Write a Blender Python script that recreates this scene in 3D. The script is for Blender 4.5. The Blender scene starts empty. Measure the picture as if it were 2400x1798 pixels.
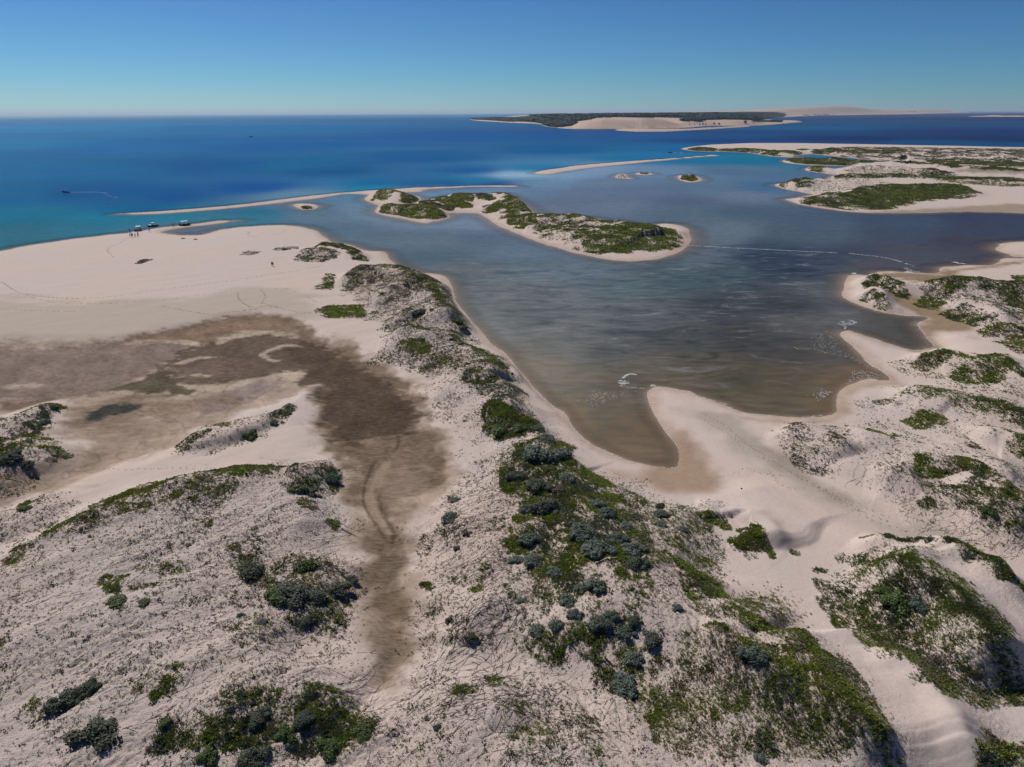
import bpy, bmesh, math, random
import numpy as np
from mathutils import Vector, Matrix, Euler

# ------------------------------------------------------------------ camera
CAM_H = 55.0
PITCH = math.radians(21.62)
ROLL = math.radians(0.24)
FPX = 1600.0            # focal length in pixels of the 2400 px wide photograph
sc = bpy.context.scene
cam_d = bpy.data.cameras.new('camera')
cam = bpy.data.objects.new('camera', cam_d)
sc.collection.objects.link(cam)
cam_d.sensor_width = 36.0
cam_d.lens = 36.0 * FPX / 2400.0
cam_d.clip_start = 0.5
cam_d.clip_end = 200000.0
CAM_R = Matrix.Rotation(math.pi / 2 - PITCH, 3, 'X') @ Matrix.Rotation(-ROLL, 3, 'Z')
cam.matrix_world = Matrix.Translation((0, 0, CAM_H)) @ CAM_R.to_4x4()
sc.camera = cam

# ------------------------------------------------------------------ light
SUN_AZ = math.radians(-40)     # left of the view direction
SUN_EL = math.radians(44)
world = bpy.data.worlds.new('World')
sc.world = world
world.use_nodes = True
wn, wl = world.node_tree.nodes, world.node_tree.links
wn.clear()
sky = wn.new('ShaderNodeTexSky')
sky.sky_type = 'NISHITA'
sky.sun_disc = False
sky.sun_elevation = SUN_EL
sky.sun_rotation = SUN_AZ
sky.altitude = 0
sky.air_density = 0.75
sky.dust_density = 0.0
sky.ozone_density = 4.0
hsv = wn.new('ShaderNodeHueSaturation')
hsv.inputs['Saturation'].default_value = 0.92
hsv.inputs['Hue'].default_value = 0.5
bg = wn.new('ShaderNodeBackground')
bg.inputs['Strength'].default_value = 0.084
wo = wn.new('ShaderNodeOutputWorld')
# grade: each channel  out = k * (0.078 * sky) ^ g   (deeper, cooler blue like the photograph's)
sep = wn.new('ShaderNodeSeparateColor')
cmb = wn.new('ShaderNodeCombineColor')
wl.new(sky.outputs[0], sep.inputs[0])
for ch, (k_, g_) in enumerate(((0.74, 1.95), (0.84, 1.45), (0.93, 1.22))):
    m1 = wn.new('ShaderNodeMath'); m1.operation = 'MULTIPLY'; m1.inputs[1].default_value = 0.068
    m2 = wn.new('ShaderNodeMath'); m2.operation = 'POWER'; m2.inputs[1].default_value = g_
    m3 = wn.new('ShaderNodeMath'); m3.operation = 'MULTIPLY'; m3.inputs[1].default_value = k_ / 0.078
    wl.new(sep.outputs[ch], m1.inputs[0]); wl.new(m1.outputs[0], m2.inputs[0]); wl.new(m2.outputs[0], m3.inputs[0]); wl.new(m3.outputs[0], cmb.inputs[ch])
wl.new(cmb.outputs[0], hsv.inputs['Color'])
wl.new(hsv.outputs[0], bg.inputs['Color'])
wl.new(bg.outputs[0], wo.inputs['Surface'])
sun_d = bpy.data.lights.new('sun', 'SUN')
sun_d.energy = 4.3
sun_d.angle = math.radians(0.53)
sun_d.color = (1.0, 0.95, 0.91)
sun = bpy.data.objects.new('sun', sun_d)
sc.collection.objects.link(sun)
sdir = Vector((math.sin(SUN_AZ) * math.cos(SUN_EL), math.cos(SUN_AZ) * math.cos(SUN_EL), math.sin(SUN_EL)))
sun.rotation_euler = sdir.to_track_quat('Z', 'Y').to_euler()
sc.view_settings.view_transform = 'Standard'
sc.view_settings.look = 'None'
sc.view_settings.exposure = 0.06
sc.view_settings.gamma = 1.0
sc.view_settings.use_curve_mapping = False

# ------------------------------------------------------------------ helpers
rng = np.random.default_rng(7)
R3 = np.array(CAM_R)
TAGS = {'1': (0, 200, 2.765), '2': (800, 200, 2.765), '3': (1600, 200, 2.765), '4': (0, 500, 2.765),
        '5': (700, 500, 2.765), 'g': (1600, 550, 2.765), 'a': (0, 900, 2.765), 'b': (0, 1300, 2.765),
        'c': (700, 900, 2.765), 'd': (700, 1300, 2.765), 'f': (1600, 900, 2.765), 'e': (1500, 1300, 2.458),
        'h': (1300, 1100, 4.424), 'b1': (290, 500, 11.06), 'b2': (120, 420, 11.06), 'm': (1400, 850, 6.373),
        'D': (0, 0, 0.92167), 's': (0, 0, 1.0), 'n': (1500, 230, 2.458), 'o': (1050, 230, 3.16)}


def Z(*args):
    """photo measurements -> 2400 px photo coordinates; args = tag, [(x,y)..], tag, [...]"""
    out = []
    for t, pts in zip(args[::2], args[1::2]):
        x0, y0, s = TAGS[t]
        out += [(x0 + p[0] / s, y0 + p[1] / s) for p in pts]
    return np.array(out, float)


def P(p, z=0.0):
    """surveyed photo point -> ground position at height z"""
    p = np.atleast_2d(np.asarray(p, float))
    v = np.stack([(p[:, 0] - 1200) / FPX, (899 - p[:, 1]) / FPX, -np.ones(len(p))], 1) @ R3.T
    hor = np.hypot(v[:, 0], v[:, 1])
    dz = np.maximum(-v[:, 2], hor * math.tan(math.radians(0.10)))
    t = (CAM_H - z) / dz
    return np.stack([v[:, 0] * t, v[:, 1] * t], 1)


def proj(x, y, z):
    """world -> photo coordinates"""
    v = np.stack([x, y, np.asarray(z) - CAM_H], 1) @ R3
    return np.column_stack([1200 + FPX * v[:, 0] / -v[:, 2], 899 - FPX * v[:, 1] / -v[:, 2]])


def catmull(p, n=4, closed=True):
    p = np.asarray(p, float)
    if closed:
        q = np.vstack([p[-1:], p, p[:2]])
    else:
        q = np.vstack([p[:1], p, p[-1:]])
    out = []
    t = np.linspace(0, 1, n, endpoint=False)[:, None]
    for i in range(len(q) - 3):
        a, b, c, d = q[i], q[i + 1], q[i + 2], q[i + 3]
        out.append(0.5 * ((2 * b) + (c - a) * t + (2 * a - 5 * b + 4 * c - d) * t ** 2 + (3 * b - a - 3 * c + d) * t ** 3))
    out = np.vstack(out)
    if not closed:
        out = np.vstack([out, p[-1:]])
    return out


_perm = np.random.default_rng(3).permutation(4096)
_ang = np.random.default_rng(4).uniform(0, 2 * np.pi, 4096)
_gx, _gy = np.cos(_ang).astype(np.float32), np.sin(_ang).astype(np.float32)


def pn(x, y, seed=0):
    xi, yi = np.floor(x).astype(np.int64), np.floor(y).astype(np.int64)
    fx, fy = (x - xi).astype(np.float32), (y - yi).astype(np.float32)
    u, v = fx * fx * (3 - 2 * fx), fy * fy * (3 - 2 * fy)

    def h(i, j):
        return _perm[(_perm[(i + seed * 57) & 4095] + j) & 4095]

    def g(i, j, dx, dy):
        k = h(i, j)
        return _gx[k] * dx + _gy[k] * dy
    a = g(xi, yi, fx, fy)
    b = g(xi + 1, yi, fx - 1, fy)
    c = g(xi, yi + 1, fx, fy - 1)
    d = g(xi + 1, yi + 1, fx - 1, fy - 1)
    return 1.4 * ((a + (b - a) * u) * (1 - v) + (c + (d - c) * u) * v)


def fbm(x, y, s, o=3, seed=0, gain=0.5):
    r = 0
    a = 1
    for k in range(o):
        r = r + a * pn(x / s * 2 ** k + 13.7 * k, y / s * 2 ** k - 7.1 * k, seed + k)
        a *= gain
    return r


def sstep(a, b, x):
    t = np.clip((x - a) / (b - a), 0, 1)
    return t * t * (3 - 2 * t)


def segdist(px, py, poly, closed):
    """distance and parity of points to polyline (float32, chunked)"""
    A = poly.astype(np.float64)
    B = np.roll(A, -1, 0)
    if not closed:
        A, B = A[:-1], B[:-1]
    n = len(px)
    dist = np.empty(n, np.float32)
    par = np.zeros(n, bool)
    side = np.empty(n, np.float32)
    tt = np.empty(n, np.float32)
    ch = max(1000, 1500000 // len(A))
    D = B - A
    L2 = np.maximum((D ** 2).sum(1), 1e-9)
    for i in range(0, n, ch):
        x, y = px[i:i + ch, None], py[i:i + ch, None]
        rx, ry = (x - A[:, 0]).astype(np.float32), (y - A[:, 1]).astype(np.float32)
        dx, dy = D[:, 0].astype(np.float32), D[:, 1].astype(np.float32)
        t = np.clip((rx * dx + ry * dy) / L2.astype(np.float32), 0, 1)
        d2 = (rx - t * dx) ** 2 + (ry - t * dy) ** 2
        k = d2.argmin(1)
        r = np.arange(len(k))
        dist[i:i + ch] = np.sqrt(d2[r, k])
        if closed:
            c1 = (A[:, 1] > y) != (B[:, 1] > y)
            xin = A[:, 0] + (y - A[:, 1]) * D[:, 0] / np.where(D[:, 1] == 0, 1e-9, D[:, 1])
            par[i:i + ch] = ((c1 & (x < xin)).sum(1) & 1).astype(bool)
        else:
            side[i:i + ch] = (dx[k] * ry[r, k] - dy[k] * rx[r, k]) / np.sqrt(L2[k] * np.maximum(d2[r, k], 1e-9))
            tt[i:i + ch] = (k + t[r, k]) / len(A)
    return dist, par, side, tt


def sdf(poly, X, Y, cap):
    out = np.full(X.shape, -cap, np.float32)
    lo, hi = poly.min(0) - cap, poly.max(0) + cap
    m = (X > lo[0]) & (X < hi[0]) & (Y > lo[1]) & (Y < hi[1])
    if m.any():
        d, par, _, _ = segdist(X[m], Y[m], poly, True)
        out[m] = np.where(par, d, -np.minimum(d, cap))
    return out


def lin(c):
    c = np.asarray(c, float) / 255.0
    return np.where(c <= 0.04045, c / 12.92, ((c + 0.055) / 1.055) ** 2.4)


def link(o, parent=None):
    sc.collection.objects.link(o)
    if parent:
        o.parent = parent
    return o


def mesh_np(name, V, F, mat=None, smooth=True, parent=None, attrs=None, sizes=None, mi=None):
    """V (n,3); F (m,k) equal sized faces"""
    me = bpy.data.meshes.new(name)
    V = np.asarray(V, np.float32)
    F = np.asarray(F, np.int32)
    me.vertices.add(len(V))
    me.vertices.foreach_set('co', V.ravel())
    if F.size:
        k = F.shape[1]
        me.loops.add(F.size)
        me.loops.foreach_set('vertex_index', F.ravel())
        me.polygons.add(len(F))
        me.polygons.foreach_set('loop_start', np.arange(len(F), dtype=np.int32) * k)
        if smooth:
            me.polygons.foreach_set('use_smooth', np.ones(len(F), bool))
        if mi is not None:
            me.polygons.foreach_set('material_index', np.asarray(mi, np.int32))
    me.update(calc_edges=True)
    for an, (typ, data) in (attrs or {}).items():
        at = me.attributes.new(an, typ, 'POINT')
        if typ == 'FLOAT_COLOR':
            dd = np.ones((len(V), 4), np.float32)
            dd[:, :3] = data
            at.data.foreach_set('color', dd.ravel())
        elif typ == 'FLOAT_VECTOR':
            at.data.foreach_set('vector', np.asarray(data, np.float32).ravel())
        else:
            at.data.foreach_set('value', np.asarray(data))
    if mat is not None:
        for m_ in (mat if isinstance(mat, (list, tuple)) else [mat]):
            me.materials.append(m_)
    return link(bpy.data.objects.new(name, me), parent)


def tag(o, label=None, cat=None, group=None, kind=None):
    if label: o['label'] = label
    if cat: o['category'] = cat
    if group: o['group'] = group
    if kind: o['kind'] = kind
    return o


class NT:
    """tiny material builder"""
    def __init__(s, name):
        s.m = bpy.data.materials.new(name)
        s.m.use_nodes = True
        s.n, s.l = s.m.node_tree.nodes, s.m.node_tree.links
        s.n.clear()
        s.out = s.n.new('ShaderNodeOutputMaterial')

    def new(s, t, **kw):
        nd = s.n.new('ShaderNode' + t)
        for k, v in kw.items():
            if k.startswith('i_'):
                nd.inputs[k[2:].replace('_', ' ')].default_value = v
            else:
                setattr(nd, k, v)
        return nd

    def noise(s, vec, scale, detail=3, rough=0.55, dist=0.0):
        nd = s.new('TexNoise')
        nd.inputs['Scale'].default_value = scale
        nd.inputs['Detail'].default_value = detail
        nd.inputs['Roughness'].default_value = rough
        nd.inputs['Distortion'].default_value = dist
        if vec is not None:
            s.l.new(vec, nd.inputs['Vector'])
        return nd.outputs['Fac']

    def math(s, op, a, b=None, c=None, clamp=False):
        nd = s.new('Math', operation=op, use_clamp=clamp)
        for i, v in enumerate((a, b, c)):
            if v is None: continue
            if isinstance(v, (int, float)): nd.inputs[i].default_value = v
            else: s.l.new(v, nd.inputs[i])
        return nd.outputs[0]

    def mix(s, fac, a, b, blend='MIX'):
        nd = s.new('Mix', data_type='RGBA', blend_type=blend)
        for k, v in (('Factor', fac), ('A', a), ('B', b)):
            sock = [q for q in nd.inputs if q.name == k and (q.type == 'RGBA' or k == 'Factor')][0]
            if isinstance(v, (int, float)): sock.default_value = v
            elif isinstance(v, (tuple, list, np.ndarray)): sock.default_value = (*v[:3], 1)
            else: s.l.new(v, sock)
        return [q for q in nd.outputs if q.type == 'RGBA'][0]

    def ramp(s, fac, a, b, lo=0.0, hi=1.0):
        nd = s.new('MapRange')
        s.l.new(fac, nd.inputs[0])
        for i, v in enumerate((a, b, lo, hi)):
            nd.inputs[i + 1].default_value = v
        return nd.outputs[0]


def simple_mat(name, col, rough=0.6, var=0.15, spec=0.3, metallic=0.0):
    t = NT(name)
    tc = t.new('TexCoord').outputs['Object']
    n = t.noise(tc, 6.0, 3)
    c2 = tuple(x * (1 - var) for x in col)
    c = t.mix(n, tuple(min(1, x * (1 + var)) for x in col), c2)
    p = t.new('BsdfPrincipled')
    t.l.new(c, p.inputs['Base Color'])
    p.inputs['Roughness'].default_value = rough
    p.inputs['Specular IOR Level'].default_value = spec
    p.inputs['Metallic'].default_value = metallic
    t.l.new(p.outputs[0], t.out.inputs[0])
    return t.m

# ------------------------------------------------------------------ survey of the coast (photo measurements)
MAIN = Z('D', [(-700, 640), (-300, 590), (-120, 565), (0, 543), (60, 531), (120, 522), (180, 514), (240, 507)],
         'b1', [(0, 525), (300, 478), (600, 440), (900, 385), (1200, 350), (1500, 315), (1800, 285), (2212, 232)],
         's', [(515, 518), (545, 516.5), (562, 517), (540, 520), (500, 525), (470, 529)],
         'b1', [(1800, 335), (1500, 372), (1200, 420), (1000, 462), (930, 475), (960, 505), (1100, 530), (1300, 555), (1500, 570), (1800, 575), (2100, 550)],
         '4', [(1400, 115), (1500, 97), (1650, 84), (1800, 78), (1900, 82), (2020, 105), (2100, 150), (2160, 190)],
         '5', [(330, 205), (450, 245), (545, 250), (580, 290), (620, 330), (680, 365), (760, 388), (900, 395), (960, 430), (990, 480),
               (1010, 560), (1060, 640), (1110, 700), (1180, 760), (1250, 840), (1340, 910), (1390, 980), (1450, 1050), (1520, 1130),
               (1600, 1220), (1700, 1290), (1760, 1370)],
         'D', [(1258, 945), (1290, 966), (1330, 985), (1380, 1000), (1430, 1007)],
         'm', [(960, 1553), (1110, 1565), (1195, 1545), (1222, 1430), (1200, 1290), (1140, 1190), (1050, 1065), (960, 940), (870, 800), (790, 640), (735, 460), (800, 390), (880, 350), (1020, 360), (1200, 395), (1400, 445), (1600, 520), (1912, 620)],
         'g', [(100, 1045), (200, 1080), (320, 1130), (420, 1160), (600, 1180), (850, 1188), (950, 1172), (1000, 1150), (1000, 1090), (1015, 1030), (1060, 985), (1130, 955), (1220, 935), (1290, 945), (1348, 940), (1320, 905), (1230, 845), (1160, 790), (1100, 720), (1040, 670), (1020, 645), (1060, 625), (1120, 640), (1250, 680), (1380, 725), (1480, 748), (1560, 748), (1600, 735), (1615, 715), (1570, 650), (1522, 595), (1530, 570), (1600, 545), (1540, 528), (1400, 520), (1260, 490), (1150, 455), (1040, 405), (1050, 340), (1055, 290), (1085, 262), (1150, 262), (1255, 275), (1265, 245), (1370, 240), (1480, 248), (1620, 252), (1665, 235), (1670, 215), (1760, 205), (1850, 200), (1980, 200), (2050, 178), (2070, 158), (2212, 155)],
         's', [(2700, 607), (3400, 640), (4200, 1000), (4200, 3200), (2800, 3600), (-500, 3600), (-2000, 3000), (-1800, 1000)])
NOTCH = Z('g', [(2025, 95), (2050, 70), (2080, 58), (2140, 55), (2212, 48)], 's', [(2800, 560), (2800, 606)], 'g', [(2212, 145), (2150, 130), (2080, 118)])
RIGHT = Z('3', [(-5, 411), (60, 398), (160, 388), (280, 383), (420, 378), (700, 378), (1000, 382), (1400, 390), (1800, 397), (2212, 405)],
          's', [(2700, 350), (3600, 365), (3600, 540), (2700, 506)],
          '3', [(2212, 828), (2000, 822), (1800, 820), (1600, 825), (1400, 828), (1200, 826), (1050, 815), (900, 795), (760, 770), (690, 750), (660, 738),
                (720, 733), (790, 722), (850, 708), (800, 697), (700, 678), (620, 658), (592, 645), (640, 636), (720, 628), (800, 612), (900, 606), (960, 606),
                (1015, 610), (985, 603), (958, 596), (985, 588), (1020, 583), (950, 573), (860, 561), (795, 547), (830, 532), (870, 526), (930, 535), (990, 545), (1060, 543), (1150, 530),
                (1000, 521), (800, 515), (690, 505), (637, 491), (670, 482), (700, 472), (800, 470), (1000, 482), (1200, 492), (1400, 499), (1500, 500), (1380, 492), (1200, 479), (1050, 465), (900, 450), (830, 445), (760, 450), (700, 466), (620, 464), (560, 455), (500, 446), (400, 433), (250, 430), (100, 427), (20, 418)])
MIDDLE = Z('2', [(0, 697), (100, 690), (200, 682), (350, 673), (500, 664), (700, 657), (900, 651), (1120, 651), (1160, 656), (1080, 659), (900, 658), (700, 664), (560, 674), (500, 684),
                 (560, 690)], '2', [(560, 690), (480, 690), (400, 694), (440, 708), (500, 728), (505, 745), (470, 762), (400, 770), (362, 778), (440, 784), (500, 775), (540, 745), (600, 735), (700, 718), (800, 708),
                                    (900, 703), (960, 706), (1040, 699), (1090, 715), (1120, 740), (1160, 763), (1200, 790), (1250, 830), (1300, 842), (1400, 848), (1600, 858), (1700, 873), (1800, 885), (1900, 908), (2000, 918), (2040, 905), (2100, 898), (2180, 905), (2250, 935)],
           '3', [(40, 958), (57, 1000), (30, 1040), (-10, 1068)],
           '2', [(2150, 1098), (2050, 1124), (1950, 1135), (1850, 1138), (1700, 1125), (1600, 1105), (1500, 1080), (1400, 1052), (1300, 1022), (1200, 985), (1100, 945), (1030, 915), (970, 880), (920, 845), (880, 830), (750, 826), (665, 830), (692, 845), (690, 858), (640, 874), (590, 884), (560, 895), (500, 885), (400, 865), (280, 840), (225, 820), (238, 800), (245, 778), (200, 762), (155, 738), (180, 718), (150, 706), (0, 706)],
           '1', [(2100, 725), (1900, 750), (1600, 785), (1300, 812), (1000, 833), (800, 836), (780, 832), (1000, 820), (1300, 798), (1600, 770), (1900, 732), (2100, 709), (2212, 698)])
SPIT = Z('2', [(1250, 569), (1300, 556), (1400, 540), (1600, 514), (1900, 491), (2212, 468)], '3', [(100, 458), (200, 452), (280, 452), (200, 458), (100, 465), (0, 475)],
         '2', [(2050, 490), (1800, 514), (1500, 548), (1380, 570), (1300, 577)])


def ell(t, cx, cy, rx, ry, n=16, ph=0.0, rot=0.0):
    a = np.linspace(0, 2 * np.pi, n, endpoint=False)
    r = 1 + 0.12 * np.sin(3 * a + cx + ph) + 0.07 * np.sin(5 * a + 2 * cx)
    u, v = rx * r * np.cos(a), ry * r * np.sin(a)
    return Z(t, list(zip(cx + u * math.cos(rot) - v * math.sin(rot), cy + u * math.sin(rot) + v * math.cos(rot))))


ISLETS = [Z('2', [(1775, 598), (1785, 585), (1800, 576), (1830, 572), (1845, 582), (1843, 594), (1882, 603), (1860, 606), (1800, 601)]),
          Z('2', [(1905, 572), (1940, 566), (2000, 567), (2025, 575), (1990, 582), (1940, 581)]),
          Z('3', [(-38, 590), (-10, 583), (60, 580), (105, 595), (122, 615), (90, 627), (30, 628), (-20, 610)]),
          Z('1', [(1898, 775), (1930, 768), (2010, 770), (2062, 785), (2030, 800), (1990, 806), (1930, 795)])]
BAR = Z('2', [(1772, 290), (1850, 287), (2000, 288), (2212, 287)], '3', [(100, 281), (200, 277), (350, 268), (440, 264), (400, 270), (300, 276), (150, 286), (0, 294)], '2', [(2100, 300), (1950, 301), (1850, 297)])
FAR = Z('2', [(835, 222), (900, 231), (1000, 237), (1100, 243), (1280, 251), (1330, 268), (1480, 282), (1650, 284), (1850, 282), (2212, 276)],
        '3', [(150, 264), (400, 262), (560, 257), (700, 244), (770, 238), (740, 233), (620, 232), (500, 222), (560, 214), (700, 204), (900, 197), (1200, 191), (1500, 186), (1800, 178), (2035, 167), (2060, 163)],
        '3', [(1700, 163), (1000, 172), (0, 182)], '2', [(1700, 188), (1300, 192), (1255, 198), (1100, 206), (900, 214)])
FARBAR2 = Z('3', [(1850, 202.5), (2000, 201.5), (2212, 202), (2400, 203), (2400, 205), (2212, 204), (2000, 203.5)])

SHORES = [(MAIN, 3), (NOTCH, 3), (RIGHT, 3), (MIDDLE, 3), (SPIT, 3), (BAR, 3), (FAR, 3), (FARBAR2, 3)] + [(s, 3) for s in ISLETS]

# ------------------------------------------------------------------ ground grid: polar, centred under the viewpoint
dep = np.concatenate([np.linspace(80, 62, 14)[:-1], np.arange(62, 3.0, -0.085)])
RR = CAM_H / np.tan(np.radians(dep))
RR = np.concatenate([RR, RR[-1] * 1.0175 ** np.arange(1, 197)])
dep = np.degrees(np.arctan2(CAM_H, RR))
AZ = np.radians(np.concatenate([np.linspace(-75, -54, 30)[:-1], np.linspace(-54, 54, 1230), np.linspace(54, 75, 30)[1:]]))
nr, na = len(RR), len(AZ)
A2, D2 = np.meshgrid(AZ, RR)
X = (np.sin(A2) * D2).ravel()
Y = (np.cos(A2) * D2).ravel()
DIST = D2.ravel()

shore = np.full(X.shape, -400.0, np.float32)
SHORE_W = []
for poly, k in SHORES:
    w = P(catmull(poly, k))
    SHORE_W.append(w)
    cap = 60 if w[:, 1].max() < 1500 else 300
    s = sdf(w, X, Y, cap)
    s = np.where(s <= -cap, -400, s)
    shore = np.maximum(shore, s)
jit = np.clip(DIST / 150, 0.6, 8)
shore = shore + (fbm(X / jit, Y / jit, 3.0, 3, 11) * 0.35 * jit + fbm(X, Y, 14.0, 2, 19) * 0.35).astype(np.float32) * (DIST < 1200)

WET = np.zeros(X.shape, np.float32)
Hh = np.where(shore > 0, 1.1 * (1 - np.exp(-np.maximum(shore, 0) / 10)) + 0.008 * np.minimum(np.maximum(shore, 0), 60),
              np.maximum(shore * 0.07, -2.2)).astype(np.float32)
Hh = Hh * np.clip(DIST / 900, 1, 4)
BASE_H = Hh.copy()


def ridge(pts, H, wl, wr, z=None, pix=True, k=4, ends=0.2, sharp=1.0):
    """asymmetric dune: crest polyline in travel order, widths on its left and right"""
    global Hh
    p = catmull(P(pts, H if z is None else z) if pix else pts, k, False)
    cap = max(wl, wr) * 2.2
    lo, hi = p.min(0) - cap, p.max(0) + cap
    m = (X > lo[0]) & (X < hi[0]) & (Y > lo[1]) & (Y < hi[1])
    if not m.any(): return
    x, y = X[m], Y[m]
    ww = 0.18 * (wl + wr)
    x = x + fbm(x, y, ww * 3, 2, 5) * ww * 0.35
    y = y + fbm(X[m], Y[m], ww * 3, 2, 6) * ww * 0.35
    d, _, side, t = segdist(x, y, p, False)
    w = wr + (wl - wr) * (0.5 + 0.5 * np.clip(side, -1, 1))
    q = d / w
    prof = np.exp(-(np.sqrt(q * q + 0.02 / sharp) - math.sqrt(0.02 / sharp)) ** 1.5 * 1.6)
    e = sstep(0, ends, t) * sstep(0, ends, 1 - t) if ends else 1
    e = 0.06 + 0.94 * e
    Hh[m] += (H * prof * e * (1 + 0.18 * fbm(X[m], Y[m], ww * 4, 2, 8))).astype(np.float32)


def mound(pts, H, edge, z=None, wob=0.25):
    global Hh
    w = P(catmull(pts, 3), H * 0.6 if z is None else z)
    s = sdf(w, X, Y, 0.1 * edge + 1)
    m = s > -0.1 * edge
    s = s[m] + fbm(X[m], Y[m], edge * 1.5, 2, 9) * edge * wob
    Hh[m] += (H * sstep(0, edge, s) * (1 + 0.15 * fbm(X[m], Y[m], edge * 2, 2, 10))).astype(np.float32)


# ---- flats that stay low
FLAT = Z('4', [(0, 1275), (0, 868), (300, 850), (600, 838), (800, 828), (1000, 790), (1250, 735), (1500, 680), (1700, 665), (1850, 680), (1950, 720), (2050, 790), (2150, 850)],
         '5', [(250, 820), (350, 850), (430, 900), (470, 960), (600, 1020), (700, 1090), (770, 1150), (800, 1220)],
         'c', [(850, 277), (900, 340), (960, 400), (1000, 480), (1000, 540), (1050, 600), (950, 680), (850, 760), (780, 840), (730, 940), (720, 1000), (740, 1060), (740, 1150), (720, 1250)],
         'd', [(720, 277), (740, 350), (790, 450), (780, 560), (770, 650), (700, 760), (650, 870), (580, 910), (500, 920), (460, 860), (480, 780), (460, 680), (440, 560), (430, 400), (400, 250), (370, 100)],
         'c', [(400, 1250), (380, 1100), (380, 900), (350, 800), (325, 700), (305, 600), (300, 530), (240, 480), (180, 440), (140, 360), (100, 280), (120, 200), (110, 140), (80, 90)],
         '4', [(2050, 1200), (1990, 1150), (2060, 1130), (1950, 1180), (1800, 1240), (1600, 1290), (1400, 1382)],
         'a', [(1300, 300), (1150, 370), (1000, 470), (700, 560), (500, 650), (300, 730), (150, 780), (0, 830), (0, 750), (200, 620), (330, 540), (450, 470), (550, 400), (440, 340), (430, 200), (440, 140)],
         '4', [(440, 1235), (300, 1240), (150, 1290)])
FLATW = P(catmull(FLAT, 3), 0.4)
flat_s = sdf(FLATW, X, Y, 20)
fm = sstep(-5, 4, flat_s + fbm(X, Y, 9, 2, 21) * 1.0)
Hh = Hh * (1 - fm) + (0.45 + 0.06 * fbm(X, Y, 12, 2, 22)) * fm * (Hh > 0.2) + Hh * fm * (Hh <= 0.2)
CHAN_R = Z('f', [(0, 300), (60, 350), (130, 440), (200, 560), (235, 640), (200, 710), (100, 720), (0, 700)], 's', [(1560, 1155), (1500, 1120), (1560, 1060), (1580, 1020)])
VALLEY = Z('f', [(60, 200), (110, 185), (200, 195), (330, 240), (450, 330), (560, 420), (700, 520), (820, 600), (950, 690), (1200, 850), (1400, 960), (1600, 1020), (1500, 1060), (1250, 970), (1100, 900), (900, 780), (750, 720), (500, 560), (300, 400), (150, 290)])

# ---- dunes
LEFTF = Z('a', [(0, 1180), (200, 1110), (330, 1030), (500, 920), (700, 845), (900, 740), (1100, 680), (1400, 610), (1500, 580), (1800, 540), (2000, 530), (2190, 545), (2225, 620), (2190, 750), (2200, 850)],
          'd', [(280, 0), (370, 100), (400, 200), (330, 320), (300, 420), (230, 520), (150, 600), (100, 650), (300, 760), (330, 850), (480, 960), (620, 970), (780, 900), (1000, 820), (1200, 760), (1500, 900), (1700, 1500)],
          's', [(1300, 2300), (-900, 2300), (-900, 1380)])
LEFTM = Z('a', [(0, 870), (100, 800), (250, 745), (400, 715), (500, 780), (515, 830), (420, 900), (300, 960), (200, 1010), (0, 1090)], 's', [(-500, 1340), (-500, 1240)])
LEFTD = Z('a', [(0, 250), (150, 200), (300, 145), (400, 145), (410, 170), (330, 230), (290, 300), (230, 350), (350, 370), (470, 455), (400, 500), (280, 590), (150, 670), (0, 735)], 's', [(-400, 1230), (-400, 1010)])
MIDD = Z('a', [(1145, 420), (1250, 330), (1400, 290), (1600, 250), (1800, 190), (1890, 150), (1910, 175), (1800, 280), (1700, 355), (1600, 400), (1450, 450), (1280, 480), (1180, 470)])
CENT = Z('5', [(560, 325), (700, 385), (860, 430), (930, 470), (960, 560), (1040, 650), (1110, 745), (1130, 850), (1360, 1000), (1430, 1180), (1540, 1330)],
         'c', [(1620, 330), (1720, 410), (1830, 520), (1950, 560), (2060, 625)], 'h', [(800, 180), (950, 230), (1050, 280), (1500, 400), (1800, 500), (1850, 560), (1700, 700), (1740, 850), (1720, 1000), (1750, 1150), (1850, 1300), (2000, 1416)],
         'e', [(900, 330), (1000, 520), (1120, 680), (1250, 830), (1400, 1020), (1520, 1200)], 's', [(2150, 1900), (2200, 2400), (1150, 2400)],
         'd', [(1250, 1377), (1400, 1200), (1600, 1050), (1550, 900), (1380, 850), (1350, 700), (1000, 780), (850, 800), (850, 600), (880, 400), (830, 200)],
         'c', [(1000, 1377), (900, 1200), (850, 1050), (760, 1010), (850, 880), (960, 760), (1100, 650), (1180, 520), (1120, 330), (960, 180), (850, 100)],
         '5', [(850, 1200), (820, 1050), (700, 980), (550, 960), (540, 860), (620, 780), (560, 700), (480, 620), (300, 480), (320, 400), (450, 350)])
mound(LEFTF, 1.7, 6.0, 0.8)
mound(LEFTM, 0.8, 4.0)
mound(LEFTD, 1.4, 6.0)
mound(MIDD, 1.1, 3.0)
mound(CENT, 1.6, 6.0, 0.8)
# main central hill
mound(Z('c', [(1300, 480), (1560, 350), (1700, 430), (1830, 530), (2050, 640), (2212, 720)], 'h', [(1100, 450), (1250, 620), (1400, 800), (1600, 1000), (1750, 1250)],
        'e', [(850, 400), (1000, 600), (1200, 850), (1400, 1100), (1200, 1250), (300, 1250), (0, 900)], 'd', [(1500, 700), (1450, 400), (1350, 200)], 'c', [(1350, 1200), (1300, 900), (1250, 650)]), 2.6, 14.0, 1.5)
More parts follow.
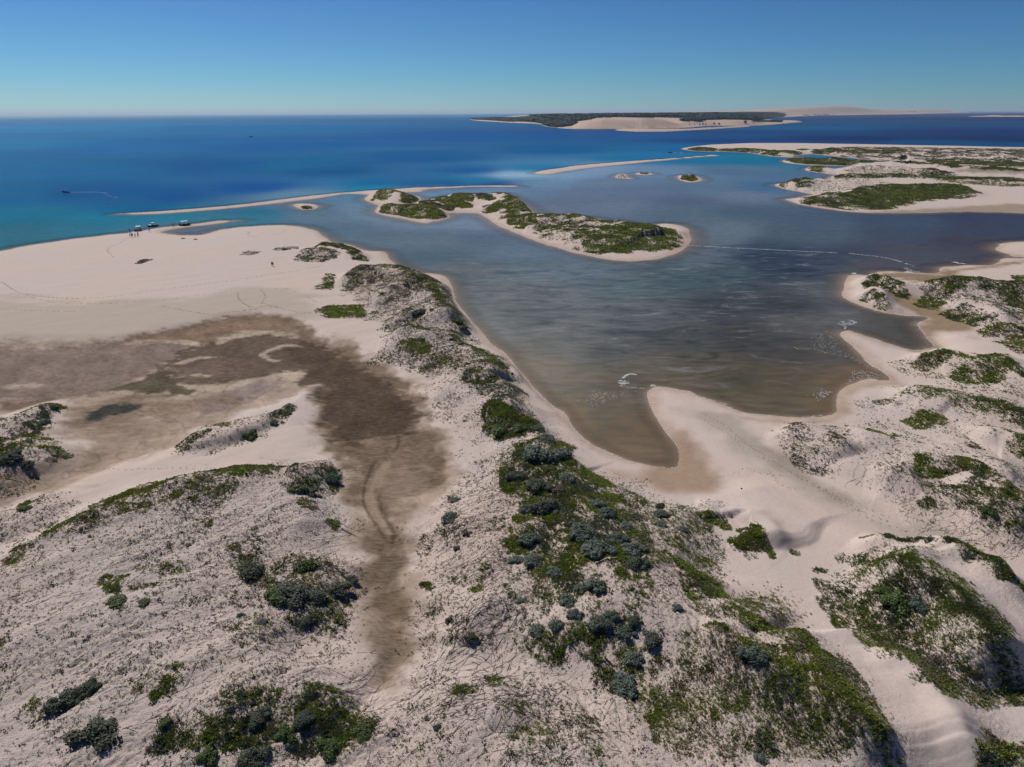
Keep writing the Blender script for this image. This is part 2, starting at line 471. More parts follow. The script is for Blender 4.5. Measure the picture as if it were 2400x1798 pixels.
# crests
ridge(Z('e', [(830, 340), (900, 430), (1010, 545), (1110, 690), (1250, 840), (1380, 1010), (1490, 1190)]), 2.5, 11, 4.2, 4.5)
ridge(Z('e', [(330, 480), (400, 500), (560, 560), (700, 645), (830, 690), (980, 725)]), 1.3, 4, 3, 4.5)
ridge(Z('e', [(380, 20), (440, 150), (520, 270), (620, 360), (720, 430)]), 1.1, 5, 3, 4.0)
ridge(Z('e', [(1340, -60), (1480, 30), (1600, 130), (1800, 230), (1950, 370), (2060, 490), (2150, 590), (2300, 720)]), 4.2, 12, 5.5)
mound(Z('e', [(1070, 160), (1250, 20), (1450, 0), (1700, 180), (1950, 370), (2212, 640), (2180, 760), (2050, 840), (1850, 810), (1600, 740), (1450, 620), (1250, 500), (1150, 330)]), 1.0, 6.0)
ridge(Z('e', [(1330, 560), (1400, 630), (1550, 760), (1680, 880), (1750, 960), (1780, 1040), (1830, 1120), (1900, 1230), (2000, 1400)]), 1.7, 3.6, 3.0, sharp=8)
ridge(Z('f', [(1100, 960), (1200, 1005), (1300, 1040), (1400, 1062), (1500, 1070), (1650, 1120), (1800, 1180), (1900, 1220), (2000, 1275), (2110, 1375), (2250, 1500)]), 2.6, 3.0, 3.5, sharp=4)
ridge(Z('f', [(330, 895), (440, 892), (490, 920), (530, 960), (570, 1010), (620, 1080)]), 1.4, 3.5, 5.0, sharp=2)
ridge(Z('f', [(80, 805), (200, 815), (300, 870), (330, 900)]), 0.8, 2, 4)
ridge(Z('f', [(250, 640), (420, 740), (560, 815), (680, 880), (800, 960), (900, 1010)]), 0.8, 7, 8)
ridge(Z('f', [(1350, 50), (1520, 70), (1700, 110), (1880, 150), (2050, 200), (2212, 245), (2500, 330)]), 2.4, 6, 6)
ridge(Z('f', [(1380, 480), (1520, 490), (1680, 510), (1850, 560), (1950, 620), (2080, 750), (2212, 880), (2400, 1000)]), 3.2, 7, 6)
ridge(Z('f', [(1200, 600), (1350, 640), (1500, 700), (1700, 780), (1850, 830), (2000, 900), (2212, 950)]), 1.8, 6, 5)
ridge(Z('f', [(1900, 380), (2050, 390), (2212, 450), (2400, 500)]), 2.4, 6, 5)
ridge(Z('f', [(1100, 440), (1300, 420), (1500, 440), (1700, 520), (1900, 600), (2212, 760)]), 1.0, 7, 5)
mound(Z('f', [(480, 360), (600, 290), (800, 270), (1000, 260), (1300, 330), (1500, 500), (1700, 900), (1400, 800), (1000, 640), (860, 570), (700, 500)]), 1.5, 5)
ridge(Z('f', [(620, 300), (720, 300), (800, 350), (900, 400), (1000, 470), (1090, 520)]), 1.6, 5, 4)
mound(Z('f', [(1500, 0), (2300, 60), (2600, 500), (2600, 1300), (2212, 1250), (1900, 1000), (1700, 600), (1500, 400), (1300, 200)]), 1.0, 9)
mound(Z('f', [(1250, 80), (1400, 20), (1700, 30), (1500, 180), (1300, 200)]), 0.6, 5)
ridge(Z('f', [(1420, 225), (1500, 200), (1600, 200), (1710, 240)]), 0.8, 5, 5)
# rear right dunes (zoom g)
ridge(Z('g', [(1150, 320), (1200, 292), (1290, 290), (1350, 320), (1420, 350), (1480, 390)]), 2.6, 6, 4)
ridge(Z('g', [(1160, 385), (1220, 368), (1270, 390), (1310, 430), (1350, 465)]), 2.4, 4, 5)
ridge(Z('g', [(1500, 350), (1600, 330), (1750, 333), (1900, 345), (2050, 362), (2212, 370), (2500, 400)]), 4.0, 6, 10)
mound(Z('g', [(1520, 400), (1600, 350), (2212, 370), (2600, 500), (2600, 800), (2212, 700), (2100, 640), (1950, 640), (1850, 560), (1700, 500)]), 1.6, 10)
ridge(Z('g', [(1680, 460), (1800, 465), (1930, 490), (2030, 550), (2120, 610), (2212, 640)]), 2.0, 5, 5)
ridge(Z('g', [(1480, 800), (1600, 785), (1700, 797), (1850, 830), (1980, 860), (2080, 850), (2212, 930), (2400, 1000)]), 2.0, 5, 6)
mound(Z('g', [(1620, 640), (1850, 650), (2000, 680), (2212, 640), (2600, 700), (2600, 1100), (2212, 1050), (1900, 980), (1500, 860), (1400, 800), (1650, 740)]), 1.2, 8)
mound(Z('g', [(1100, 330), (1250, 290), (1480, 390), (1380, 460), (1300, 470), (1130, 400)]), 0.9, 6)
# central ridge by the beach (zoom 5)
ridge(Z('5', [(540, 325), (640, 350), (700, 400), (800, 440), (900, 455), (935, 510), (950, 580), (1010, 650), (1060, 710), (1110, 760)]), 2.6, 5, 10)
ridge(Z('5', [(1110, 800), (1180, 900), (1290, 960), (1360, 1010), (1390, 1120), (1430, 1210), (1500, 1290), (1580, 1370)]), 1.8, 5, 9)
ridge(Z('c', [(1190, 150), (1260, 150), (1400, 205), (1520, 245), (1600, 300), (1700, 420), (1790, 510), (1900, 540)]), 1.6, 5, 5, 3.5)
ridge(Z('5', [(280, 470), (330, 410), (380, 390), (470, 395), (540, 430)]), 2.2, 5, 6)
ridge(Z('5', [(100, 205), (180, 200), (280, 215), (350, 240), (440, 282)]), 2.2, 4, 6)
ridge(Z('5', [(0, 260), (60, 245), (150, 245), (230, 280)]), 1.4, 6, 8)
ridge(Z('5', [(430, 620), (560, 560), (660, 500), (740, 505)]), 1.6, 5, 6)
ridge(Z('5', [(640, 720), (740, 680), (840, 660), (900, 700), (1000, 740)]), 1.8, 4, 5)
ridge(Z('5', [(560, 930), (680, 830), (780, 830), (880, 870)]), 1.4, 5, 6)
ridge(Z('5', [(1040, 1090), (1120, 1065), (1230, 1080), (1300, 1120)]), 1.8, 4, 5)
ridge(Z('5', [(620, 860), (720, 770), (800, 800)]), 0.9, 4, 6)
# left field undulation
ridge(Z('a', [(-100, 1260), (150, 1120), (400, 1000), (550, 900), (720, 830), (950, 735), (1280, 690), (1500, 600), (1750, 565)]), 1.2, 3, 8)
ridge(Z('a', [(1850, 650), (1960, 640), (2100, 590), (2180, 570)]), 0.9, 4, 5)
ridge(Z('a', [(0, 600), (200, 560), (350, 520), (480, 455)]), 0.5, 7, 4)
ridge(Z('b', [(-100, 800), (200, 700), (500, 600), (800, 520), (1200, 380), (1500, 330)]), 0.8, 6, 6)
ridge(Z('b', [(300, 1300), (700, 1100), (1100, 900), (1500, 780), (1850, 620)]), 0.8, 6, 6)
ridge(Z('b', [(1000, 1400), (1400, 1180), (1700, 1040), (2050, 1000), (2300, 1050)]), 1.2, 7, 5)
ridge(Z('d', [(980, 640), (1050, 540), (1150, 460), (1300, 360)]), 0.7, 4, 4)
ridge(Z('d', [(1350, 1300), (1500, 1100), (1650, 1000), (1800, 950)]), 0.8, 5, 5)
# middle islands
ridge(Z('2', [(200, 725), (260, 688), (330, 686), (400, 712), (430, 712), (490, 738)]), 3.6, 10, 12)
ridge(Z('2', [(260, 795), (300, 775), (370, 785), (500, 785), (600, 800), (690, 828)]), 3.4, 12, 10)
ridge(Z('2', [(500, 780), (560, 755), (620, 740), (720, 745), (840, 770)]), 3.2, 12, 12)
ridge(Z('2', [(700, 745), (760, 712), (850, 712), (930, 718), (1000, 745)]), 3.0, 12, 12)
ridge(Z('2', [(1010, 712), (1050, 702), (1100, 735), (1160, 775), (1230, 818)]), 3.4, 10, 12)
ridge(Z('2', [(920, 800), (1000, 778), (1080, 755), (1180, 795)]), 2.4, 10, 12)
ridge(Z('2', [(1080, 850), (1200, 830), (1320, 850), (1500, 850), (1650, 880), (1780, 885), (1850, 915), (2000, 925), (2120, 925), (2180, 950)]), 4.2, 12, 24)
ridge(Z('2', [(1300, 950), (1450, 960), (1600, 1000), (1800, 1010), (2000, 1000), (2120, 970)]), 1.6, 12, 12)
# right fingers
ridge(Z('3', [(30, 410), (130, 408), (230, 420)]), 3, 15, 15)
ridge(Z('3', [(200, 420), (400, 412), (560, 430), (720, 430), (790, 440)]), 4, 22, 22)
ridge(Z('3', [(840, 440), (880, 422), (1050, 432), (1300, 430), (1500, 440), (1800, 450), (2212, 470), (2600, 480)]), 3.5, 30, 25)
ridge(Z('3', [(680, 475), (740, 467), (1000, 478), (1200, 492), (1500, 505), (1700, 518), (1900, 530), (2212, 545), (2600, 565)]), 5, 16, 16)
ridge(Z('3', [(815, 540), (870, 524), (910, 545)]), 4, 10, 12)
ridge(Z('3', [(1040, 550), (1100, 535), (1250, 530), (1400, 535), (1600, 550), (1750, 575)]), 4.5, 16, 18)
ridge(Z('3', [(990, 590), (1030, 577), (1200, 580), (1400, 588), (1600, 597), (1800, 600), (2212, 612), (2600, 630)]), 3.5, 12, 14)
ridge(Z('3', [(620, 650), (670, 635), (720, 620), (780, 616), (830, 650)]), 4, 10, 12)
ridge(Z('3', [(850, 640), (920, 612), (1050, 625), (1250, 625), (1400, 650)]), 3.5, 14, 18)
ridge(Z('3', [(770, 740), (850, 715), (1000, 708), (1130, 700), (1200, 665), (1400, 655), (1600, 655), (1750, 652), (1850, 680), (1890, 705)]), 4.4, 10, 18)
for k in range(26):      # small nebkha dunes on the far flat spit
    px, py = rng.uniform(900, 2700), rng.uniform(410, 500)
    ridge(Z('3', [(px, py), (px + 60, py + rng.uniform(-3, 2)), (px + 130, py + 5)]), rng.uniform(2.5, 4), 10, 14)
for t_, cx, cy, rx in (('2', 1820, 580, 16), ('2', 1965, 568, 42), ('3', 40, 588, 45), ('1', 1975, 776, 40)):
    ridge(Z(t_, [(cx - rx, cy + 4), (cx, cy), (cx + rx, cy + 5)]), 3.5, 5, 7, 2.5)


# ---- far shore dunes: base line and skyline measured in the photo
def far_ridge(tagname, rows, w_front, w_back, push=0.75, rough=0.1):
    global Hh
    pts, hs = [], []
    for x, yb, yt in rows:
        b = Z(tagname, [(x, yb)])
        g = P(b)[0]
        r = np.hypot(*g) + w_front * push
        d = g / np.hypot(*g)
        tp = Z(tagname, [(x, yt)])[0]
        v = np.array([(tp[0] - 1200) / FPX, (899 - tp[1]) / FPX, -1.0]) @ R3.T
        pts.append(d * r)
        hs.append(CAM_H + v[2] / np.hypot(v[0], v[1]) * r)
    p = catmull(np.array(pts), 4, False)
    hs = np.interp(np.linspace(0, 1, 200), np.linspace(0, 1, len(hs)), hs)
    lo, hi = p.min(0) - w_back * 3, p.max(0) + w_back * 3
    m = (X > lo[0]) & (X < hi[0]) & (Y > lo[1]) & (Y < hi[1]) & (shore > 0)
    d, _, side, t = segdist(X[m], Y[m], p, False)
    H = np.interp(t, np.linspace(0, 1, 200), hs)
    near = DIST[m] < np.interp(t, np.linspace(0, 1, len(p)), np.hypot(p[:, 0], p[:, 1]))
    q = d / np.where(near, w_front, w_back)
    n = 1 + rough * fbm(X[m], Y[m], w_front * 1.2, 4, 31)
    Hh[m] = np.maximum(Hh[m], H * n * np.exp(-q ** 2 * 1.5) * sstep(0, w_front * 0.4, shore[m]))


far_ridge('2', [(1480, 283, 262), (1540, 283, 240), (1620, 283, 228), (1700, 283, 215), (1770, 283, 220), (1830, 282, 226), (1890, 281, 216), (1960, 281, 211), (2050, 280, 219), (2120, 279, 230), (2200, 278, 240), (2300, 276, 244)], 220, 500, 0.7, 0.03)
far_ridge('3', [(0, 268, 238), (100, 265, 228), (250, 263, 224), (400, 261, 224), (470, 259, 232), (600, 254, 240)], 180, 400, 0.6, 0.05)
far_ridge('3', [(-900, 262, 183), (-300, 255, 186), (-100, 245, 178), (0, 240, 173), (150, 235, 172), (350, 230, 168), (480, 222, 170), (560, 214, 163), (640, 207, 166)], 900, 2500, 0.9, 0.03)
far_ridge('3', [(450, 222, 178), (520, 214, 166), (650, 205, 160), (750, 201, 150), (880, 197, 140), (1000, 194, 134), (1100, 192, 134), (1200, 191, 139), (1300, 190, 146), (1450, 188, 152), (1600, 185, 154), (1700, 181, 151), (1850, 174, 153), (1950, 170, 155), (2035, 167, 162)], 1300, 1800, 0.8, 0.05)

# dunes stop at the beach
_w = sstep(-0.2, 1, shore / (2.2 * np.clip(DIST / 150, 0.7, 2.5)))
Hh = np.where(DIST < 1500, BASE_H + (Hh - BASE_H) * _w, Hh).astype(np.float32)

# ---- roughness of the vegetated sand, and drift relief
rough = np.zeros(X.shape, np.float32)


def paint(arr, pts, val, soft, z=1.0, warp=0.5, n=3):
    w = P(catmull(pts, n), z)
    s = sdf(w, X, Y, soft * 2 + 1)
    m = s > -soft * 2
    k = sstep(-soft, soft, s[m] + fbm(X[m], Y[m], soft * 2.5, 3, 41) * soft * warp)
    arr[m] = arr[m] * (1 - k) + val * k


paint(rough, LEFTF, 1.0, 3)
paint(rough, LEFTM, 0.8, 2)
paint(rough, LEFTD, 0.8, 2)
paint(rough, MIDD, 0.6, 2)
paint(rough, CENT, 0.8, 3)
RIGHTF = Z('f', [(600, 280), (1000, 240), (1300, 60), (1400, 10), (2212, 60)], 's', [(3000, 950), (3000, 1500)], 'f', [(2212, 1150), (2000, 1100), (1600, 950), (1450, 900), (1300, 700), (1100, 600), (850, 560), (650, 430)])
paint(rough, RIGHTF, 0.7, 4)
paint(rough, Z('e', [(1750, 120), (2212, 300), (2600, 500), (2600, 900), (2212, 800), (2000, 880), (2212, 1224), (1900, 1000), (1700, 800), (1550, 720), (1900, 800), (2212, 700), (2100, 500)]), 0.7, 2)
paint(rough, Z('g', [(1500, 400), (1560, 340), (2212, 360), (3000, 420), (3000, 900), (2212, 800), (2000, 700), (1800, 540), (1650, 480)]), 0.8, 4)
paint(rough, Z('2', [(1070, 860), (1250, 840), (1700, 870), (2180, 940), (2150, 1030), (1900, 1060), (1600, 1070), (1300, 970)]), 0.8, 5)
paint(rough, Z('3', [(650, 460), (900, 420), (2212, 420), (2700, 430), (2700, 640), (2212, 620), (1500, 600), (1000, 590), (1000, 500)]), 0.9, 10)

cL, sL = math.cos(math.radians(49)), math.sin(math.radians(49))
U = X * sL + Y * cL            # along the drift on the left
V = X * cL - Y * sL
U2 = -X * math.sin(math.radians(16)) + Y * math.cos(math.radians(16))
V2 = X * math.cos(math.radians(16)) + Y * math.sin(math.radians(16))
mL = sstep(8, -4, X - 0.0 * Y)
near = DIST < 420
Xn, Yn = X[near], Y[near]
Un, Vn = U[near], V[near]
U2n, V2n = U2[near], V2[near]
wl_ = mL[near]
rg = rough[near]
dn = np.clip((Hh[near] - 0.55) / 0.5, 0, 1)
big = fbm(Un / 3.0, Vn, 4.2, 3, 51) * wl_ + fbm(U2n / 3.2, V2n, 4.8, 3, 52) * (1 - wl_)
med = fbm(Un / 2.2, Vn, 0.95, 4, 53) * wl_ + fbm(U2n / 2.6, V2n, 1.15, 3, 54) * (1 - wl_)
sml = fbm(Xn, Yn, 0.5, 2, 55)
def ridged(v):
    return 0.5 - np.abs(v)
clump = sstep(-0.1, 0.5, fbm(Xn, Yn, 9.0, 3, 58))
dh = big * (0.10 + 0.26 * rg) + ridged(med) * (0.01 + 0.25 * rg * (0.3 + clump)) + sml * (0.01 + 0.06 * rg * (0.4 + clump)) * (DIST[near] < 160)
Hh[near] += (dh * dn).astype(np.float32)
far_ = (~near) & (DIST < 1400) & (rough > 0.05)
Hh[far_] += (fbm(X[far_] , Y[far_], 14, 4, 56) * 1.5 * rough[far_]).astype(np.float32)
# relief of the flats: shallow ripples and channel lips
ff = near & (fm > 0.3)
Hh[ff] += (0.025 * fbm(X[ff] * 1.0 + Y[ff] * 0.3, Y[ff] * 0.8, 0.9, 2, 57) * (DIST[ff] < 200)).astype(np.float32)
VW = P(catmull(VALLEY, 3), 0.9)
vs = sdf(VW, X, Y, 5)
vm = sstep(-3, 3, vs)
Hh -= 0.4 * vm * sstep(0.8, 1.6, Hh)

# ------------------------------------------------------------------ sand colours: dry, damp, mud, algae, painted valley shade
DRY = lin((193, 178, 166)) * 1.0
col = np.tile(DRY, (len(X), 1)).astype(np.float32)
warm = (fbm(X, Y, 30, 3, 61) * 0.5 + 0.5)[:, None]
WETF = 0.86
col = col * (1 + (warm - 0.5) * np.array([0.05, 0.0, -0.06])).astype(np.float32)


def cpaint(pts, rgb, soft, z=0.4, warp=0.8, op=1.0, streak=None, n=3):
    global col
    w = P(catmull(pts, n), z)
    s = sdf(w, X, Y, soft * 3 + 1)
    m = s > -soft * 3
    wn_ = fbm(X[m], Y[m], soft * 3, 4, 71)
    if streak:
        wn_ = wn_ * 0.5 + fbm(X[m] / streak, Y[m], soft * 1.2, 3, 72)
    k = (sstep(-soft, soft, s[m] + wn_ * soft * warp) * op)[:, None]
    c = lin(rgb) * np.array([0.84, 0.88, 0.84])
    col[m] = (col[m] * (1 - k) + c * k).astype(np.float32)
    WET[m] = WET[m] * (1 - k[:, 0]) + k[:, 0] * np.clip((165 - np.mean(rgb)) / 90, 0, 0.8)


# damp margin along every shore
sc_ = np.clip(DIST / 120, 0.8, 6)
dm = sstep(1, 0, (shore + fbm(X, Y, 6, 3, 73) * 1.5) / (3.5 * np.clip(DIST / 140, 0.8, 1.3)))
kk = (dm * 0.75 * (shore > -3) * sstep(800, 250, DIST))[:, None]
col = (col * (1 - kk) + lin((182, 162, 143)) * kk).astype(np.float32)
WET = np.maximum(WET, dm * 0.4).astype(np.float32)
under = sstep(0.2, -1.5, shore / sc_)[:, None]
col = (col * (1 - under) + lin((160, 138, 118)) * under).astype(np.float32)

# flats on the left
cpaint(Z('4', [(-200, 560), (0, 560), (600, 600), (1200, 570), (1600, 500), (1850, 500), (2050, 600), (2000, 700), (1700, 670), (1300, 720), (800, 825), (300, 850), (-200, 860)]), (184, 168, 154), 6.0, warp=1.2, streak=3, op=0.8)
cpaint(FLAT, (176, 155, 139), 1.6, warp=2.0)
cpaint(Z('4', [(-300, 1260), (-300, 860), (0, 868), (300, 880), (600, 848), (900, 840), (1200, 828), (1310, 848), (1230, 870), (1150, 930), (1030, 985), (1010, 1025), (880, 1085), (740, 1145), (500, 1195), (480, 1185), (250, 1210), (0, 1230)]), (143, 123, 113), 1.3, warp=1.8, streak=3)
cpaint(Z('4', [(0, 1130), (100, 1105), (280, 1110), (200, 1120), (60, 1145)]), (185, 165, 150), 1.5, warp=1.5)
cpaint(Z('4', [(0, 1240), (200, 1215), (480, 1188), (480, 1200), (380, 1215), (300, 1235), (0, 1300)]), (128, 106, 88), 1.2, warp=1.0)
cpaint(Z('4', [(820, 825), (1000, 790), (1250, 738), (1500, 682), (1700, 668), (1850, 690), (1950, 740), (1800, 765), (1600, 760), (1500, 785), (1400, 830), (1310, 850), (1200, 825), (1050, 830)]), (144, 120, 101), 1.3, warp=1.8, streak=3)
cpaint(Z('4', [(1850, 690), (1960, 730), (2060, 800), (2150, 855), (2212, 870)], '5', [(200, 850), (350, 880), (420, 940), (470, 980), (600, 1040), (700, 1110), (760, 1180), (800, 1240)],
         'c', [(850, 300), (900, 370), (900, 480), (950, 560), (900, 640), (800, 700), (700, 760), (640, 860), (640, 1000), (660, 1200)], 'd', [(650, 277), (700, 380), (730, 500), (700, 700), (600, 830), (520, 700), (480, 500), (470, 300), (440, 150)],
         'c', [(440, 1200), (420, 1000), (400, 800), (380, 650), (350, 560), (310, 480), (230, 430), (180, 350), (150, 250), (160, 180), (120, 110)],
         '4', [(2060, 1200), (2020, 1160), (2100, 1130), (2170, 1120), (2000, 1060), (1900, 900), (1900, 780)]), (134, 114, 98), 1.8, warp=2.0)
D1 = Z('4', [(1010, 1000), (1100, 960), (1150, 920), (1240, 872), (1450, 815), (1600, 795), (1800, 790), (2000, 835), (2212, 905)], '5', [(200, 880), (300, 930), (400, 1000), (500, 1060), (600, 1120)],
        'c', [(640, 60), (740, 130), (790, 200), (760, 260), (700, 300), (640, 335), (560, 350), (480, 340), (400, 375), (350, 405), (280, 400), (200, 345), (165, 260), (150, 170), (100, 95), (95, 70), (150, 45), (240, 30)],
        '4', [(2140, 1128), (1900, 1110), (1970, 1040), (1900, 1030), (1700, 1060), (1500, 1090), (1350, 1112), (1200, 1108), (1140, 1060), (1090, 1000), (1040, 1035)])
cpaint(D1, (84, 68, 54), 1.2, warp=1.8, streak=2, op=0.8)
cpaint(Z('4', [(1150, 1050), (1200, 990), (1450, 950), (1650, 980), (1700, 1040), (1500, 1080), (1350, 1105), (1200, 1100)]), (124, 104, 92), 2.0, warp=1.0, op=0.8)
cpaint(Z('4', [(730, 1155), (850, 1100), (980, 1040), (1080, 1030), (1150, 1060), (1200, 1120), (1250, 1150), (1150, 1180), (950, 1155), (800, 1160)]), (92, 82, 64), 1.0, warp=2.5, op=0.9)
for pl in ([(1130, 975), (1250, 940), (1380, 926), (1420, 930), (1280, 952), (1180, 982)], [(1700, 930), (1715, 912), (1735, 925), (1760, 945), (1845, 955), (1780, 962), (1720, 948)],
           [(1400, 835), (1500, 795), (1620, 768), (1760, 765), (1680, 788), (1520, 815), (1420, 850)], [(1060, 835), (1200, 820), (1300, 845), (1200, 855)],
           [(1230, 1050), (1300, 1045), (1400, 1050), (1300, 1060)], [(1680, 930), (1720, 890), (1850, 850), (1960, 870), (1850, 868), (1750, 900)],
           [(1150, 1110), (1350, 1118), (1550, 1090), (1800, 1045), (1980, 1040), (1850, 1110), (1500, 1160), (1300, 1150)]):
    cpaint(Z('4', pl), (188, 168, 150), 0.7, warp=1.2, op=0.9)
cpaint(Z('4', [(1300, 1230), (1400, 1160), (1600, 1110), (1800, 1080), (1850, 1110), (1700, 1180), (1500, 1250), (1350, 1290)]), (150, 132, 126), 1.5, warp=1.2, op=0.8)
cpaint(Z('4', [(460, 1260), (700, 1220), (1000, 1190), (1250, 1200), (1500, 1180), (1350, 1260), (1100, 1330), (900, 1382)], 'a', [(700, 320), (500, 300), (450, 200)]), (140, 118, 100), 3.0, warp=1.8, streak=3, op=0.8)
cpaint(Z('4', [(550, 1350), (600, 1285), (700, 1245), (850, 1238), (930, 1250), (800, 1300), (650, 1340), (580, 1362)]), (66, 68, 64), 0.8, warp=1.6)
cpaint(Z('a', [(430, 330), (700, 260), (1000, 240), (1200, 260), (1000, 400), (700, 520), (500, 600), (300, 640), (200, 700), (350, 560), (500, 470), (560, 400)]), (160, 138, 122), 4.0, warp=2.0, streak=3, op=0.7)
cpaint(Z('a', [(0, 750), (200, 640), (400, 520), (500, 520), (400, 620), (200, 720), (0, 810)]), (158, 140, 128), 2.0, warp=1.5, op=0.8)
# algae and drying patterns over the whole flat
_m = fm > 0.2
_n = fbm(X[_m] * .9 + Y[_m] * .3, Y[_m] * .7, 5.0, 4, 76) + 0.6 * fbm(X[_m], Y[_m], 1.6, 3, 77)
_f = fm[_m][:, None] * np.clip(_n, -1, 1)[:, None]
col[_m] = (col[_m] * (1 + _f * np.array([0.26, 0.27, 0.30]))).astype(np.float32)
# drying lines: thin swirling contours of silt
_l = fbm(X[_m] * .8 + Y[_m] * .3, Y[_m] * .6, 9.0, 4, 79)
_l = np.exp(-(_l / 0.035) ** 2) + 0.7 * np.exp(-((_l - .3) / 0.03) ** 2) + 0.7 * np.exp(-((_l + .28) / 0.03) ** 2)
_k2 = (np.clip(_l, 0, 1) * fm[_m] * 0.35)[:, None]
col[_m] = (col[_m] * (1 - _k2) + lin((70, 56, 44)) * _k2).astype(np.float32)
# dark threads of the creek
for pts, w_ in (([(540, 488), (490, 520), (455, 590), (430, 680), (425, 780), (460, 850), (520, 930), (560, 1000), (600, 1050)], 0.35),
                ([(545, 615), (505, 690), (525, 780), (560, 870), (610, 950), (615, 1020), (590, 1060)], 0.45), ([(640, 330), (650, 380), (630, 440)], 0.4),
                ([(600, 335), (680, 315), (780, 330)], 0.3)):
    w = P(catmull(Z('c', pts), 4, False), 0.4)
    d, _, _, t = segdist(X, Y, w, False) if False else (None,) * 4
    lo, hi = w.min(0) - 3, w.max(0) + 3
    m = (X > lo[0]) & (X < hi[0]) & (Y > lo[1]) & (Y < hi[1])
    d, _, _, t = segdist(X[m], Y[m], w, False)
    k = np.exp(-(d / w_ / (0.6 + 0.6 * np.abs(fbm(X[m], Y[m], 3, 2, 75)))) ** 2) * 0.75 * sstep(0, .15, t) * sstep(0, .15, 1 - t)
    col[m] = (col[m] * (1 - k[:, None]) + lin((82, 66, 52)) * k[:, None]).astype(np.float32)
    Hh[m] -= (k * 0.12).astype(np.float32)
cpaint(Z('c', [(545, 640), (500, 700), (520, 800), (560, 900), (600, 980), (560, 960), (480, 860), (440, 760), (460, 640), (540, 520), (600, 520)]), (172, 150, 132), 0.6, warp=0.8, op=0.7)
cpaint(Z('c', [(540, 640), (620, 560), (750, 520), (880, 560), (800, 680), (650, 760), (580, 740)]), (160, 140, 124), 1.5, warp=2.0, streak=2, op=0.6)
cpaint(Z('d', [(560, 0), (660, 0), (650, 200), (620, 330), (590, 200)]), (112, 96, 82), 0.9, warp=1.5, op=0.7)
cpaint(Z('d', [(530, 600), (620, 560), (720, 600), (690, 720), (600, 780), (540, 700)]), (132, 114, 98), 1.6, warp=1.5, op=0.8)
# right side
cpaint(CHAN_R, (168, 143, 124), 2.0)
cpaint(Z('s', [(1600, 1010), (1560, 1040), (1610, 1100), (1660, 1150), (1640, 1160), (1500, 1140), (1420, 1100), (1500, 1110), (1590, 1060)]), (172, 146, 126), 3.0, op=0.7)
cpaint(VALLEY, (174, 160, 150), 3.0, warp=1.3, op=0.8)  # greyer tone paints the low valley's shade and damp into the sand
cpaint(Z('f', [(480, 390), (600, 450), (740, 560), (900, 670), (1000, 760), (900, 730), (740, 620), (560, 480)]), (150, 134, 122), 1.6, warp=1.5, op=0.5)  # darker strip within the same valley tone
cpaint(Z('g', [(1262, 250), (1400, 242), (1640, 256), (1690, 225), (1850, 215), (2212, 165), (2500, 165), (2500, 200), (2212, 190), (1900, 225), (1800, 245), (1820, 290), (1950, 325), (2212, 360), (2400, 370), (2100, 362), (1900, 348), (1550, 330), (1400, 290)]), (152, 130, 108), 3.0, warp=1.2, streak=3)
cpaint(Z('g', [(1340, 425), (1500, 428), (1600, 460), (1700, 500), (1800, 560), (1865, 635), (1700, 625), (1620, 640), (1620, 690), (1700, 785), (1600, 775), (1480, 750), (1620, 730), (1540, 600), (1600, 545), (1500, 510)]), (158, 134, 112), 2.0, warp=0.9)
cpaint(Z('g', [(1000, 1160), (1015, 1040), (1100, 980), (1230, 950), (1350, 955), (1300, 890), (1420, 965), (1300, 985), (1150, 1010), (1070, 1060), (1040, 1200), (800, 1240), (500, 1230), (300, 1160), (420, 1175), (700, 1195)]), (172, 148, 128), 2.0, warp=0.8, op=0.8)
cpaint(Z('3', [(2400, 830), (2212, 780), (1900, 790), (1600, 805), (1200, 822), (1400, 826), (1900, 820), (2212, 826)]), (158, 140, 122), 3.0, op=0.8)
cpaint(Z('3', [(1750, 570), (1900, 580), (2212, 590), (2500, 600), (2500, 580), (2212, 572), (1900, 565)]), (150, 132, 116), 4.0, op=0.8)
# wooded hinterland of the far shore grows on dark soil
FOREST = [Z('2', [(850, 222), (950, 226), (1090, 236), (1180, 236), (1290, 247), (1335, 266), (1400, 272), (1500, 262), (1500, 238), (1620, 222), (1700, 208), (2212, 215)],
            '3', [(0, 235), (200, 224), (430, 226), (470, 238), (640, 238), (560, 226), (500, 215), (650, 202), (600, 172), (0, 180)], '2', [(1700, 188), (1300, 192), (1100, 207), (900, 215)])]
FARM = (DIST > 1500) & (DIST < 30000) & (shore > 3)
_pp = proj(X[FARM], Y[FARM], Hh[FARM])
_in = np.zeros(len(_pp), bool)
for Fp in FOREST:
    _in |= segdist(_pp[:, 0], _pp[:, 1], catmull(Fp, 3), True)[1]
_k = np.where(FARM)[0]
col[_k] = (col[_k] * np.array([0.88, 0.82, 0.76])).astype(np.float32)
col[_k[_in]] = lin((44, 58, 58))
# dune vegetation tints on far dunes
for pl in ([(560, 185), (650, 180), (655, 200), (560, 205)],
           [(800, 190), (980, 188), (970, 194), (800, 197)]):
    _in = segdist(_pp[:, 0], _pp[:, 1], catmull(Z('3', pl), 3), True)[1] & (fbm(_pp[:, 0], _pp[:, 1] * 3, 9, 3, 44) > -0.1)
    col[_k[_in]] = lin((62, 72, 66))

# ------------------------------------------------------------------ ground mesh
keep_v = shore > -np.clip(DIST * 0.05, 12, 60)
idx = np.arange(nr * na).reshape(nr, na)
q = np.stack([idx[:-1, :-1], idx[:-1, 1:], idx[1:, 1:], idx[1:, :-1]], -1).reshape(-1, 4)
q = q[keep_v[q].any(1)]
used = np.zeros(nr * na, bool)
used[q] = True
remap = np.cumsum(used) - 1
q = remap[q][:, ::-1]
Vv = np.stack([X, Y, Hh], 1)[used]

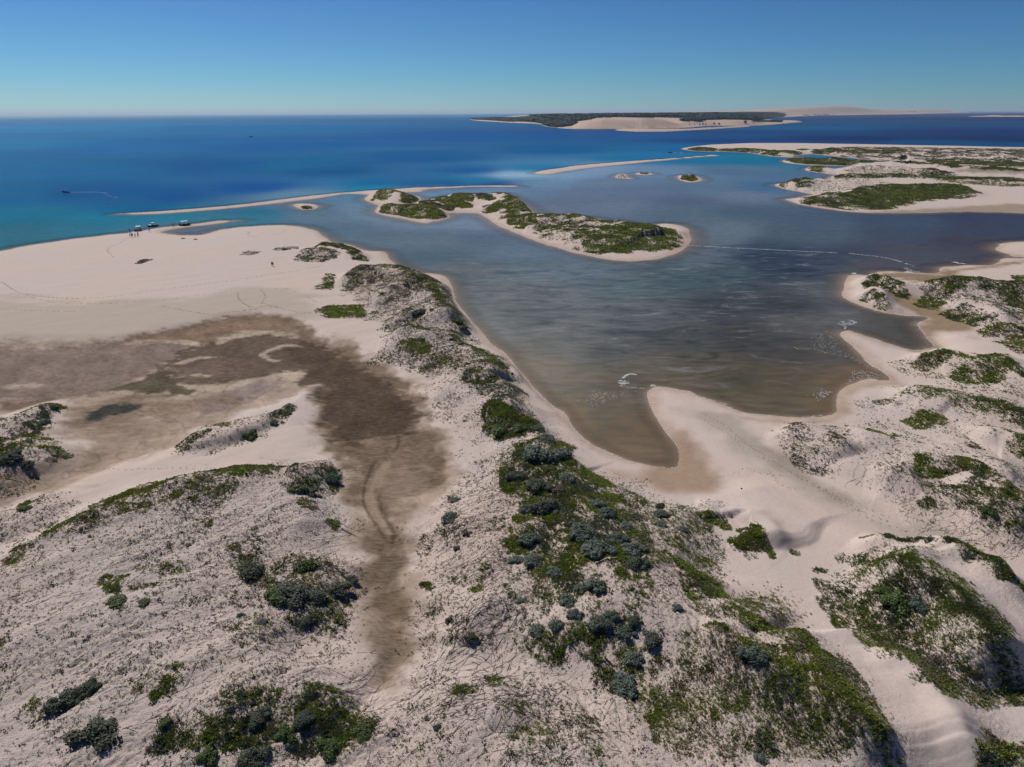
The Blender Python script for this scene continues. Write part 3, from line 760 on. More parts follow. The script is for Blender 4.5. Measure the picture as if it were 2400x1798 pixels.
t = NT('dune_sand')
geo = t.new('NewGeometry')
att = t.new('Attribute', attribute_name='soil')
aw = t.new('Attribute', attribute_name='damp')
ar = t.new('Attribute', attribute_name='rough')
pos = geo.outputs['Position']
n1 = t.noise(pos, 0.35, 4, 0.6)
n2 = t.noise(pos, 3.0, 4, 0.7)
n3 = t.noise(pos, 11.0, 3, 0.7)
c = t.mix(t.ramp(n1, 0.3, 0.7, 0.0, 0.22), att.outputs['Color'], (0.86, 0.84, 0.85), 'MULTIPLY')
c = t.mix(t.ramp(n2, 0.38, 0.72, 0.0, 0.42), c, (0.74, 0.71, 0.70), 'MULTIPLY')
speck = t.math('GREATER_THAN', n3, 0.66)
c = t.mix(t.math('MULTIPLY', speck, t.math('MULTIPLY_ADD', ar.outputs['Fac'], 0.18, 0.05)), c, (0.16, 0.13, 0.10))
# shell grit on the damp flats
vor = t.new('TexVoronoi', feature='F1')
vor.inputs['Scale'].default_value = 1.6
t.l.new(pos, vor.inputs['Vector'])
grit = t.math('MULTIPLY', t.math('LESS_THAN', vor.outputs['Distance'], 0.085), t.math('MULTIPLY', aw.outputs['Fac'], 0.8))
c = t.mix(grit, c, (0.62, 0.57, 0.5))
mp = t.new('Mapping')
mp.inputs['Rotation'].default_value = (0, 0, math.radians(20))
mp.inputs['Scale'].default_value = (0.5, 2.2, 1)
t.l.new(pos, mp.inputs[0])
rip = t.noise(mp.outputs[0], 1.4, 2, 0.6, 0.6)
c = t.mix(t.math('MULTIPLY', t.ramp(rip, 0.44, 0.58, 0.0, 1.0), aw.outputs['Fac']), c, (0.50, 0.46, 0.43), 'MULTIPLY')
b = t.new('BsdfPrincipled')
t.l.new(c, b.inputs['Base Color'])
b.inputs['Roughness'].default_value = 0.9
b.inputs['Specular IOR Level'].default_value = 0.06
hgt = t.math('ADD', t.math('MULTIPLY', n2, t.math('MULTIPLY_ADD', ar.outputs['Fac'], 0.22, 0.03)), t.math('MULTIPLY', n3, t.math('MULTIPLY_ADD', ar.outputs['Fac'], 0.08, 0.014)))
hgt = t.math('ADD', hgt, t.math('MULTIPLY', rip, t.math('MULTIPLY', aw.outputs['Fac'], 0.05)))
bp = t.new('Bump')
bp.inputs['Strength'].default_value = 0.9
bp.inputs['Distance'].default_value = 1.0
t.l.new(hgt, bp.inputs['Height'])
t.l.new(bp.outputs[0], b.inputs['Normal'])
t.l.new(b.outputs[0], t.out.inputs[0])
SAND = t.m
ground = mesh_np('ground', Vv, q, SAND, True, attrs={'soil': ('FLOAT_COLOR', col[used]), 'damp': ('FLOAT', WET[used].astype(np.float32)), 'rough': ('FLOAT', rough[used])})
tag(ground, 'pale beige sand of dunes, beaches, spits and tidal flats', kind='structure')
print('ground quads', len(q))

HG = Hh.reshape(nr, na)
SG = shore.reshape(nr, na)
_depi, _azi = dep[::-1], AZ


def sample(G, x, y):
    r = np.hypot(x, y)
    d = np.degrees(np.arctan2(CAM_H, r))
    fi = np.interp(d, _depi, np.arange(nr)[::-1])
    fj = np.interp(np.arctan2(x, y), _azi, np.arange(na))
    i, j = np.clip(fi.astype(int), 0, nr - 2), np.clip(fj.astype(int), 0, na - 2)
    u, v = fi - i, fj - j
    return (G[i, j] * (1 - u) * (1 - v) + G[i + 1, j] * u * (1 - v) + G[i, j + 1] * (1 - u) * v + G[i + 1, j + 1] * u * v)


def gz(x, y):
    return sample(HG, np.asarray(x, float), np.asarray(y, float))


_RM = np.exp(np.linspace(math.log(20), math.log(40000), 2600))


def PT(p):
    """sight line from the viewpoint -> first point where it meets the terrain or the sea"""
    p = np.atleast_2d(np.asarray(p, float))
    v = np.stack([(p[:, 0] - 1200) / FPX, (899 - p[:, 1]) / FPX, -np.ones(len(p))], 1) @ R3.T
    out = []
    for q in v:
        h_ = math.hypot(q[0], q[1])
        x_, y_ = q[0] / h_ * _RM, q[1] / h_ * _RM
        d_ = CAM_H + q[2] / h_ * _RM - np.maximum(gz(x_, y_), 0)
        k = int(np.argmax(d_ <= 0))
        if d_[k] > 0 or k == 0:
            g_ = np.array([x_[-1], y_[-1]])
        else:
            f_ = d_[k - 1] / (d_[k - 1] - d_[k])
            g_ = np.array([x_[k - 1] + (x_[k] - x_[k - 1]) * f_, y_[k - 1] + (y_[k] - y_[k - 1]) * f_])
        out.append([g_[0], g_[1], max(float(gz(g_[:1], g_[1:2])[0]), 0.0)])
    return np.array(out)


# ------------------------------------------------------------------ water
WC = [(0, 272, (101, 165, 186)),
 (500, 271, (49, 138, 174)),
 (1000, 272, (24, 119, 163)),
 (1300, 280, (12, 96, 149)),
 (100, 300, (15, 126, 174)),
 (600, 300, (5, 107, 163)),
 (0, 340, (16, 122, 165)),
 (300, 340, (3, 103, 160)),
 (700, 340, (3, 90, 154)),
 (1100, 320, (3, 83, 148)),
 (1500, 320, (3, 83, 142)),
 (0, 400, (16, 109, 152)),
 (200, 400, (4, 105, 153)),
 (500, 390, (3, 90, 146)),
 (700, 385, (3, 104, 149)),
 (800, 400, (3, 87, 139)),
 (1000, 370, (3, 87, 144)),
 (1300, 350, (3, 89, 143)),
 (0, 460, (4, 105, 145)),
 (200, 450, (3, 86, 142)),
 (400, 460, (3, 83, 142)),
 (600, 440, (3, 83, 147)),
 (900, 430, (4, 99, 150)),
 (1100, 400, (3, 92, 150)),
 (300, 490, (3, 99, 145)),
 (50, 510, (17, 115, 140)),
 (250, 510, (23, 126, 147)),
 (400, 505, (29, 132, 147)),
 (50, 560, (52, 110, 122)),
 (200, 535, (46, 117, 133)),
 (0, 545, (52, 110, 125)),
 (1100, 423, (23, 126, 158)),
 (900, 440, (23, 132, 158)),
 (700, 460, (105, 143, 160)),
 (1250, 395, (28, 126, 163)),
 (1500, 370, (16, 114, 157)),
 (1600, 345, (3, 104, 154)),
 (1700, 320, (3, 71, 121)),
 (1700, 330, (3, 55, 114)),
 (2000, 325, (3, 28, 91)),
 (2350, 325, (3, 28, 84)),
 (1800, 310, (3, 61, 117)),
 (1900, 290, (3, 67, 118)),
 (2100, 285, (3, 56, 106)),
 (2350, 280, (3, 28, 88)),
 (2200, 270, (3, 28, 96)),
 (1800, 300, (3, 84, 126)),
 (2300, 308, (3, 37, 98)),
 (2200, 335, (3, 65, 112)),
 (1650, 345, (3, 84, 138)),
 (600, 500, (46, 117, 136)),
 (550, 515, (63, 126, 139)),
 (450, 540, (106, 114, 127)),
 (400, 548, (112, 120, 130)),
 (700, 475, (113, 139, 154)),
 (760, 500, (102, 124, 134)),
 (800, 540, (100, 120, 130)),
 (850, 490, (122, 146, 158)),
 (900, 560, (97, 114, 123)),
 (900, 590, (99, 111, 115)),
 (1000, 560, (103, 121, 128)),
 (1000, 600, (90, 107, 113)),
 (1000, 520, (128, 144, 153)),
 (1100, 525, (129, 144, 157)),
 (1060, 560, (112, 123, 129)),
 (1100, 560, (92, 109, 122)),
 (1200, 590, (108, 125, 135)),
 (950, 640, (116, 112, 109)),
 (1100, 640, (107, 114, 113)),
 (1200, 640, (107, 121, 123)),
 (1350, 640, (109, 121, 126)),
 (1000, 445, (126, 152, 167)),
 (1150, 445, (125, 147, 164)),
 (1000, 432, (4, 91, 139)),
 (1150, 432, (8, 83, 139)),
 (1060, 428, (4, 86, 144)),
 (1250, 432, (122, 152, 169)),
 (1200, 410, (161, 195, 208)),
 (1300, 410, (142, 171, 187)),
 (1400, 400, (139, 164, 181)),
 (1400, 430, (117, 136, 153)),
 (1550, 400, (122, 152, 169)),
 (1700, 400, (94, 124, 142)),
 (1600, 375, (22, 120, 157)),
 (1750, 375, (16, 120, 146)),
 (1350, 450, (112, 126, 143)),
 (1500, 450, (112, 126, 143)),
 (1650, 440, (104, 125, 142)),
 (1300, 480, (112, 123, 137)),
 (1450, 480, (116, 127, 141)),
 (1600, 470, (98, 110, 126)),
 (1800, 440, (79, 117, 144)),
 (1750, 460, (116, 128, 143)),
 (1600, 500, (100, 118, 125)),
 (1750, 500, (87, 104, 113)),
 (1900, 520, (84, 99, 111)),
 (2100, 515, (70, 83, 100)),
 (2300, 510, (61, 67, 86)),
 (2350, 540, (63, 68, 83)),
 (2100, 550, (68, 78, 91)),
 (1900, 550, (85, 99, 107)),
 (1700, 560, (107, 120, 124)),
 (1640, 600, (105, 114, 119)),
 (1700, 540, (113, 126, 131)),
 (1800, 580, (64, 78, 92)),
 (2000, 590, (69, 76, 87)),
 (2150, 600, (83, 81, 87)),
 (2250, 570, (64, 64, 75)),
 (2300, 585, (80, 76, 82)),
 (1900, 620, (69, 76, 86)),
 (1800, 610, (55, 67, 78)),
 (1870, 635, (58, 68, 79)),
 (1980, 650, (98, 100, 100)),
 (1960, 690, (106, 108, 106)),
 (2050, 620, (86, 83, 86)),
 (1600, 650, (84, 99, 100)),
 (1700, 640, (80, 94, 96)),
 (1450, 680, (100, 114, 113)),
 (1300, 700, (116, 120, 116)),
 (1150, 680, (118, 119, 115)),
 (1200, 740, (111, 113, 108)),
 (1150, 760, (129, 129, 120)),
 (1350, 760, (113, 115, 110)),
 (1500, 730, (106, 107, 104)),
 (1700, 720, (76, 77, 77)),
 (1850, 720, (70, 70, 71)),
 (2000, 720, (88, 86, 85)),
 (1900, 750, (102, 100, 95)),
 (1980, 740, (110, 109, 102)),
 (2080, 750, (86, 85, 78)),
 (2150, 770, (73, 70, 66)),
 (2120, 800, (83, 81, 74)),
 (1600, 800, (82, 83, 78)),
 (1750, 800, (73, 72, 67)),
 (1450, 820, (100, 100, 94)),
 (1300, 820, (118, 117, 109)),
 (1850, 830, (78, 76, 70)),
 (1950, 830, (85, 82, 75)),
 (1250, 860, (138, 128, 108)),
 (1350, 900, (126, 118, 99)),
 (1500, 870, (107, 99, 83)),
 (1650, 870, (93, 87, 71)),
 (1750, 900, (86, 81, 62)),
 (1850, 900, (96, 88, 67)),
 (1950, 900, (115, 97, 73)),
 (2050, 880, (115, 97, 75)),
 (1600, 920, (119, 108, 87)),
 (1750, 950, (107, 97, 76)),
 (1950, 960, (111, 95, 72)),
 (1400, 960, (113, 104, 84)),
 (1480, 930, (107, 97, 79)),
 (1350, 980, (136, 116, 90)),
 (1450, 1010, (115, 98, 76)),
 (1550, 1060, (124, 105, 81)),
 (1480, 1075, (135, 114, 88)),
 (1540, 990, (113, 95, 73)),
 (2200, 840, (110, 108, 96))]
wdep = np.concatenate([np.linspace(75, 40, 20)[:-1], np.arange(40, 12, -0.22), np.arange(12, 3, -0.09), np.arange(3, 0.03, -0.022)])
wrr = np.append(CAM_H / np.tan(np.radians(wdep)), 150000.0)
waz = np.radians(np.concatenate([np.linspace(-180, -46, 24)[:-1], np.linspace(-46, 46, 520), np.linspace(46, 180, 24)[1:]]))
WA, WR = np.meshgrid(waz, wrr)
wx, wy = (np.sin(WA) * WR).ravel(), (np.cos(WA) * WR).ravel()
wp = np.array([w[:2] for w in WC], float)
wg = P(wp)
# interpolate in (bearing, log range) – the natural scale of a survey from one hill
fa = lambda x, y: np.arctan2(x, y) * 10.0
fr = lambda x, y: np.log(np.hypot(x, y) + 1) * 5.0
ca, cr = fa(wg[:, 0], wg[:, 1]), fr(wg[:, 0], wg[:, 1])
wcl = np.array([lin(w[2]) for w in WC])
wcol = np.zeros((len(wx), 3), np.float32)
wrng = np.hypot(wx, wy)
jx = fbm(wx / np.clip(wrng / 60, 1, 999), wy / np.clip(wrng / 60, 1, 999), 8, 2, 81)
for i in range(0, len(wx), 20000):
    a_, r_ = fa(wx[i:i + 20000], wy[i:i + 20000]), fr(wx[i:i + 20000], wy[i:i + 20000])
    a_ = a_ + jx[i:i + 20000] * 0.25
    d2 = (np.clip(a_, -9, 9)[:, None] - ca) ** 2 + (r_[:, None] - cr) ** 2 * 1.6
    w_ = 1 / (d2 + 0.06) ** 1.9
    wcol[i:i + 20000] = (w_ @ wcl) / w_.sum(1, keepdims=True)
inside = (np.abs(WA.ravel()) < AZ.max()) & (wrng < RR.max())
wsh = np.where(inside, sample(SG, wx, wy), -400)
wdepth = np.clip(-wsh / np.clip(wrng / 100, 1, 4), -2, 40).astype(np.float32)
# pale shallows beside the bars
wi = np.arange(len(wrr) * len(waz)).reshape(len(wrr), len(waz))
wq = np.stack([wi[:-1, :-1], wi[1:, :-1], wi[1:, 1:], wi[:-1, 1:]], -1).reshape(-1, 4)
deep_in = (wdepth < -1.9)
wq = wq[~deep_in[wq].all(1)]
t = NT('sea_water')
geo = t.new('NewGeometry')
pos = geo.outputs['Position']
att = t.new('Attribute', attribute_name='body')
ad = t.new('Attribute', attribute_name='shoredist')
ag = t.new('Attribute', attribute_name='weed')
mp = t.new('Mapping')
mp.inputs['Rotation'].default_value = (0, 0, math.radians(-18))
mp.inputs['Scale'].default_value = (0.42, 1.0, 1)
t.l.new(pos, mp.inputs[0])
st1 = t.noise(mp.outputs[0], 0.012, 4, 0.6)
st2 = t.noise(mp.outputs[0], 0.17, 5, 0.7, 0.9)
st3 = t.noise(mp.outputs[0], 0.45, 3, 0.6)
st0 = t.noise(mp.outputs[0], 0.0016, 4, 0.62)
c = att.outputs['Color']
c = t.mix(t.ramp(st0, 0.38, 0.62, 0.0, 0.9), c, (0.66, 0.72, 0.86), 'MULTIPLY')
c = t.mix(t.ramp(st1, 0.38, 0.62, 0.0, 0.6), c, (0.72, 0.8, 0.85), 'MULTIPLY')
c = t.mix(t.math('MULTIPLY', t.ramp(st2, 0.5, 0.66, 0.0, 1.0), ag.outputs['Fac']), c, (0.45, 0.55, 0.58), 'MULTIPLY')
c = t.mix(t.math('MULTIPLY', t.ramp(st2, 0.44, 0.31, 0.0, 0.75), ag.outputs['Fac']), c, (0.25, 0.26, 0.26))
c = t.mix(t.ramp(st3, 0.38, 0.66, 0.0, 0.75), c, (0.66, 0.72, 0.76), 'MULTIPLY')
st4 = t.noise(mp.outputs[0], 0.05, 4, 0.7)
c = t.mix(t.ramp(st4, 0.36, 0.64, 0.45, 0.0), c, (1.35, 1.22, 1.15), 'MULTIPLY')
# sparse whitecaps and wavelets on the open sea
wv = t.noise(mp.outputs[0], 0.9, 4, 0.75)
aop = t.new('Attribute', attribute_name='open')
c = t.mix(t.math('MULTIPLY', t.ramp(wv, 0.52, 0.75, 0.0, 0.35), aop.outputs['Fac']), c, (0.05, 0.25, 0.38))
dif = t.new('BsdfDiffuse')
t.l.new(c, dif.inputs['Color'])
gls = t.new('BsdfGlossy')
gls.inputs['Roughness'].default_value = 0.13
lw = t.new('LayerWeight')
lw.inputs['Blend'].default_value = 0.5
wmx = t.new('MixShader')
t.l.new(t.math('MULTIPLY_ADD', t.math('POWER', lw.outputs['Facing'], 5.0), 0.11, 0.02), wmx.inputs[0])
t.l.new(dif.outputs[0], wmx.inputs[1])
t.l.new(gls.outputs[0], wmx.inputs[2])
w1 = t.noise(mp.outputs[0], 1.1, 4, 0.65)
w2 = t.noise(mp.outputs[0], 0.25, 2, 0.5)
hg = t.math('ADD', t.math('MULTIPLY', w1, 0.22), t.math('MULTIPLY', w2, 0.35))
bp = t.new('Bump')
bp.inputs['Strength'].default_value = 0.45
bp.inputs['Distance'].default_value = 1.0
t.l.new(hg, bp.inputs['Height'])
t.l.new(bp.outputs[0], gls.inputs['Normal'])
tr = t.new('BsdfTransparent')
mx = t.new('MixShader')
t.l.new(t.ramp(ad.outputs['Fac'], 0.0, 3.0, 0.35, 1.0), mx.inputs[0])
t.l.new(tr.outputs[0], mx.inputs[1])
t.l.new(wmx.outputs[0], mx.inputs[2])
t.l.new(mx.outputs[0], t.out.inputs[0])
WATER = t.m
weed = np.zeros(len(wx), np.float32)
WEEDP = P(catmull(Z('5', [(900, 300), (1200, 250), (1800, 350)], 's', [(1650, 560), (2000, 620), (1900, 800), (1750, 950), (1500, 950), (1350, 850), (1150, 750), (1080, 660)]), 3))
weed = sstep(-20, 20, sdf(WEEDP, wx, wy, 40)).astype(np.float32) * 0.8
LAG = P(catmull(Z('s', [(560, 530), (900, 450), (1200, 425), (1600, 372), (1800, 380), (2500, 520), (2500, 700), (2100, 900), (1550, 1100), (1000, 640), (800, 560)]), 3))
openw = (1 - sstep(-15, 25, sdf(LAG, wx, wy, 60))).astype(np.float32)
water = mesh_np('sea_water', np.column_stack([wx, wy, np.zeros(len(wx))]), wq, WATER, True,
                attrs={'body': ('FLOAT_COLOR', wcol), 'shoredist': ('FLOAT', wdepth), 'weed': ('FLOAT', weed), 'open': ('FLOAT', openw)})
water.name = 'water'
tag(water, 'deep blue sea shading into the grey green tidal lagoon', kind='structure')

# ------------------------------------------------------------------ plant materials
def leaf_mat(name, c1, c2, rough=0.55, trans=0.25):
    t = NT(name)
    oi = t.new('ObjectInfo')
    geo = t.new('NewGeometry')
    n = t.noise(geo.outputs['Position'], 2.3, 2, 0.6)
    f = t.math('ADD', t.math('MULTIPLY', oi.outputs['Random'], 0.5), t.math('MULTIPLY', n, 0.5))
    c = t.mix(t.ramp(f, 0.25, 0.8), c1, c2)
    c = t.mix(t.math('MULTIPLY', geo.outputs['Random Per Island'], 0.5), c, tuple(x * 0.45 for x in c1))
    d = t.new('BsdfPrincipled')
    t.l.new(c, d.inputs['Base Color'])
    d.inputs['Roughness'].default_value = rough
    d.inputs['Specular IOR Level'].default_value = 0.25
    tr = t.new('BsdfTranslucent')
    t.l.new(c, tr.inputs['Color'])
    mx = t.new('MixShader')
    mx.inputs[0].default_value = trans
    t.l.new(d.outputs[0], mx.inputs[1])
    t.l.new(tr.outputs[0], mx.inputs[2])
    t.l.new(mx.outputs[0], t.out.inputs[0])
    return t.m


M_BRIGHT = leaf_mat('bright_green_leaves', (0.22, 0.31, 0.035), (0.34, 0.38, 0.06), 0.55, 0.35)
M_OLIVE = leaf_mat('olive_leaves', (0.21, 0.23, 0.055), (0.31, 0.28, 0.10), 0.55, 0.35)
M_DARK = leaf_mat('dark_green_leaves', (0.095, 0.145, 0.035), (0.16, 0.195, 0.065), 0.55, 0.3)
M_BROWN = leaf_mat('dry_brown_leaves', (0.16, 0.12, 0.08), (0.10, 0.08, 0.06))
M_GREY = leaf_mat('silver_grey_leaves', (0.13, 0.165, 0.125), (0.22, 0.25, 0.20), 0.8, 0.2)
M_GREYD = leaf_mat('grey_green_leaves', (0.085, 0.105, 0.065), (0.145, 0.16, 0.12), 0.8, 0.15)
M_TWIG = simple_mat('weathered_twigs', (0.13, 0.10, 0.08), 0.8)
M_CORE = simple_mat('inner_twigs', (0.035, 0.036, 0.024), 0.9)
M_FOREST = leaf_mat('woodland_leaves', (0.03, 0.06, 0.065), (0.05, 0.085, 0.085), 0.7, 0.05)  # bluish distance haze is mixed into these leaf colours


def leaves(r, n, centre_fn, size, up=0.4, nrm_fn=None):
    """n small folded leaves as two triangles each"""
    V, F = [], []
    for i in range(n):
        c, nv = centre_fn(i)
        a = r.normal(size=3)
        a[2] += up
        u = np.cross(nv, a); u /= np.linalg.norm(u) + 1e-6
        w = np.cross(nv, u)
        tilt = r.uniform(-0.6, 0.6)
        w = w * math.cos(tilt) + nv * math.sin(tilt)
        s = size * r.uniform(0.7, 1.35)
        b = len(V)
        V += [c - u * s * 0.5, c + w * s * 0.32, c + u * s * 0.55, c - w * s * 0.32]
        F += [(b, b + 1, b + 2, b + 3)]
    return np.array(V), np.array(F)


def tuft_mesh(name, seed, mat, n=12, spread=0.5, height=0.45, width=0.2):
    r = np.random.default_rng(seed)
    V, F = [], []
    for i in range(n):
        a = r.uniform(0, 2 * np.pi)
        rr = spread * math.sqrt(r.uniform(0, 1)) * 0.8
        base = np.array([rr * math.cos(a), rr * math.sin(a), -0.03])
        out = np.array([math.cos(a), math.sin(a), 0]) * r.uniform(0.05, 0.3)
        h = height * r.uniform(0.5, 1.1) * (1 - 0.5 * rr)
        side = np.array([-math.sin(a + r.uniform(-1, 1)), math.cos(a), 0]) * width * r.uniform(0.6, 1.2)
        m = base + out * 0.5 + [0, 0, h * 0.65]
        tip = base + out * 1.2 + [0, 0, h]
        b = len(V)
        V += [base, m - side * 0.5, tip, m + side * 0.5]
        F += [(b, b + 1, b + 2, b + 3)]
    me = bpy.data.meshes.new(name)
    me.from_pydata([tuple(v) for v in V], [], F)
    me.materials.append(mat)
    return bpy.data.objects.new(name, me)


PCOL = bpy.data.collections.new('plant_sources')
kinds = [('a_bright', M_BRIGHT, .42), ('b_olive', M_OLIVE, .40), ('c_dark', M_DARK, .45), ('d_brown', M_BROWN, .34), ('e_grey', M_GREY, .42)]
for i, (nm, m_, hgt_) in enumerate(kinds):
    for k in range(2):
        PCOL.objects.link(tuft_mesh('tuft_%s_%d' % (nm, k), 10 * i + k, m_, 13 if k else 10, 0.5 if k else 0.42, hgt_, 0.26))
# index = kind*2 + k (alphabetical)


def gn_group(coll, nm):
    g = bpy.data.node_groups.new(nm, 'GeometryNodeTree')
    g.interface.new_socket('Geometry', in_out='INPUT', socket_type='NodeSocketGeometry')
    g.interface.new_socket('Geometry', in_out='OUTPUT', socket_type='NodeSocketGeometry')
    n, l = g.nodes, g.links
    gi, go = n.new('NodeGroupInput'), n.new('NodeGroupOutput')
    ci = n.new('GeometryNodeCollectionInfo')
    ci.inputs['Collection'].default_value = coll
    ci.inputs['Separate Children'].default_value = True
    ci.inputs['Reset Children'].default_value = True
    ip = n.new('GeometryNodeInstanceOnPoints')
    ip.inputs['Pick Instance'].default_value = True

    def na(name, typ):
        a = n.new('GeometryNodeInputNamedAttribute')
        a.data_type = typ
        a.inputs['Name'].default_value = name
        return a.outputs['Attribute']
    l.new(gi.outputs[0], ip.inputs['Points'])
    l.new(ci.outputs[0], ip.inputs['Instance'])
    l.new(na('variant', 'INT'), ip.inputs['Instance Index'])
    e = n.new('FunctionNodeEulerToRotation')
    l.new(na('turn', 'FLOAT_VECTOR'), e.inputs[0])
    l.new(e.outputs[0], ip.inputs['Rotation'])
    l.new(na('size', 'FLOAT_VECTOR'), ip.inputs['Scale'])
    l.new(ip.outputs[0], go.inputs[0])
    return g


GN_PLANTS = gn_group(PCOL, 'plants_on_sand')
n_inst = 0


def stuff_points(name, pts, variant, turn, size, label, group_tree, cat='plants'):
    global n_inst
    n_inst += len(pts)
    o = mesh_np(name, pts, np.zeros((0, 4), int), None, attrs={'variant': ('INT', variant.astype(np.int32)), 'turn': ('FLOAT_VECTOR', turn), 'size': ('FLOAT_VECTOR', size)})
    md = o.modifiers.new('scatter', 'NODES')
    md.node_group = group_tree
    tag(o, label, cat, kind='stuff')
    return o


MIXES = {  # bright, olive, dark, brown, grey
    'green': (.42, .28, .22, .06, .02), 'bright': (.7, .2, .1, 0, 0), 'olive': (.22, .46, .12, .2, 0), 'brown': (.03, .17, .16, .50, .14), 'dark': (.12, .2, .52, .12, .04),
    'grey': (.03, .1, .2, .15, .52), 'sparse': (.03, .20, .22, .43, .12), 'mix': (.25, .22, .24, .1, .19)}


def scatter_poly(pts, cover, size, mix, z=1.0, clump=0.6, cs=3.0, soft=1.0, n=3, lean=0.0, flat=1.0, streaks=None):
    """returns arrays of plants for one traced patch"""
    w = P(catmull(pts, n), z)
    lo, hi = w.min(0), w.max(0)
    area = np.prod(hi - lo)
    c = w.mean(0)
    dmean = np.hypot(*c)
    s0 = size * 0.9 * max(1.0, (dmean / 95)) ** 0.58
    cover = min(cover * (1.35 + 1.15 * min(1, cover)), 2.7 if dmean < 125 else 1.75)
    cnt = int(min(cover * area / (0.40 * s0 * s0), 400000))
    x, y = rng.uniform(lo[0], hi[0], cnt), rng.uniform(lo[1], hi[1], cnt)
    bx = np.arctan2(x, y)
    keep = (np.abs(bx) < 0.80) & (np.hypot(x, y) > 36)
    x, y = x[keep], y[keep]
    s = sdf(w, x, y, soft * 3 + 1)
    soft = soft * 1.35
    s = s + fbm(x, y, 2.5 * soft + 1, 3, 91) * soft * 1.5
    pr = sstep(-soft, soft, s)
    if streaks == 'L':
        u, v = x * sL + y * cL, x * cL - y * sL
        cl = fbm(u / 2.5, v, cs, 3, 92)
    elif streaks == 'R':
        u, v = -x * .28 + y * .96, x * .96 + y * .28
        cl = fbm(u / 2.5, v, cs, 3, 92)
    else:
        cl = fbm(x, y, cs, 3, 92)
    pr = pr * (1 - clump + clump * 2.0 * sstep(-0.25, 0.45, cl))
    k = rng.uniform(0, 1, len(x)) < pr
    x, y = x[k], y[k]
    zz = gz(x, y)
    k = zz > 0.35
    x, y, zz = x[k], y[k], zz[k]
    m = len(x)
    sz = s0 * np.exp(rng.normal(0, 0.3, m)) * (1 + 0.45 * np.clip(fbm(x, y, 1.6 * max(1, dmean / 110), 2, 94), -1, 1))
    size3 = np.stack([sz, sz, sz * rng.uniform(0.7, 1.3, m) * flat], 1)
    turn = np.stack([rng.normal(0, .15, m), rng.normal(0, .15, m), rng.uniform(0, 6.28, m)], 1)
    pk = np.array(MIXES[mix]); pk = pk / pk.sum()
    # neighbours tend to be of one kind
    base = rng.uniform(0, 1, m) * 0.55 + (fbm(x, y, 5.0, 2, 93) * 0.6 + 0.5) * 0.45
    base = np.clip(base, 0, 0.9999)
    order = np.argsort(np.argsort(base)) / max(m, 1)
    kind = np.searchsorted(np.cumsum(pk), order, side='right').clip(0, 4)
    return np.stack([x, y, zz], 1), kind * 2 + rng.integers(0, 2, m), turn, size3


def patch(name, label, items, cat='plants'):
    A = [scatter_poly(*it[:1], **it[1]) for it in items]
    A = [a for a in A if len(a[0])]
    if not A: return
    return stuff_points(name, *[np.concatenate([a[i] for a in A]) for i in range(4)], label, GN_PLANTS, cat)


d = dict
# --- left foreground field
patch('dune_plants', 'thin scatter of brown and olive creeping plants over the wide sand slope at lower left', [
    (LEFTF, d(cover=.10, size=.22, mix='sparse', clump=.75, cs=4, soft=2, streaks='L')),
    (Z('b', [(0, 0), (2212, 0), (2300, 600), (1800, 1377), (0, 1377)], 's', [(-100, 1900), (-100, 1300)]), d(cover=.05, size=.34, mix='sparse', clump=.95, cs=6, soft=2, streaks='L')),
    (Z('b', [(1550, 620), (1700, 560), (1900, 500), (1950, 540), (1850, 640), (1900, 720), (1700, 760), (1550, 740)]), d(cover=.22, size=.3, mix='olive', soft=1)),
    (Z('b', [(780, 1000), (860, 900), (1040, 860), (1150, 900), (1180, 960), (1000, 1040), (900, 1060)]), d(cover=.35, size=.36, mix='olive', soft=1)),
    (Z('b', [(1000, 1040), (1100, 1020), (1180, 960), (1240, 960), (1220, 1000), (1120, 1080), (1050, 1110)]), d(cover=.9, size=.36, mix='green', soft=.5)),
    (Z('b', [(650, 290), (720, 230), (840, 250), (830, 310), (800, 370), (700, 340)]), d(cover=1.0, size=.34, mix='green', soft=.5)),
    (Z('b', [(880, 300), (1000, 290), (1200, 320), (1180, 350), (950, 345)]), d(cover=.6, size=.34, mix='dark', soft=.6)),  # dark tufts at the right end also stand in for cast shadows
    (Z('b', [(1050, 210), (1130, 150), (1250, 190), (1240, 230), (1100, 240)]), d(cover=.5, size=.34, mix='green', soft=.8)),
    (Z('b', [(900, 180), (950, 130), (1200, 0), (1250, 0), (1200, 120), (1000, 230)]), d(cover=.2, size=.3, mix='brown', soft=1)),
    (Z('a', [(1900, 850), (1980, 820), (2050, 850), (2040, 880), (1930, 885)]), d(cover=.8, size=.34, mix='olive', soft=.5)),
    (Z('a', [(2115, 920), (2160, 905), (2205, 940), (2190, 965), (2130, 955)]), d(cover=1.0, size=.34, mix='green', soft=.4)),
    (Z('a', [(50, 1180), (130, 1100), (240, 1120), (270, 1150), (180, 1190), (100, 1240)]), d(cover=.8, size=.34, mix='olive', soft=.7)),
    (Z('a', [(290, 1050), (320, 1030), (380, 1050), (360, 1080), (300, 1085)]), d(cover=.7, size=.32, mix='olive', soft=.5)),
    (Z('b', [(0, 640), (60, 560), (90, 640), (50, 720), (0, 700)]), d(cover=.4, size=.34, mix='olive', soft=.8)),
    (Z('b', [(-20, 950), (60, 900), (40, 1050), (-20, 1100)]), d(cover=.6, size=.36, mix='olive', soft=.8)),
    (Z('b', [(240, 1030), (330, 1040), (420, 1100), (330, 1260), (240, 1200)]), d(cover=.4, size=.34, mix='olive', soft=1)),
    (Z('b', [(1400, 570), (1500, 560), (1580, 600), (1520, 640)]), d(cover=.4, size=.3, mix='brown', soft=.6)),
])
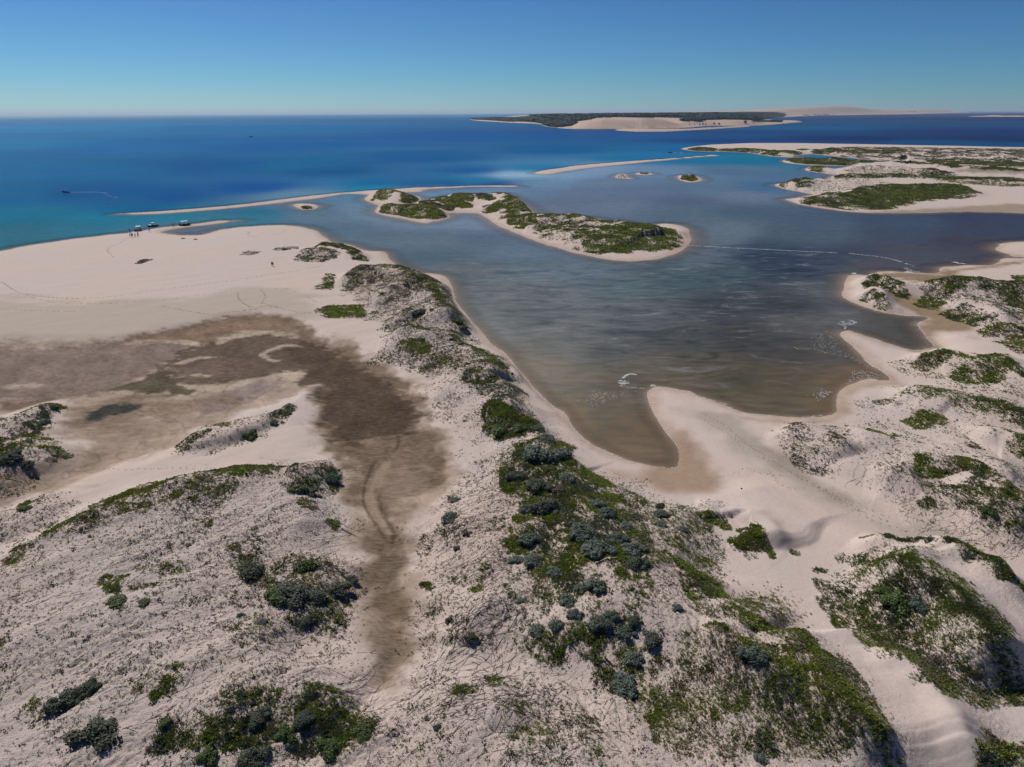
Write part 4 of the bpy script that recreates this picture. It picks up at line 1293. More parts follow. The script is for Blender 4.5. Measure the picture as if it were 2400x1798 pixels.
patch('dune_plants', 'long band of olive green plants along the dune crest left of the dry creek', [
    (Z('a', [(400, 1005), (500, 920), (620, 870), (700, 845), (720, 810), (950, 725), (1100, 690), (1280, 685), (1400, 655), (1420, 720), (1530, 780), (1480, 850), (1300, 860), (1200, 850), (1000, 890), (850, 940), (700, 1000), (560, 1070), (420, 1060)]), d(cover=.62, size=.32, mix='olive', clump=.7, cs=3, soft=1.2)),
    (Z('a', [(700, 850), (760, 810), (950, 735), (1080, 710), (1060, 740), (850, 800), (740, 860)]), d(cover=.8, size=.34, mix='olive', clump=.4, soft=.7)),
    (Z('a', [(1390, 650), (1480, 600), (1600, 570), (1760, 560), (1830, 590), (1820, 640), (1650, 680), (1480, 710), (1400, 700)]), d(cover=.9, size=.34, mix='olive', clump=.5, soft=.8)),
    (Z('a', [(1480, 600), (1600, 568), (1770, 562), (1760, 580), (1600, 590), (1500, 612)]), d(cover=1.2, size=.32, mix='bright', clump=.2, soft=.4)),
    (Z('a', [(1180, 860), (1400, 850), (1420, 960), (1350, 1060), (1200, 1060), (1180, 950)]), d(cover=.3, size=.3, mix='brown', soft=1)),
    (Z('a', [(930, 880), (990, 870), (1000, 930), (950, 960)]), d(cover=.7, size=.32, mix='olive', soft=.4)),
])
patch('dune_plants', 'low mound speckled with tiny dark plants at the left edge below the mudflat', [
    (LEFTM, d(cover=.2, size=.24, mix='sparse', clump=.6, soft=1)),
    (Z('a', [(130, 800), (160, 775), (205, 790), (200, 825), (150, 830)]), d(cover=1.1, size=.3, mix='green', soft=.3))])
patch('dune_plants', 'dark green and grey thicket on the dune cut by the left edge beside the mudflat', [
    (LEFTD, d(cover=.22, size=.26, mix='sparse', clump=.6, soft=1)),
    (Z('a', [(-60, 420), (60, 410), (150, 440), (160, 500), (60, 560), (-60, 620)]), d(cover=.8, size=.38, mix='dark', soft=1)),
    (Z('a', [(280, 440), (400, 430), (480, 460), (420, 485), (300, 480)]), d(cover=.9, size=.32, mix='green', soft=.5)),
    (Z('a', [(120, 380), (200, 330), (345, 370), (340, 385), (200, 400)]), d(cover=.6, size=.3, mix='olive', soft=.5)),
    (Z('a', [(310, 165), (330, 135), (400, 140), (405, 165), (350, 180)]), d(cover=1.1, size=.32, mix='olive', soft=.3)),
    (Z('a', [(200, 300), (260, 200), (310, 200), (300, 290), (230, 350)]), d(cover=.9, size=.34, mix='grey', soft=.5))])
patch('dune_plants', 'sparse plants on the small sand mound between the mudflat and the creek', [
    (MIDD, d(cover=.12, size=.26, mix='sparse', clump=.6, soft=.8)),
    (Z('a', [(1150, 400), (1200, 380), (1300, 360), (1360, 380), (1280, 410), (1160, 470)]), d(cover=.5, size=.3, mix='dark', soft=.5)),
    (Z('a', [(1400, 320), (1440, 295), (1500, 310), (1480, 340), (1410, 330)]), d(cover=.7, size=.3, mix='olive', soft=.4)),
    (Z('a', [(1740, 255), (1780, 215), (1860, 165), (1905, 160), (1890, 200), (1850, 270), (1800, 270)]), d(cover=.6, size=.32, mix='dark', soft=.5))])
patch('dune_plants', 'dark bushy ground cover with green tips in the bottom left foreground', [
    (Z('b', [(1050, 1400), (1150, 1280), (1280, 1230), (1420, 1150), (1500, 1120), (1600, 1000), (1750, 980), (1950, 1000), (2100, 1000), (2212, 1040), (2260, 1120), (2240, 1250), (2200, 1400)]), d(cover=.75, size=.34, mix='mix', clump=.8, cs=2.5, soft=1)),
    (Z('b', [(1080, 1330), (1300, 1250), (1500, 1230), (1700, 1200), (1750, 1400), (1080, 1400)]), d(cover=.8, size=.36, mix='dark', clump=.6, soft=1)),
    (Z('b', [(1850, 1150), (2000, 1100), (2200, 1120), (2212, 1250), (2000, 1250), (1900, 1220)]), d(cover=.8, size=.34, mix='green', clump=.9, cs=2, soft=.7)),
    (Z('b', [(2000, 1000), (2212, 980), (2350, 1000), (2380, 1050), (2212, 1060)]), d(cover=.4, size=.3, mix='green', soft=.7)),
    (Z('d', [(100, 1150), (350, 1080), (500, 1130), (520, 1200), (430, 1300), (200, 1400), (50, 1400)]), d(cover=.9, size=.36, mix='dark', clump=.5, soft=1))])
# --- bank left of the creek
patch('dune_plants', 'dark scrub and dry plants on the sand bank edging the left side of the dry creek', [
    (Z('b', [(1480, 60), (1600, 0), (1750, 30), (1700, 180), (1520, 180)]), d(cover=.5, size=.3, mix='dark', clump=.6, soft=1)),
    (Z('b', [(1640, 300), (1760, 120), (1900, 60), (2212, 100), (2250, 400), (2212, 560), (1950, 470), (1900, 340), (1700, 360)]), d(cover=.45, size=.32, mix='dark', clump=.7, soft=1)),
    (Z('b', [(2030, 350), (2100, 300), (2200, 320), (2180, 390), (2060, 400)]), d(cover=.8, size=.32, mix='olive', soft=.5)),
    (Z('b', [(1500, 450), (1560, 340), (1620, 400), (1780, 380), (1820, 480), (1750, 620), (1650, 480), (1560, 470)]), d(cover=.3, size=.3, mix='dark', clump=.8, soft=.8)),
    (Z('a', [(1860, 660), (1930, 620), (2050, 660), (2110, 560), (2200, 560), (2190, 700), (2130, 760), (1960, 790), (1880, 740)]), d(cover=.6, size=.32, mix='dark', clump=.6, soft=.8))])

# --- central ridge, far part
patch('dune_plants', 'scrubby plants along the high dune ridge between the beach and the lagoon', [
    (CENT, d(cover=.10, size=.24, mix='sparse', clump=.7, cs=4, soft=2)),
    (Z('5', [(480, 620), (300, 480), (320, 400), (450, 350), (560, 325), (860, 430), (930, 470), (1040, 650), (1110, 745), (1130, 850), (1360, 1000), (1450, 1250), (1100, 1150), (800, 980), (550, 950), (640, 760)]), d(cover=.2, size=.22, mix='brown', z=2, clump=.6, cs=5, soft=2)),
    (Z('5', [(560, 330), (640, 345), (700, 390), (800, 435), (900, 445), (940, 505), (950, 570), (1010, 640), (1080, 730), (1110, 760), (1050, 765), (990, 720), (940, 640), (900, 560), (800, 500), (700, 440), (600, 360)]), d(cover=.6, size=.28, mix='dark', z=2.6, clump=.7, cs=5, soft=1.5)),
    (Z('5', [(290, 490), (310, 430), (370, 390), (480, 395), (555, 440), (480, 450), (380, 480)]), d(cover=.6, size=.24, mix='brown', z=2, soft=1.5)),
    (Z('5', [(540, 600), (640, 520), (700, 500), (750, 510), (700, 560), (600, 600)]), d(cover=.4, size=.26, mix='brown', z=2, soft=1.5)),
    (Z('5', [(560, 450), (700, 440), (820, 480), (900, 560), (820, 560), (650, 500)]), d(cover=.25, size=.24, mix='sparse', z=2, soft=1.5)),
    (Z('5', [(620, 720), (700, 680), (780, 760), (860, 780), (760, 800), (640, 790)]), d(cover=.3, size=.3, mix='dark', z=2, soft=1)),
    (Z('5', [(640, 880), (760, 855), (860, 870), (850, 920), (780, 930), (690, 915)]), d(cover=1.0, size=.3, mix='green', z=1.8, soft=.8)),
    (Z('5', [(970, 805), (1010, 795), (1070, 830), (1130, 870), (1060, 860)]), d(cover=1.0, size=.34, mix='dark', z=2, soft=.6)),
    (Z('5', [(1120, 910), (1180, 900), (1290, 960), (1365, 1005), (1280, 1010), (1180, 960)]), d(cover=.7, size=.3, mix='green', z=2.2, soft=.8)),
    (Z('5', [(1050, 1110), (1110, 1065), (1200, 1070), (1290, 1110), (1250, 1140), (1120, 1135)]), d(cover=1.2, size=.34, mix='dark', z=2.4, soft=.7)),
    (Z('5', [(1100, 1130), (1260, 1140), (1330, 1060), (1400, 1160), (1450, 1240), (1560, 1350), (1400, 1330), (1200, 1240)]), d(cover=.4, size=.3, mix='grey', z=2, soft=1.2)),
    (Z('5', [(560, 940), (620, 890), (900, 900), (1080, 960), (1250, 1060), (1040, 1060), (820, 1010), (650, 950)]), d(cover=.3, size=.28, mix='sparse', z=2, soft=1.5)),
    (Z('5', [(800, 960), (850, 930), (1030, 980), (1010, 1010), (840, 1000)]), d(cover=.4, size=.3, mix='olive', z=2, soft=1)),
    (Z('5', [(520, 720), (640, 680), (780, 750), (850, 830), (560, 760)]), d(cover=.25, size=.28, mix='sparse', z=1.6, soft=1.5))])
patch('dune_plants', 'oval patch of bright green plants on the sand left of the ridge', [
    (Z('5', [(150, 625), (250, 610), (380, 612), (455, 645), (400, 680), (250, 695), (190, 670)]), d(cover=1.3, size=.32, mix='bright', z=.8, clump=.3, soft=.8)),
    (Z('5', [(120, 630), (200, 640), (200, 690), (150, 660)]), d(cover=.5, size=.3, mix='dark', z=.8, soft=.8)),
    (Z('5', [(380, 680), (460, 650), (540, 660), (520, 700), (420, 705)]), d(cover=.3, size=.3, mix='grey', z=.8, soft=.8))])
patch('dune_plants', 'two green capped little dunes at the tip of the beach beside the channel', [
    (Z('5', [(105, 210), (150, 195), (210, 203), (280, 205), (350, 230), (400, 258), (455, 287), (380, 290), (300, 250), (200, 220)]), d(cover=1.6, size=.32, mix='dark', z=2, clump=.2, soft=.8))])
patch('dune_plants', 'rounded mound of tiny dark plants on the open beach before the channel', [
    (Z('5', [(-20, 290), (40, 245), (130, 240), (265, 265), (230, 295), (100, 318), (0, 310)]), d(cover=.45, size=.26, mix='brown', z=1.2, soft=1)),
    (Z('4', [(1560, 265), (1620, 250), (1685, 262), (1620, 278)]), d(cover=.35, size=.26, mix='brown', z=1, soft=.8)),
    (Z('4', [(1770, 240), (1850, 218), (1945, 230), (1850, 248)]), d(cover=.35, size=.26, mix='brown', z=1, soft=.8))])
patch('dune_plants', 'lone straggle of dark plants in the middle of the wide beach', [
    (Z('4', [(888, 328), (930, 308), (990, 312), (940, 330), (895, 338)]), d(cover=.6, size=.22, mix='brown', z=1, soft=.5)),
    (Z('5', [(100, 500), (160, 460), (170, 400), (240, 410), (220, 440), (230, 490), (170, 495)]), d(cover=.4, size=.26, mix='dark', z=1, soft=.6)),
    (Z('4', [(2040, 500), (2100, 470), (2140, 405), (2170, 420), (2160, 490), (2080, 505)]), d(cover=.3, size=.26, mix='dark', z=1, soft=.6))])

# --- central hill in the foreground
patch('dune_plants', 'tangle of grey, brown and green scrub covering the central hill', [
    (Z('c', [(1190, 160), (1250, 138), (1390, 200), (1520, 240), (1590, 290), (1560, 320), (1400, 345), (1280, 320), (1200, 240)]), d(cover=1.3, size=.38, mix='dark', z=3, clump=.4, soft=.6)),
    (Z('c', [(1200, 150), (1260, 140), (1400, 200), (1530, 240), (1500, 265), (1300, 215)]), d(cover=1.2, size=.32, mix='bright', z=3.5, clump=.2, soft=.4)),
    (Z('c', [(1370, 430), (1480, 370), (1580, 330), (1650, 345), (1710, 420), (1790, 510), (1850, 560), (1960, 640), (2050, 800), (2212, 900)], 'h', [(1000, 900), (850, 1050), (600, 1100), (300, 1200), (0, 1416)],
       'c', [(1500, 1200), (1380, 1000), (1450, 850), (1380, 700), (1300, 620)]), d(cover=.85, size=.33, mix='mix', z=3, clump=.65, cs=3, soft=1.5)),
    (Z('c', [(1300, 620), (1420, 560), (1700, 600), (1900, 720), (1900, 860), (1700, 880), (1500, 820), (1400, 700)]), d(cover=.7, size=.4, mix='dark', z=3, clump=.5, soft=1.5)),
    (Z('c', [(1150, 480), (1380, 420), (1420, 560), (1300, 620), (1200, 660), (1080, 700)]), d(cover=.16, size=.26, mix='sparse', z=2, soft=2)),
    (Z('c', [(1700, 500), (1780, 530), (1850, 620), (1760, 590)]), d(cover=1.2, size=.34, mix='green', z=3.4, clump=.3, soft=.5)),
    (Z('c', [(1380, 860), (1480, 855), (1500, 900), (1420, 905)]), d(cover=1.3, size=.36, mix='bright', z=3, clump=.3, soft=.5)),
    (Z('c', [(1260, 880), (1310, 860), (1350, 900), (1300, 960), (1250, 930)]), d(cover=.4, size=.3, mix='olive', z=3, soft=.5)),
    (Z('c', [(1585, 900), (1640, 890), (1700, 920), (1680, 960), (1600, 950)]), d(cover=1.3, size=.36, mix='bright', z=3, clump=.3, soft=.4)),
    (Z('c', [(1340, 1010), (1400, 985), (1500, 1050), (1480, 1090), (1360, 1100)]), d(cover=1.2, size=.36, mix='bright', z=3, clump=.3, soft=.5)),
    (Z('c', [(1720, 1000), (1800, 1000), (1840, 1100), (1800, 1160), (1740, 1120)]), d(cover=1.2, size=.36, mix='green', z=3, clump=.3, soft=.5)),
    (Z('c', [(1850, 850), (1960, 850), (2060, 890), (2050, 930), (1900, 900)]), d(cover=1.3, size=.36, mix='bright', z=3, clump=.4, soft=.5)),
    (Z('c', [(1980, 740), (2050, 720), (2110, 730), (2090, 780), (2000, 770)]), d(cover=1.2, size=.34, mix='bright', z=3, clump=.3, soft=.5)),
    (Z('c', [(1860, 1190), (1960, 1130), (2100, 1150), (2080, 1220), (2000, 1250), (1900, 1220)]), d(cover=1.2, size=.36, mix='bright', z=3, clump=.4, soft=.6)),
    (Z('c', [(1480, 1180), (1600, 1180), (1800, 1200), (1820, 1280), (1700, 1320), (1550, 1300)]), d(cover=.9, size=.36, mix='green', z=3, clump=.6, soft=.7)),
    (Z('d', [(1390, 540), (1500, 500), (1700, 520), (1900, 540), (2000, 640), (1900, 700), (1700, 640), (1500, 600)]), d(cover=.9, size=.36, mix='green', z=3, clump=.7, cs=2, soft=.7)),
    (Z('d', [(1900, 680), (2050, 760), (2100, 900), (2000, 900), (1920, 800)]), d(cover=.9, size=.38, mix='dark', z=3, clump=.5, soft=.7)),
    (Z('d', [(1350, 200), (1550, 0), (2212, 0), (2212, 700), (2000, 700), (1750, 500), (1500, 480)]), d(cover=.38, size=.34, mix='mix', z=3, clump=.85, cs=2.5, soft=1.5))])
patch('dune_plants', 'bright yellow green cushion of plants on the hill edge above the beach', [
    (Z('c', [(1820, 525), (1880, 515), (1970, 560), (2050, 615), (2060, 630), (1980, 650), (1900, 640), (1860, 590)]), d(cover=1.7, size=.32, mix='bright', z=3.6, clump=.1, soft=.4)),
    (Z('c', [(2000, 650), (2070, 630), (2212, 690), (2300, 760), (2200, 800), (2100, 740)]), d(cover=.35, size=.28, mix='olive', z=3, clump=.4, soft=.8)),
    (Z('c', [(1640, 345), (1680, 345), (1715, 370), (1690, 380)]), d(cover=1.2, size=.3, mix='bright', z=3, clump=.1, soft=.3))])
patch('dune_plants', 'fine sparse plants on pale sand right of the central thicket', [
    (Z('h', [(700, 300), (900, 260), (1100, 330), (1400, 380), (1650, 480), (1640, 620), (1750, 850), (1750, 1100), (1900, 1416), (1400, 1416), (1000, 1000), (1050, 900), (850, 600), (700, 450)]), d(cover=.24, size=.26, mix='olive', z=3, clump=.5, cs=3, soft=1.5, streaks='R')),
    (Z('h', [(500, 280), (600, 260), (720, 280), (690, 350), (560, 320)]), d(cover=1.2, size=.32, mix='bright', z=3, clump=.3, soft=.4)),
    (Z('h', [(1450, 410), (1600, 400), (1750, 450), (1840, 540), (1830, 560), (1700, 500), (1550, 450)]), d(cover=1.2, size=.3, mix='bright', z=2.6, clump=.2, soft=.4)),
    (Z('h', [(1350, 440), (1600, 460), (1650, 600), (1500, 620), (1380, 520)]), d(cover=.35, size=.26, mix='olive', z=2.6, soft=.8)),
    (Z('h', [(1050, 980), (1100, 900), (1200, 960), (1160, 1060), (1080, 1080)]), d(cover=1.0, size=.34, mix='green', z=3.5, soft=.5)),
    (Z('h', [(1230, 1000), (1300, 930), (1450, 960), (1600, 1050), (1720, 1180), (1640, 1190), (1400, 1100), (1300, 1100)]), d(cover=1.3, size=.34, mix='green', z=3.5, clump=.4, soft=.6)),
    (Z('h', [(1280, 1100), (1500, 1150), (1700, 1300), (1850, 1416), (1500, 1416), (1300, 1250)]), d(cover=.7, size=.32, mix='dark', z=3.5, clump=.5, soft=1)),
    (Z('h', [(1470, 850), (1560, 820), (1650, 870), (1620, 920), (1500, 900)]), d(cover=.7, size=.3, mix='olive', z=3, soft=.6)),
    (Z('h', [(1060, 740), (1200, 700), (1350, 720), (1400, 800), (1200, 860), (1080, 820)]), d(cover=.35, size=.3, mix='olive', z=3, soft=.8)),
    (Z('h', [(1170, 440), (1280, 410), (1295, 430), (1190, 460)]), d(cover=1.2, size=.32, mix='bright', z=3, soft=.3)),
    (Z('h', [(650, 1150), (760, 1250), (880, 1230), (780, 1290), (700, 1250)]), d(cover=.9, size=.3, mix='green', z=3.5, soft=.4)),
])
patch('dune_plants', 'rounded green cap of plants on the small slip face right of the central hill', [
    (Z('h', [(1800, 700), (1850, 650), (1950, 640), (2100, 700), (2212, 760), (2100, 780), (1950, 770), (1860, 760)]), d(cover=.8, size=.3, mix='olive', z=2.5, clump=.4, soft=.6)),
    (Z('f', [(345, 900), (400, 888), (460, 895), (520, 945), (570, 1010), (612, 1072), (560, 1050), (500, 1000), (430, 960), (380, 920)]), d(cover=1.7, size=.32, mix='bright', z=2.8, clump=.1, soft=.4)),
    (Z('f', [(300, 990), (360, 950), (450, 970), (520, 1040), (440, 1040), (340, 1020)]), d(cover=1.0, size=.3, mix='green', z=2.2, clump=.3, soft=.6)),
    (Z('f', [(680, 1065), (740, 1085), (765, 1110), (720, 1100)], ), d(cover=1.0, size=.3, mix='dark', z=1.5, soft=.3)),
    (Z('f', [(830, 1190), (900, 1190), (930, 1215), (860, 1215)]), d(cover=.7, size=.3, mix='dark', z=1.5, soft=.4)),
    (Z('f', [(380, 1060), (460, 1080), (500, 1120), (420, 1130)]), d(cover=.3, size=.24, mix='dark', z=1.5, soft=.5))])
patch('dune_plants', 'dense green carpet on the steep dune in the lower right foreground', [
    (Z('e', [(210, 560), (300, 530), (400, 520), (560, 570), (700, 660), (850, 710), (1000, 730), (1130, 690), (1250, 840), (1370, 1000), (1440, 1090), (1510, 1195), (1440, 1175), (1300, 1195), (1150, 1180), (1000, 1140), (850, 1100), (700, 1010), (540, 1000), (480, 1020), (420, 1110), (250, 1090), (80, 1060), (60, 960), (180, 900), (140, 800)]), d(cover=.72, size=.25, mix='olive', z=2.6, clump=.4, cs=4, soft=1.2, streaks='R')),
    (Z('e', [(700, 740), (1000, 760), (1200, 860), (1380, 1060), (1440, 1160), (1200, 1170), (1000, 1100), (850, 1000), (700, 880)]), d(cover=.6, size=.27, mix='green', z=3, clump=.4, soft=2)),
    (Z('e', [(850, 390), (900, 380), (1010, 530), (1110, 680), (1250, 830), (1380, 1000), (1470, 1130), (1500, 1190), (1430, 1130), (1330, 1020), (1200, 870), (1060, 720), (960, 580)]), d(cover=1.8, size=.34, mix='green', z=4.2, clump=.1, soft=.5)),
    (Z('e', [(365, 490), (400, 480), (560, 545), (700, 640), (830, 680), (980, 715), (970, 740), (800, 720), (640, 660), (520, 580)]), d(cover=1.7, size=.32, mix='bright', z=3.6, clump=.1, soft=.4)),
    (Z('e', [(700, 400), (830, 395), (900, 420), (1000, 560), (960, 640), (880, 620), (800, 590), (720, 500)]), d(cover=.8, size=.3, mix='olive', z=3.6, clump=.3, soft=.7)),
    (Z('e', [(720, 560), (800, 590), (880, 640), (860, 680), (760, 640)]), d(cover=.8, size=.34, mix='brown', z=3.6, clump=.3, soft=.6)),
    (Z('e', [(360, 60), (440, 150), (540, 290), (620, 370), (720, 420), (700, 480), (600, 440), (500, 400), (400, 300), (330, 180)]), d(cover=.85, size=.32, mix='green', z=3.6, clump=.5, soft=.9)),
    (Z('e', [(320, 260), (420, 330), (500, 420), (430, 440), (350, 400), (300, 320)]), d(cover=.4, size=.3, mix='olive', z=3.5, soft=.8)),
    (Z('e', [(610, 170), (700, 150), (800, 200), (880, 290), (890, 370), (800, 370), (700, 340), (620, 300)]), d(cover=.3, size=.28, mix='olive', z=3, clump=.5, soft=1)),
    (Z('e', [(560, 300), (640, 240), (760, 280), (860, 370), (760, 400), (640, 380)]), d(cover=.35, size=.28, mix='dark', z=3, clump=.4, soft=1)),
    (Z('e', [(0, 540), (160, 600), (200, 800), (120, 960), (0, 1000), (-80, 900), (-80, 640)]), d(cover=.5, size=.32, mix='green', z=3, clump=.8, cs=2.5, soft=1)),
    (Z('e', [(560, 1020), (620, 1060), (640, 1180), (560, 1190), (540, 1100)]), d(cover=.4, size=.34, mix='olive', z=2, soft=.8)),
    (Z('e', [(640, 1100), (740, 1090), (760, 1180), (700, 1230), (640, 1180)]), d(cover=.9, size=.34, mix='grey', z=2, soft=.5)),
    (Z('e', [(350, 1150), (450, 1120), (560, 1170), (500, 1230), (340, 1240)]), d(cover=.3, size=.32, mix='olive', z=2, soft=.8))])
patch('dune_plants', 'scattered small plants on the sand at the bottom centre of the picture', [
    (Z('d', [(1380, 1000), (1500, 1060), (1640, 980), (1900, 1100), (1950, 1250), (1850, 1400), (1350, 1400), (1400, 1200)]), d(cover=.38, size=.28, mix='olive', z=2, clump=.6, cs=3, soft=1.5)),
    (Z('d', [(1000, 0), (1350, 50), (1380, 250), (1300, 420), (1100, 500), (950, 400), (850, 250)]), d(cover=.10, size=.26, mix='sparse', z=1.5, clump=.7, soft=1)),
    (Z('d', [(600, 1000), (900, 850), (1300, 780), (1450, 820), (1400, 1000), (1300, 1377), (500, 1377)]), d(cover=.10, size=.28, mix='sparse', z=1.5, clump=.6, soft=1.5)),
    (Z('d', [(1200, 870), (1260, 825), (1320, 850), (1290, 930), (1240, 920)]), d(cover=.8, size=.34, mix='olive', z=1.5, soft=.5)),
    (Z('d', [(1000, 950), (1060, 905), (1170, 920), (1160, 970), (1050, 990)]), d(cover=.8, size=.34, mix='olive', z=1.5, soft=.5)),
    (Z('d', [(1090, 250), (1130, 225), (1200, 240), (1190, 270), (1110, 275)]), d(cover=1.2, size=.36, mix='bright', z=1.5, soft=.4)),
    (Z('d', [(1130, 210), (1190, 130), (1230, 100), (1220, 180), (1160, 220)]), d(cover=.7, size=.34, mix='olive', z=1.5, soft=.5)),
    (Z('d', [(990, 160), (1060, 140), (1090, 180), (1030, 200)]), d(cover=.6, size=.32, mix='olive', z=1.5, soft=.4)),
    (Z('d', [(1320, 270), (1350, 250), (1370, 285), (1340, 295)]), d(cover=1.2, size=.34, mix='olive', z=1.5, soft=.3)),
    (Z('d', [(785, 200), (820, 185), (890, 225), (870, 245), (820, 215)]), d(cover=1.0, size=.3, mix='olive', z=1, soft=.3)),
    (Z('d', [(820, 410), (850, 370), (900, 330), (940, 290), (930, 330), (880, 400)]), d(cover=.4, size=.28, mix='brown', z=1, soft=.5)),
    (Z('d', [(990, 560), (1030, 500), (1100, 480), (1120, 540), (1050, 620), (990, 620)]), d(cover=.5, size=.28, mix='brown', z=1, soft=.6)),
    (Z('c', [(850, 950), (950, 920), (1130, 950), (1150, 1000), (1000, 1060), (900, 1010)]), d(cover=.3, size=.28, mix='dark', z=1.5, clump=.7, soft=.7)),
    (Z('c', [(780, 1000), (850, 980), (860, 1100), (820, 1120)]), d(cover=.4, size=.28, mix='brown', z=1, soft=.5)),
    (Z('c', [(980, 700), (1080, 670), (1100, 690), (1040, 720), (960, 770)]), d(cover=.3, size=.26, mix='olive', z=1.5, soft=.5)),
    (Z('c', [(1060, 220), (1080, 190), (1200, 180), (1180, 220), (1080, 230)]), d(cover=.4, size=.28, mix='olive', z=2, soft=.5)),
    (Z('c', [(850, 120), (1000, 90), (1060, 110), (1000, 160), (900, 150)]), d(cover=.2, size=.26, mix='brown', z=1.5, soft=.6)),
])
# --- right dunes
patch('dune_plants', 'thick dark green cover on the large dune at the right edge of the foreground', [
    (Z('e', [(1070, 170), (1160, 110), (1250, 0), (1330, -60), (1450, 0), (1600, 130), (1800, 230), (1900, 320), (2050, 430), (2212, 600), (2260, 700), (2110, 820), (2000, 830), (1850, 800), (1650, 740), (1500, 640), (1350, 550), (1230, 460), (1200, 380), (1090, 280)]), d(cover=.6, size=.28, mix='dark', z=3.4, clump=.5, cs=4, soft=1.2, streaks='R')),
    (Z('e', [(1300, 200), (1450, 150), (1600, 210), (1720, 330), (1600, 360), (1450, 370), (1320, 300)]), d(cover=1.0, size=.38, mix='dark', z=4, clump=.3, soft=.8)),
    (Z('e', [(1540, 390), (1620, 360), (1700, 320), (1790, 320), (1760, 370), (1650, 410)]), d(cover=1.3, size=.34, mix='bright', z=4.4, clump=.2, soft=.5)),
    (Z('e', [(1230, 440), (1500, 400), (1900, 420), (2150, 620), (2150, 760), (1900, 780), (1600, 720), (1400, 580)]), d(cover=.6, size=.26, mix='olive', z=3.2, clump=.35, soft=1)),
    (Z('e', [(1380, -20), (1480, 40), (1620, 130), (1810, 225), (1960, 370), (2060, 480), (2160, 590), (2260, 700), (2200, 700), (2050, 560), (1900, 400), (1750, 260), (1580, 160)]), d(cover=1.7, size=.34, mix='dark', z=5.2, clump=.1, soft=.5)),
    (Z('e', [(1060, 170), (1200, 60), (1300, 0), (1300, 130), (1150, 300)]), d(cover=.3, size=.34, mix='olive', z=2.5, clump=.6, soft=1)),
    (Z('f', [(1000, 1120), (1040, 1080), (1080, 1110), (1040, 1140)]), d(cover=.6, size=.34, mix='olive', z=2, soft=.5))])
patch('dune_plants', 'narrow dark line of plants along the sharp sand crest at right', [
    (Z('f', [(1120, 965), (1200, 1000), (1300, 1035), (1400, 1060), (1500, 1068), (1650, 1118), (1800, 1175), (1900, 1215), (2000, 1270), (2110, 1370), (2060, 1370), (1940, 1270), (1800, 1200), (1600, 1120), (1400, 1072), (1250, 1030)]), d(cover=1.2, size=.26, mix='dark', z=2.8, clump=.4, soft=.3)),
    (Z('f', [(1780, 1175), (1900, 1215), (2000, 1270), (2110, 1370), (2050, 1377), (1900, 1280), (1780, 1250)]), d(cover=.9, size=.3, mix='dark', z=2.6, clump=.3, soft=.6)),
    (Z('f', [(1130, 1010), (1250, 1060), (1400, 1120), (1600, 1200), (1800, 1290), (1700, 1290), (1400, 1200), (1200, 1080)]), d(cover=.12, size=.24, mix='brown', z=2, clump=.7, soft=1))])
patch('dune_plants', 'bushy olive plant clump cut off by the bottom right corner', [
    (Z('e', [(1940, 1140), (1960, 1080), (2050, 1075), (2212, 1130), (2300, 1150), (2300, 1300), (1930, 1300)]), d(cover=1.2, size=.42, mix='olive', z=1.5, clump=.2, soft=.5)),
    (Z('e', [(2160, 255), (2212, 240), (2300, 280), (2212, 300), (2170, 285)]), d(cover=1.2, size=.34, mix='olive', z=2.5, clump=.2, soft=.4))])
patch('dune_plants', 'oval of bright green plants alone on the sand at far right of the middle ground', [
    (Z('f', [(1425, 235), (1480, 210), (1560, 198), (1640, 208), (1705, 250), (1680, 275), (1600, 292), (1500, 275)]), d(cover=1.4, size=.3, mix='bright', z=1.5, clump=.1, soft=.5))])
patch('dune_plants', 'small round green patch among dark specks below the lagoon end', [
    (Z('f', [(1180, 365), (1220, 335), (1270, 328), (1320, 355), (1345, 385), (1320, 402), (1260, 390), (1200, 380)]), d(cover=1.3, size=.3, mix='bright', z=1.2, clump=.2, soft=.4)),
    (Z('f', [(1340, 350), (1390, 350), (1410, 370), (1350, 375)]), d(cover=.6, size=.28, mix='olive', z=1.2, soft=.4))])
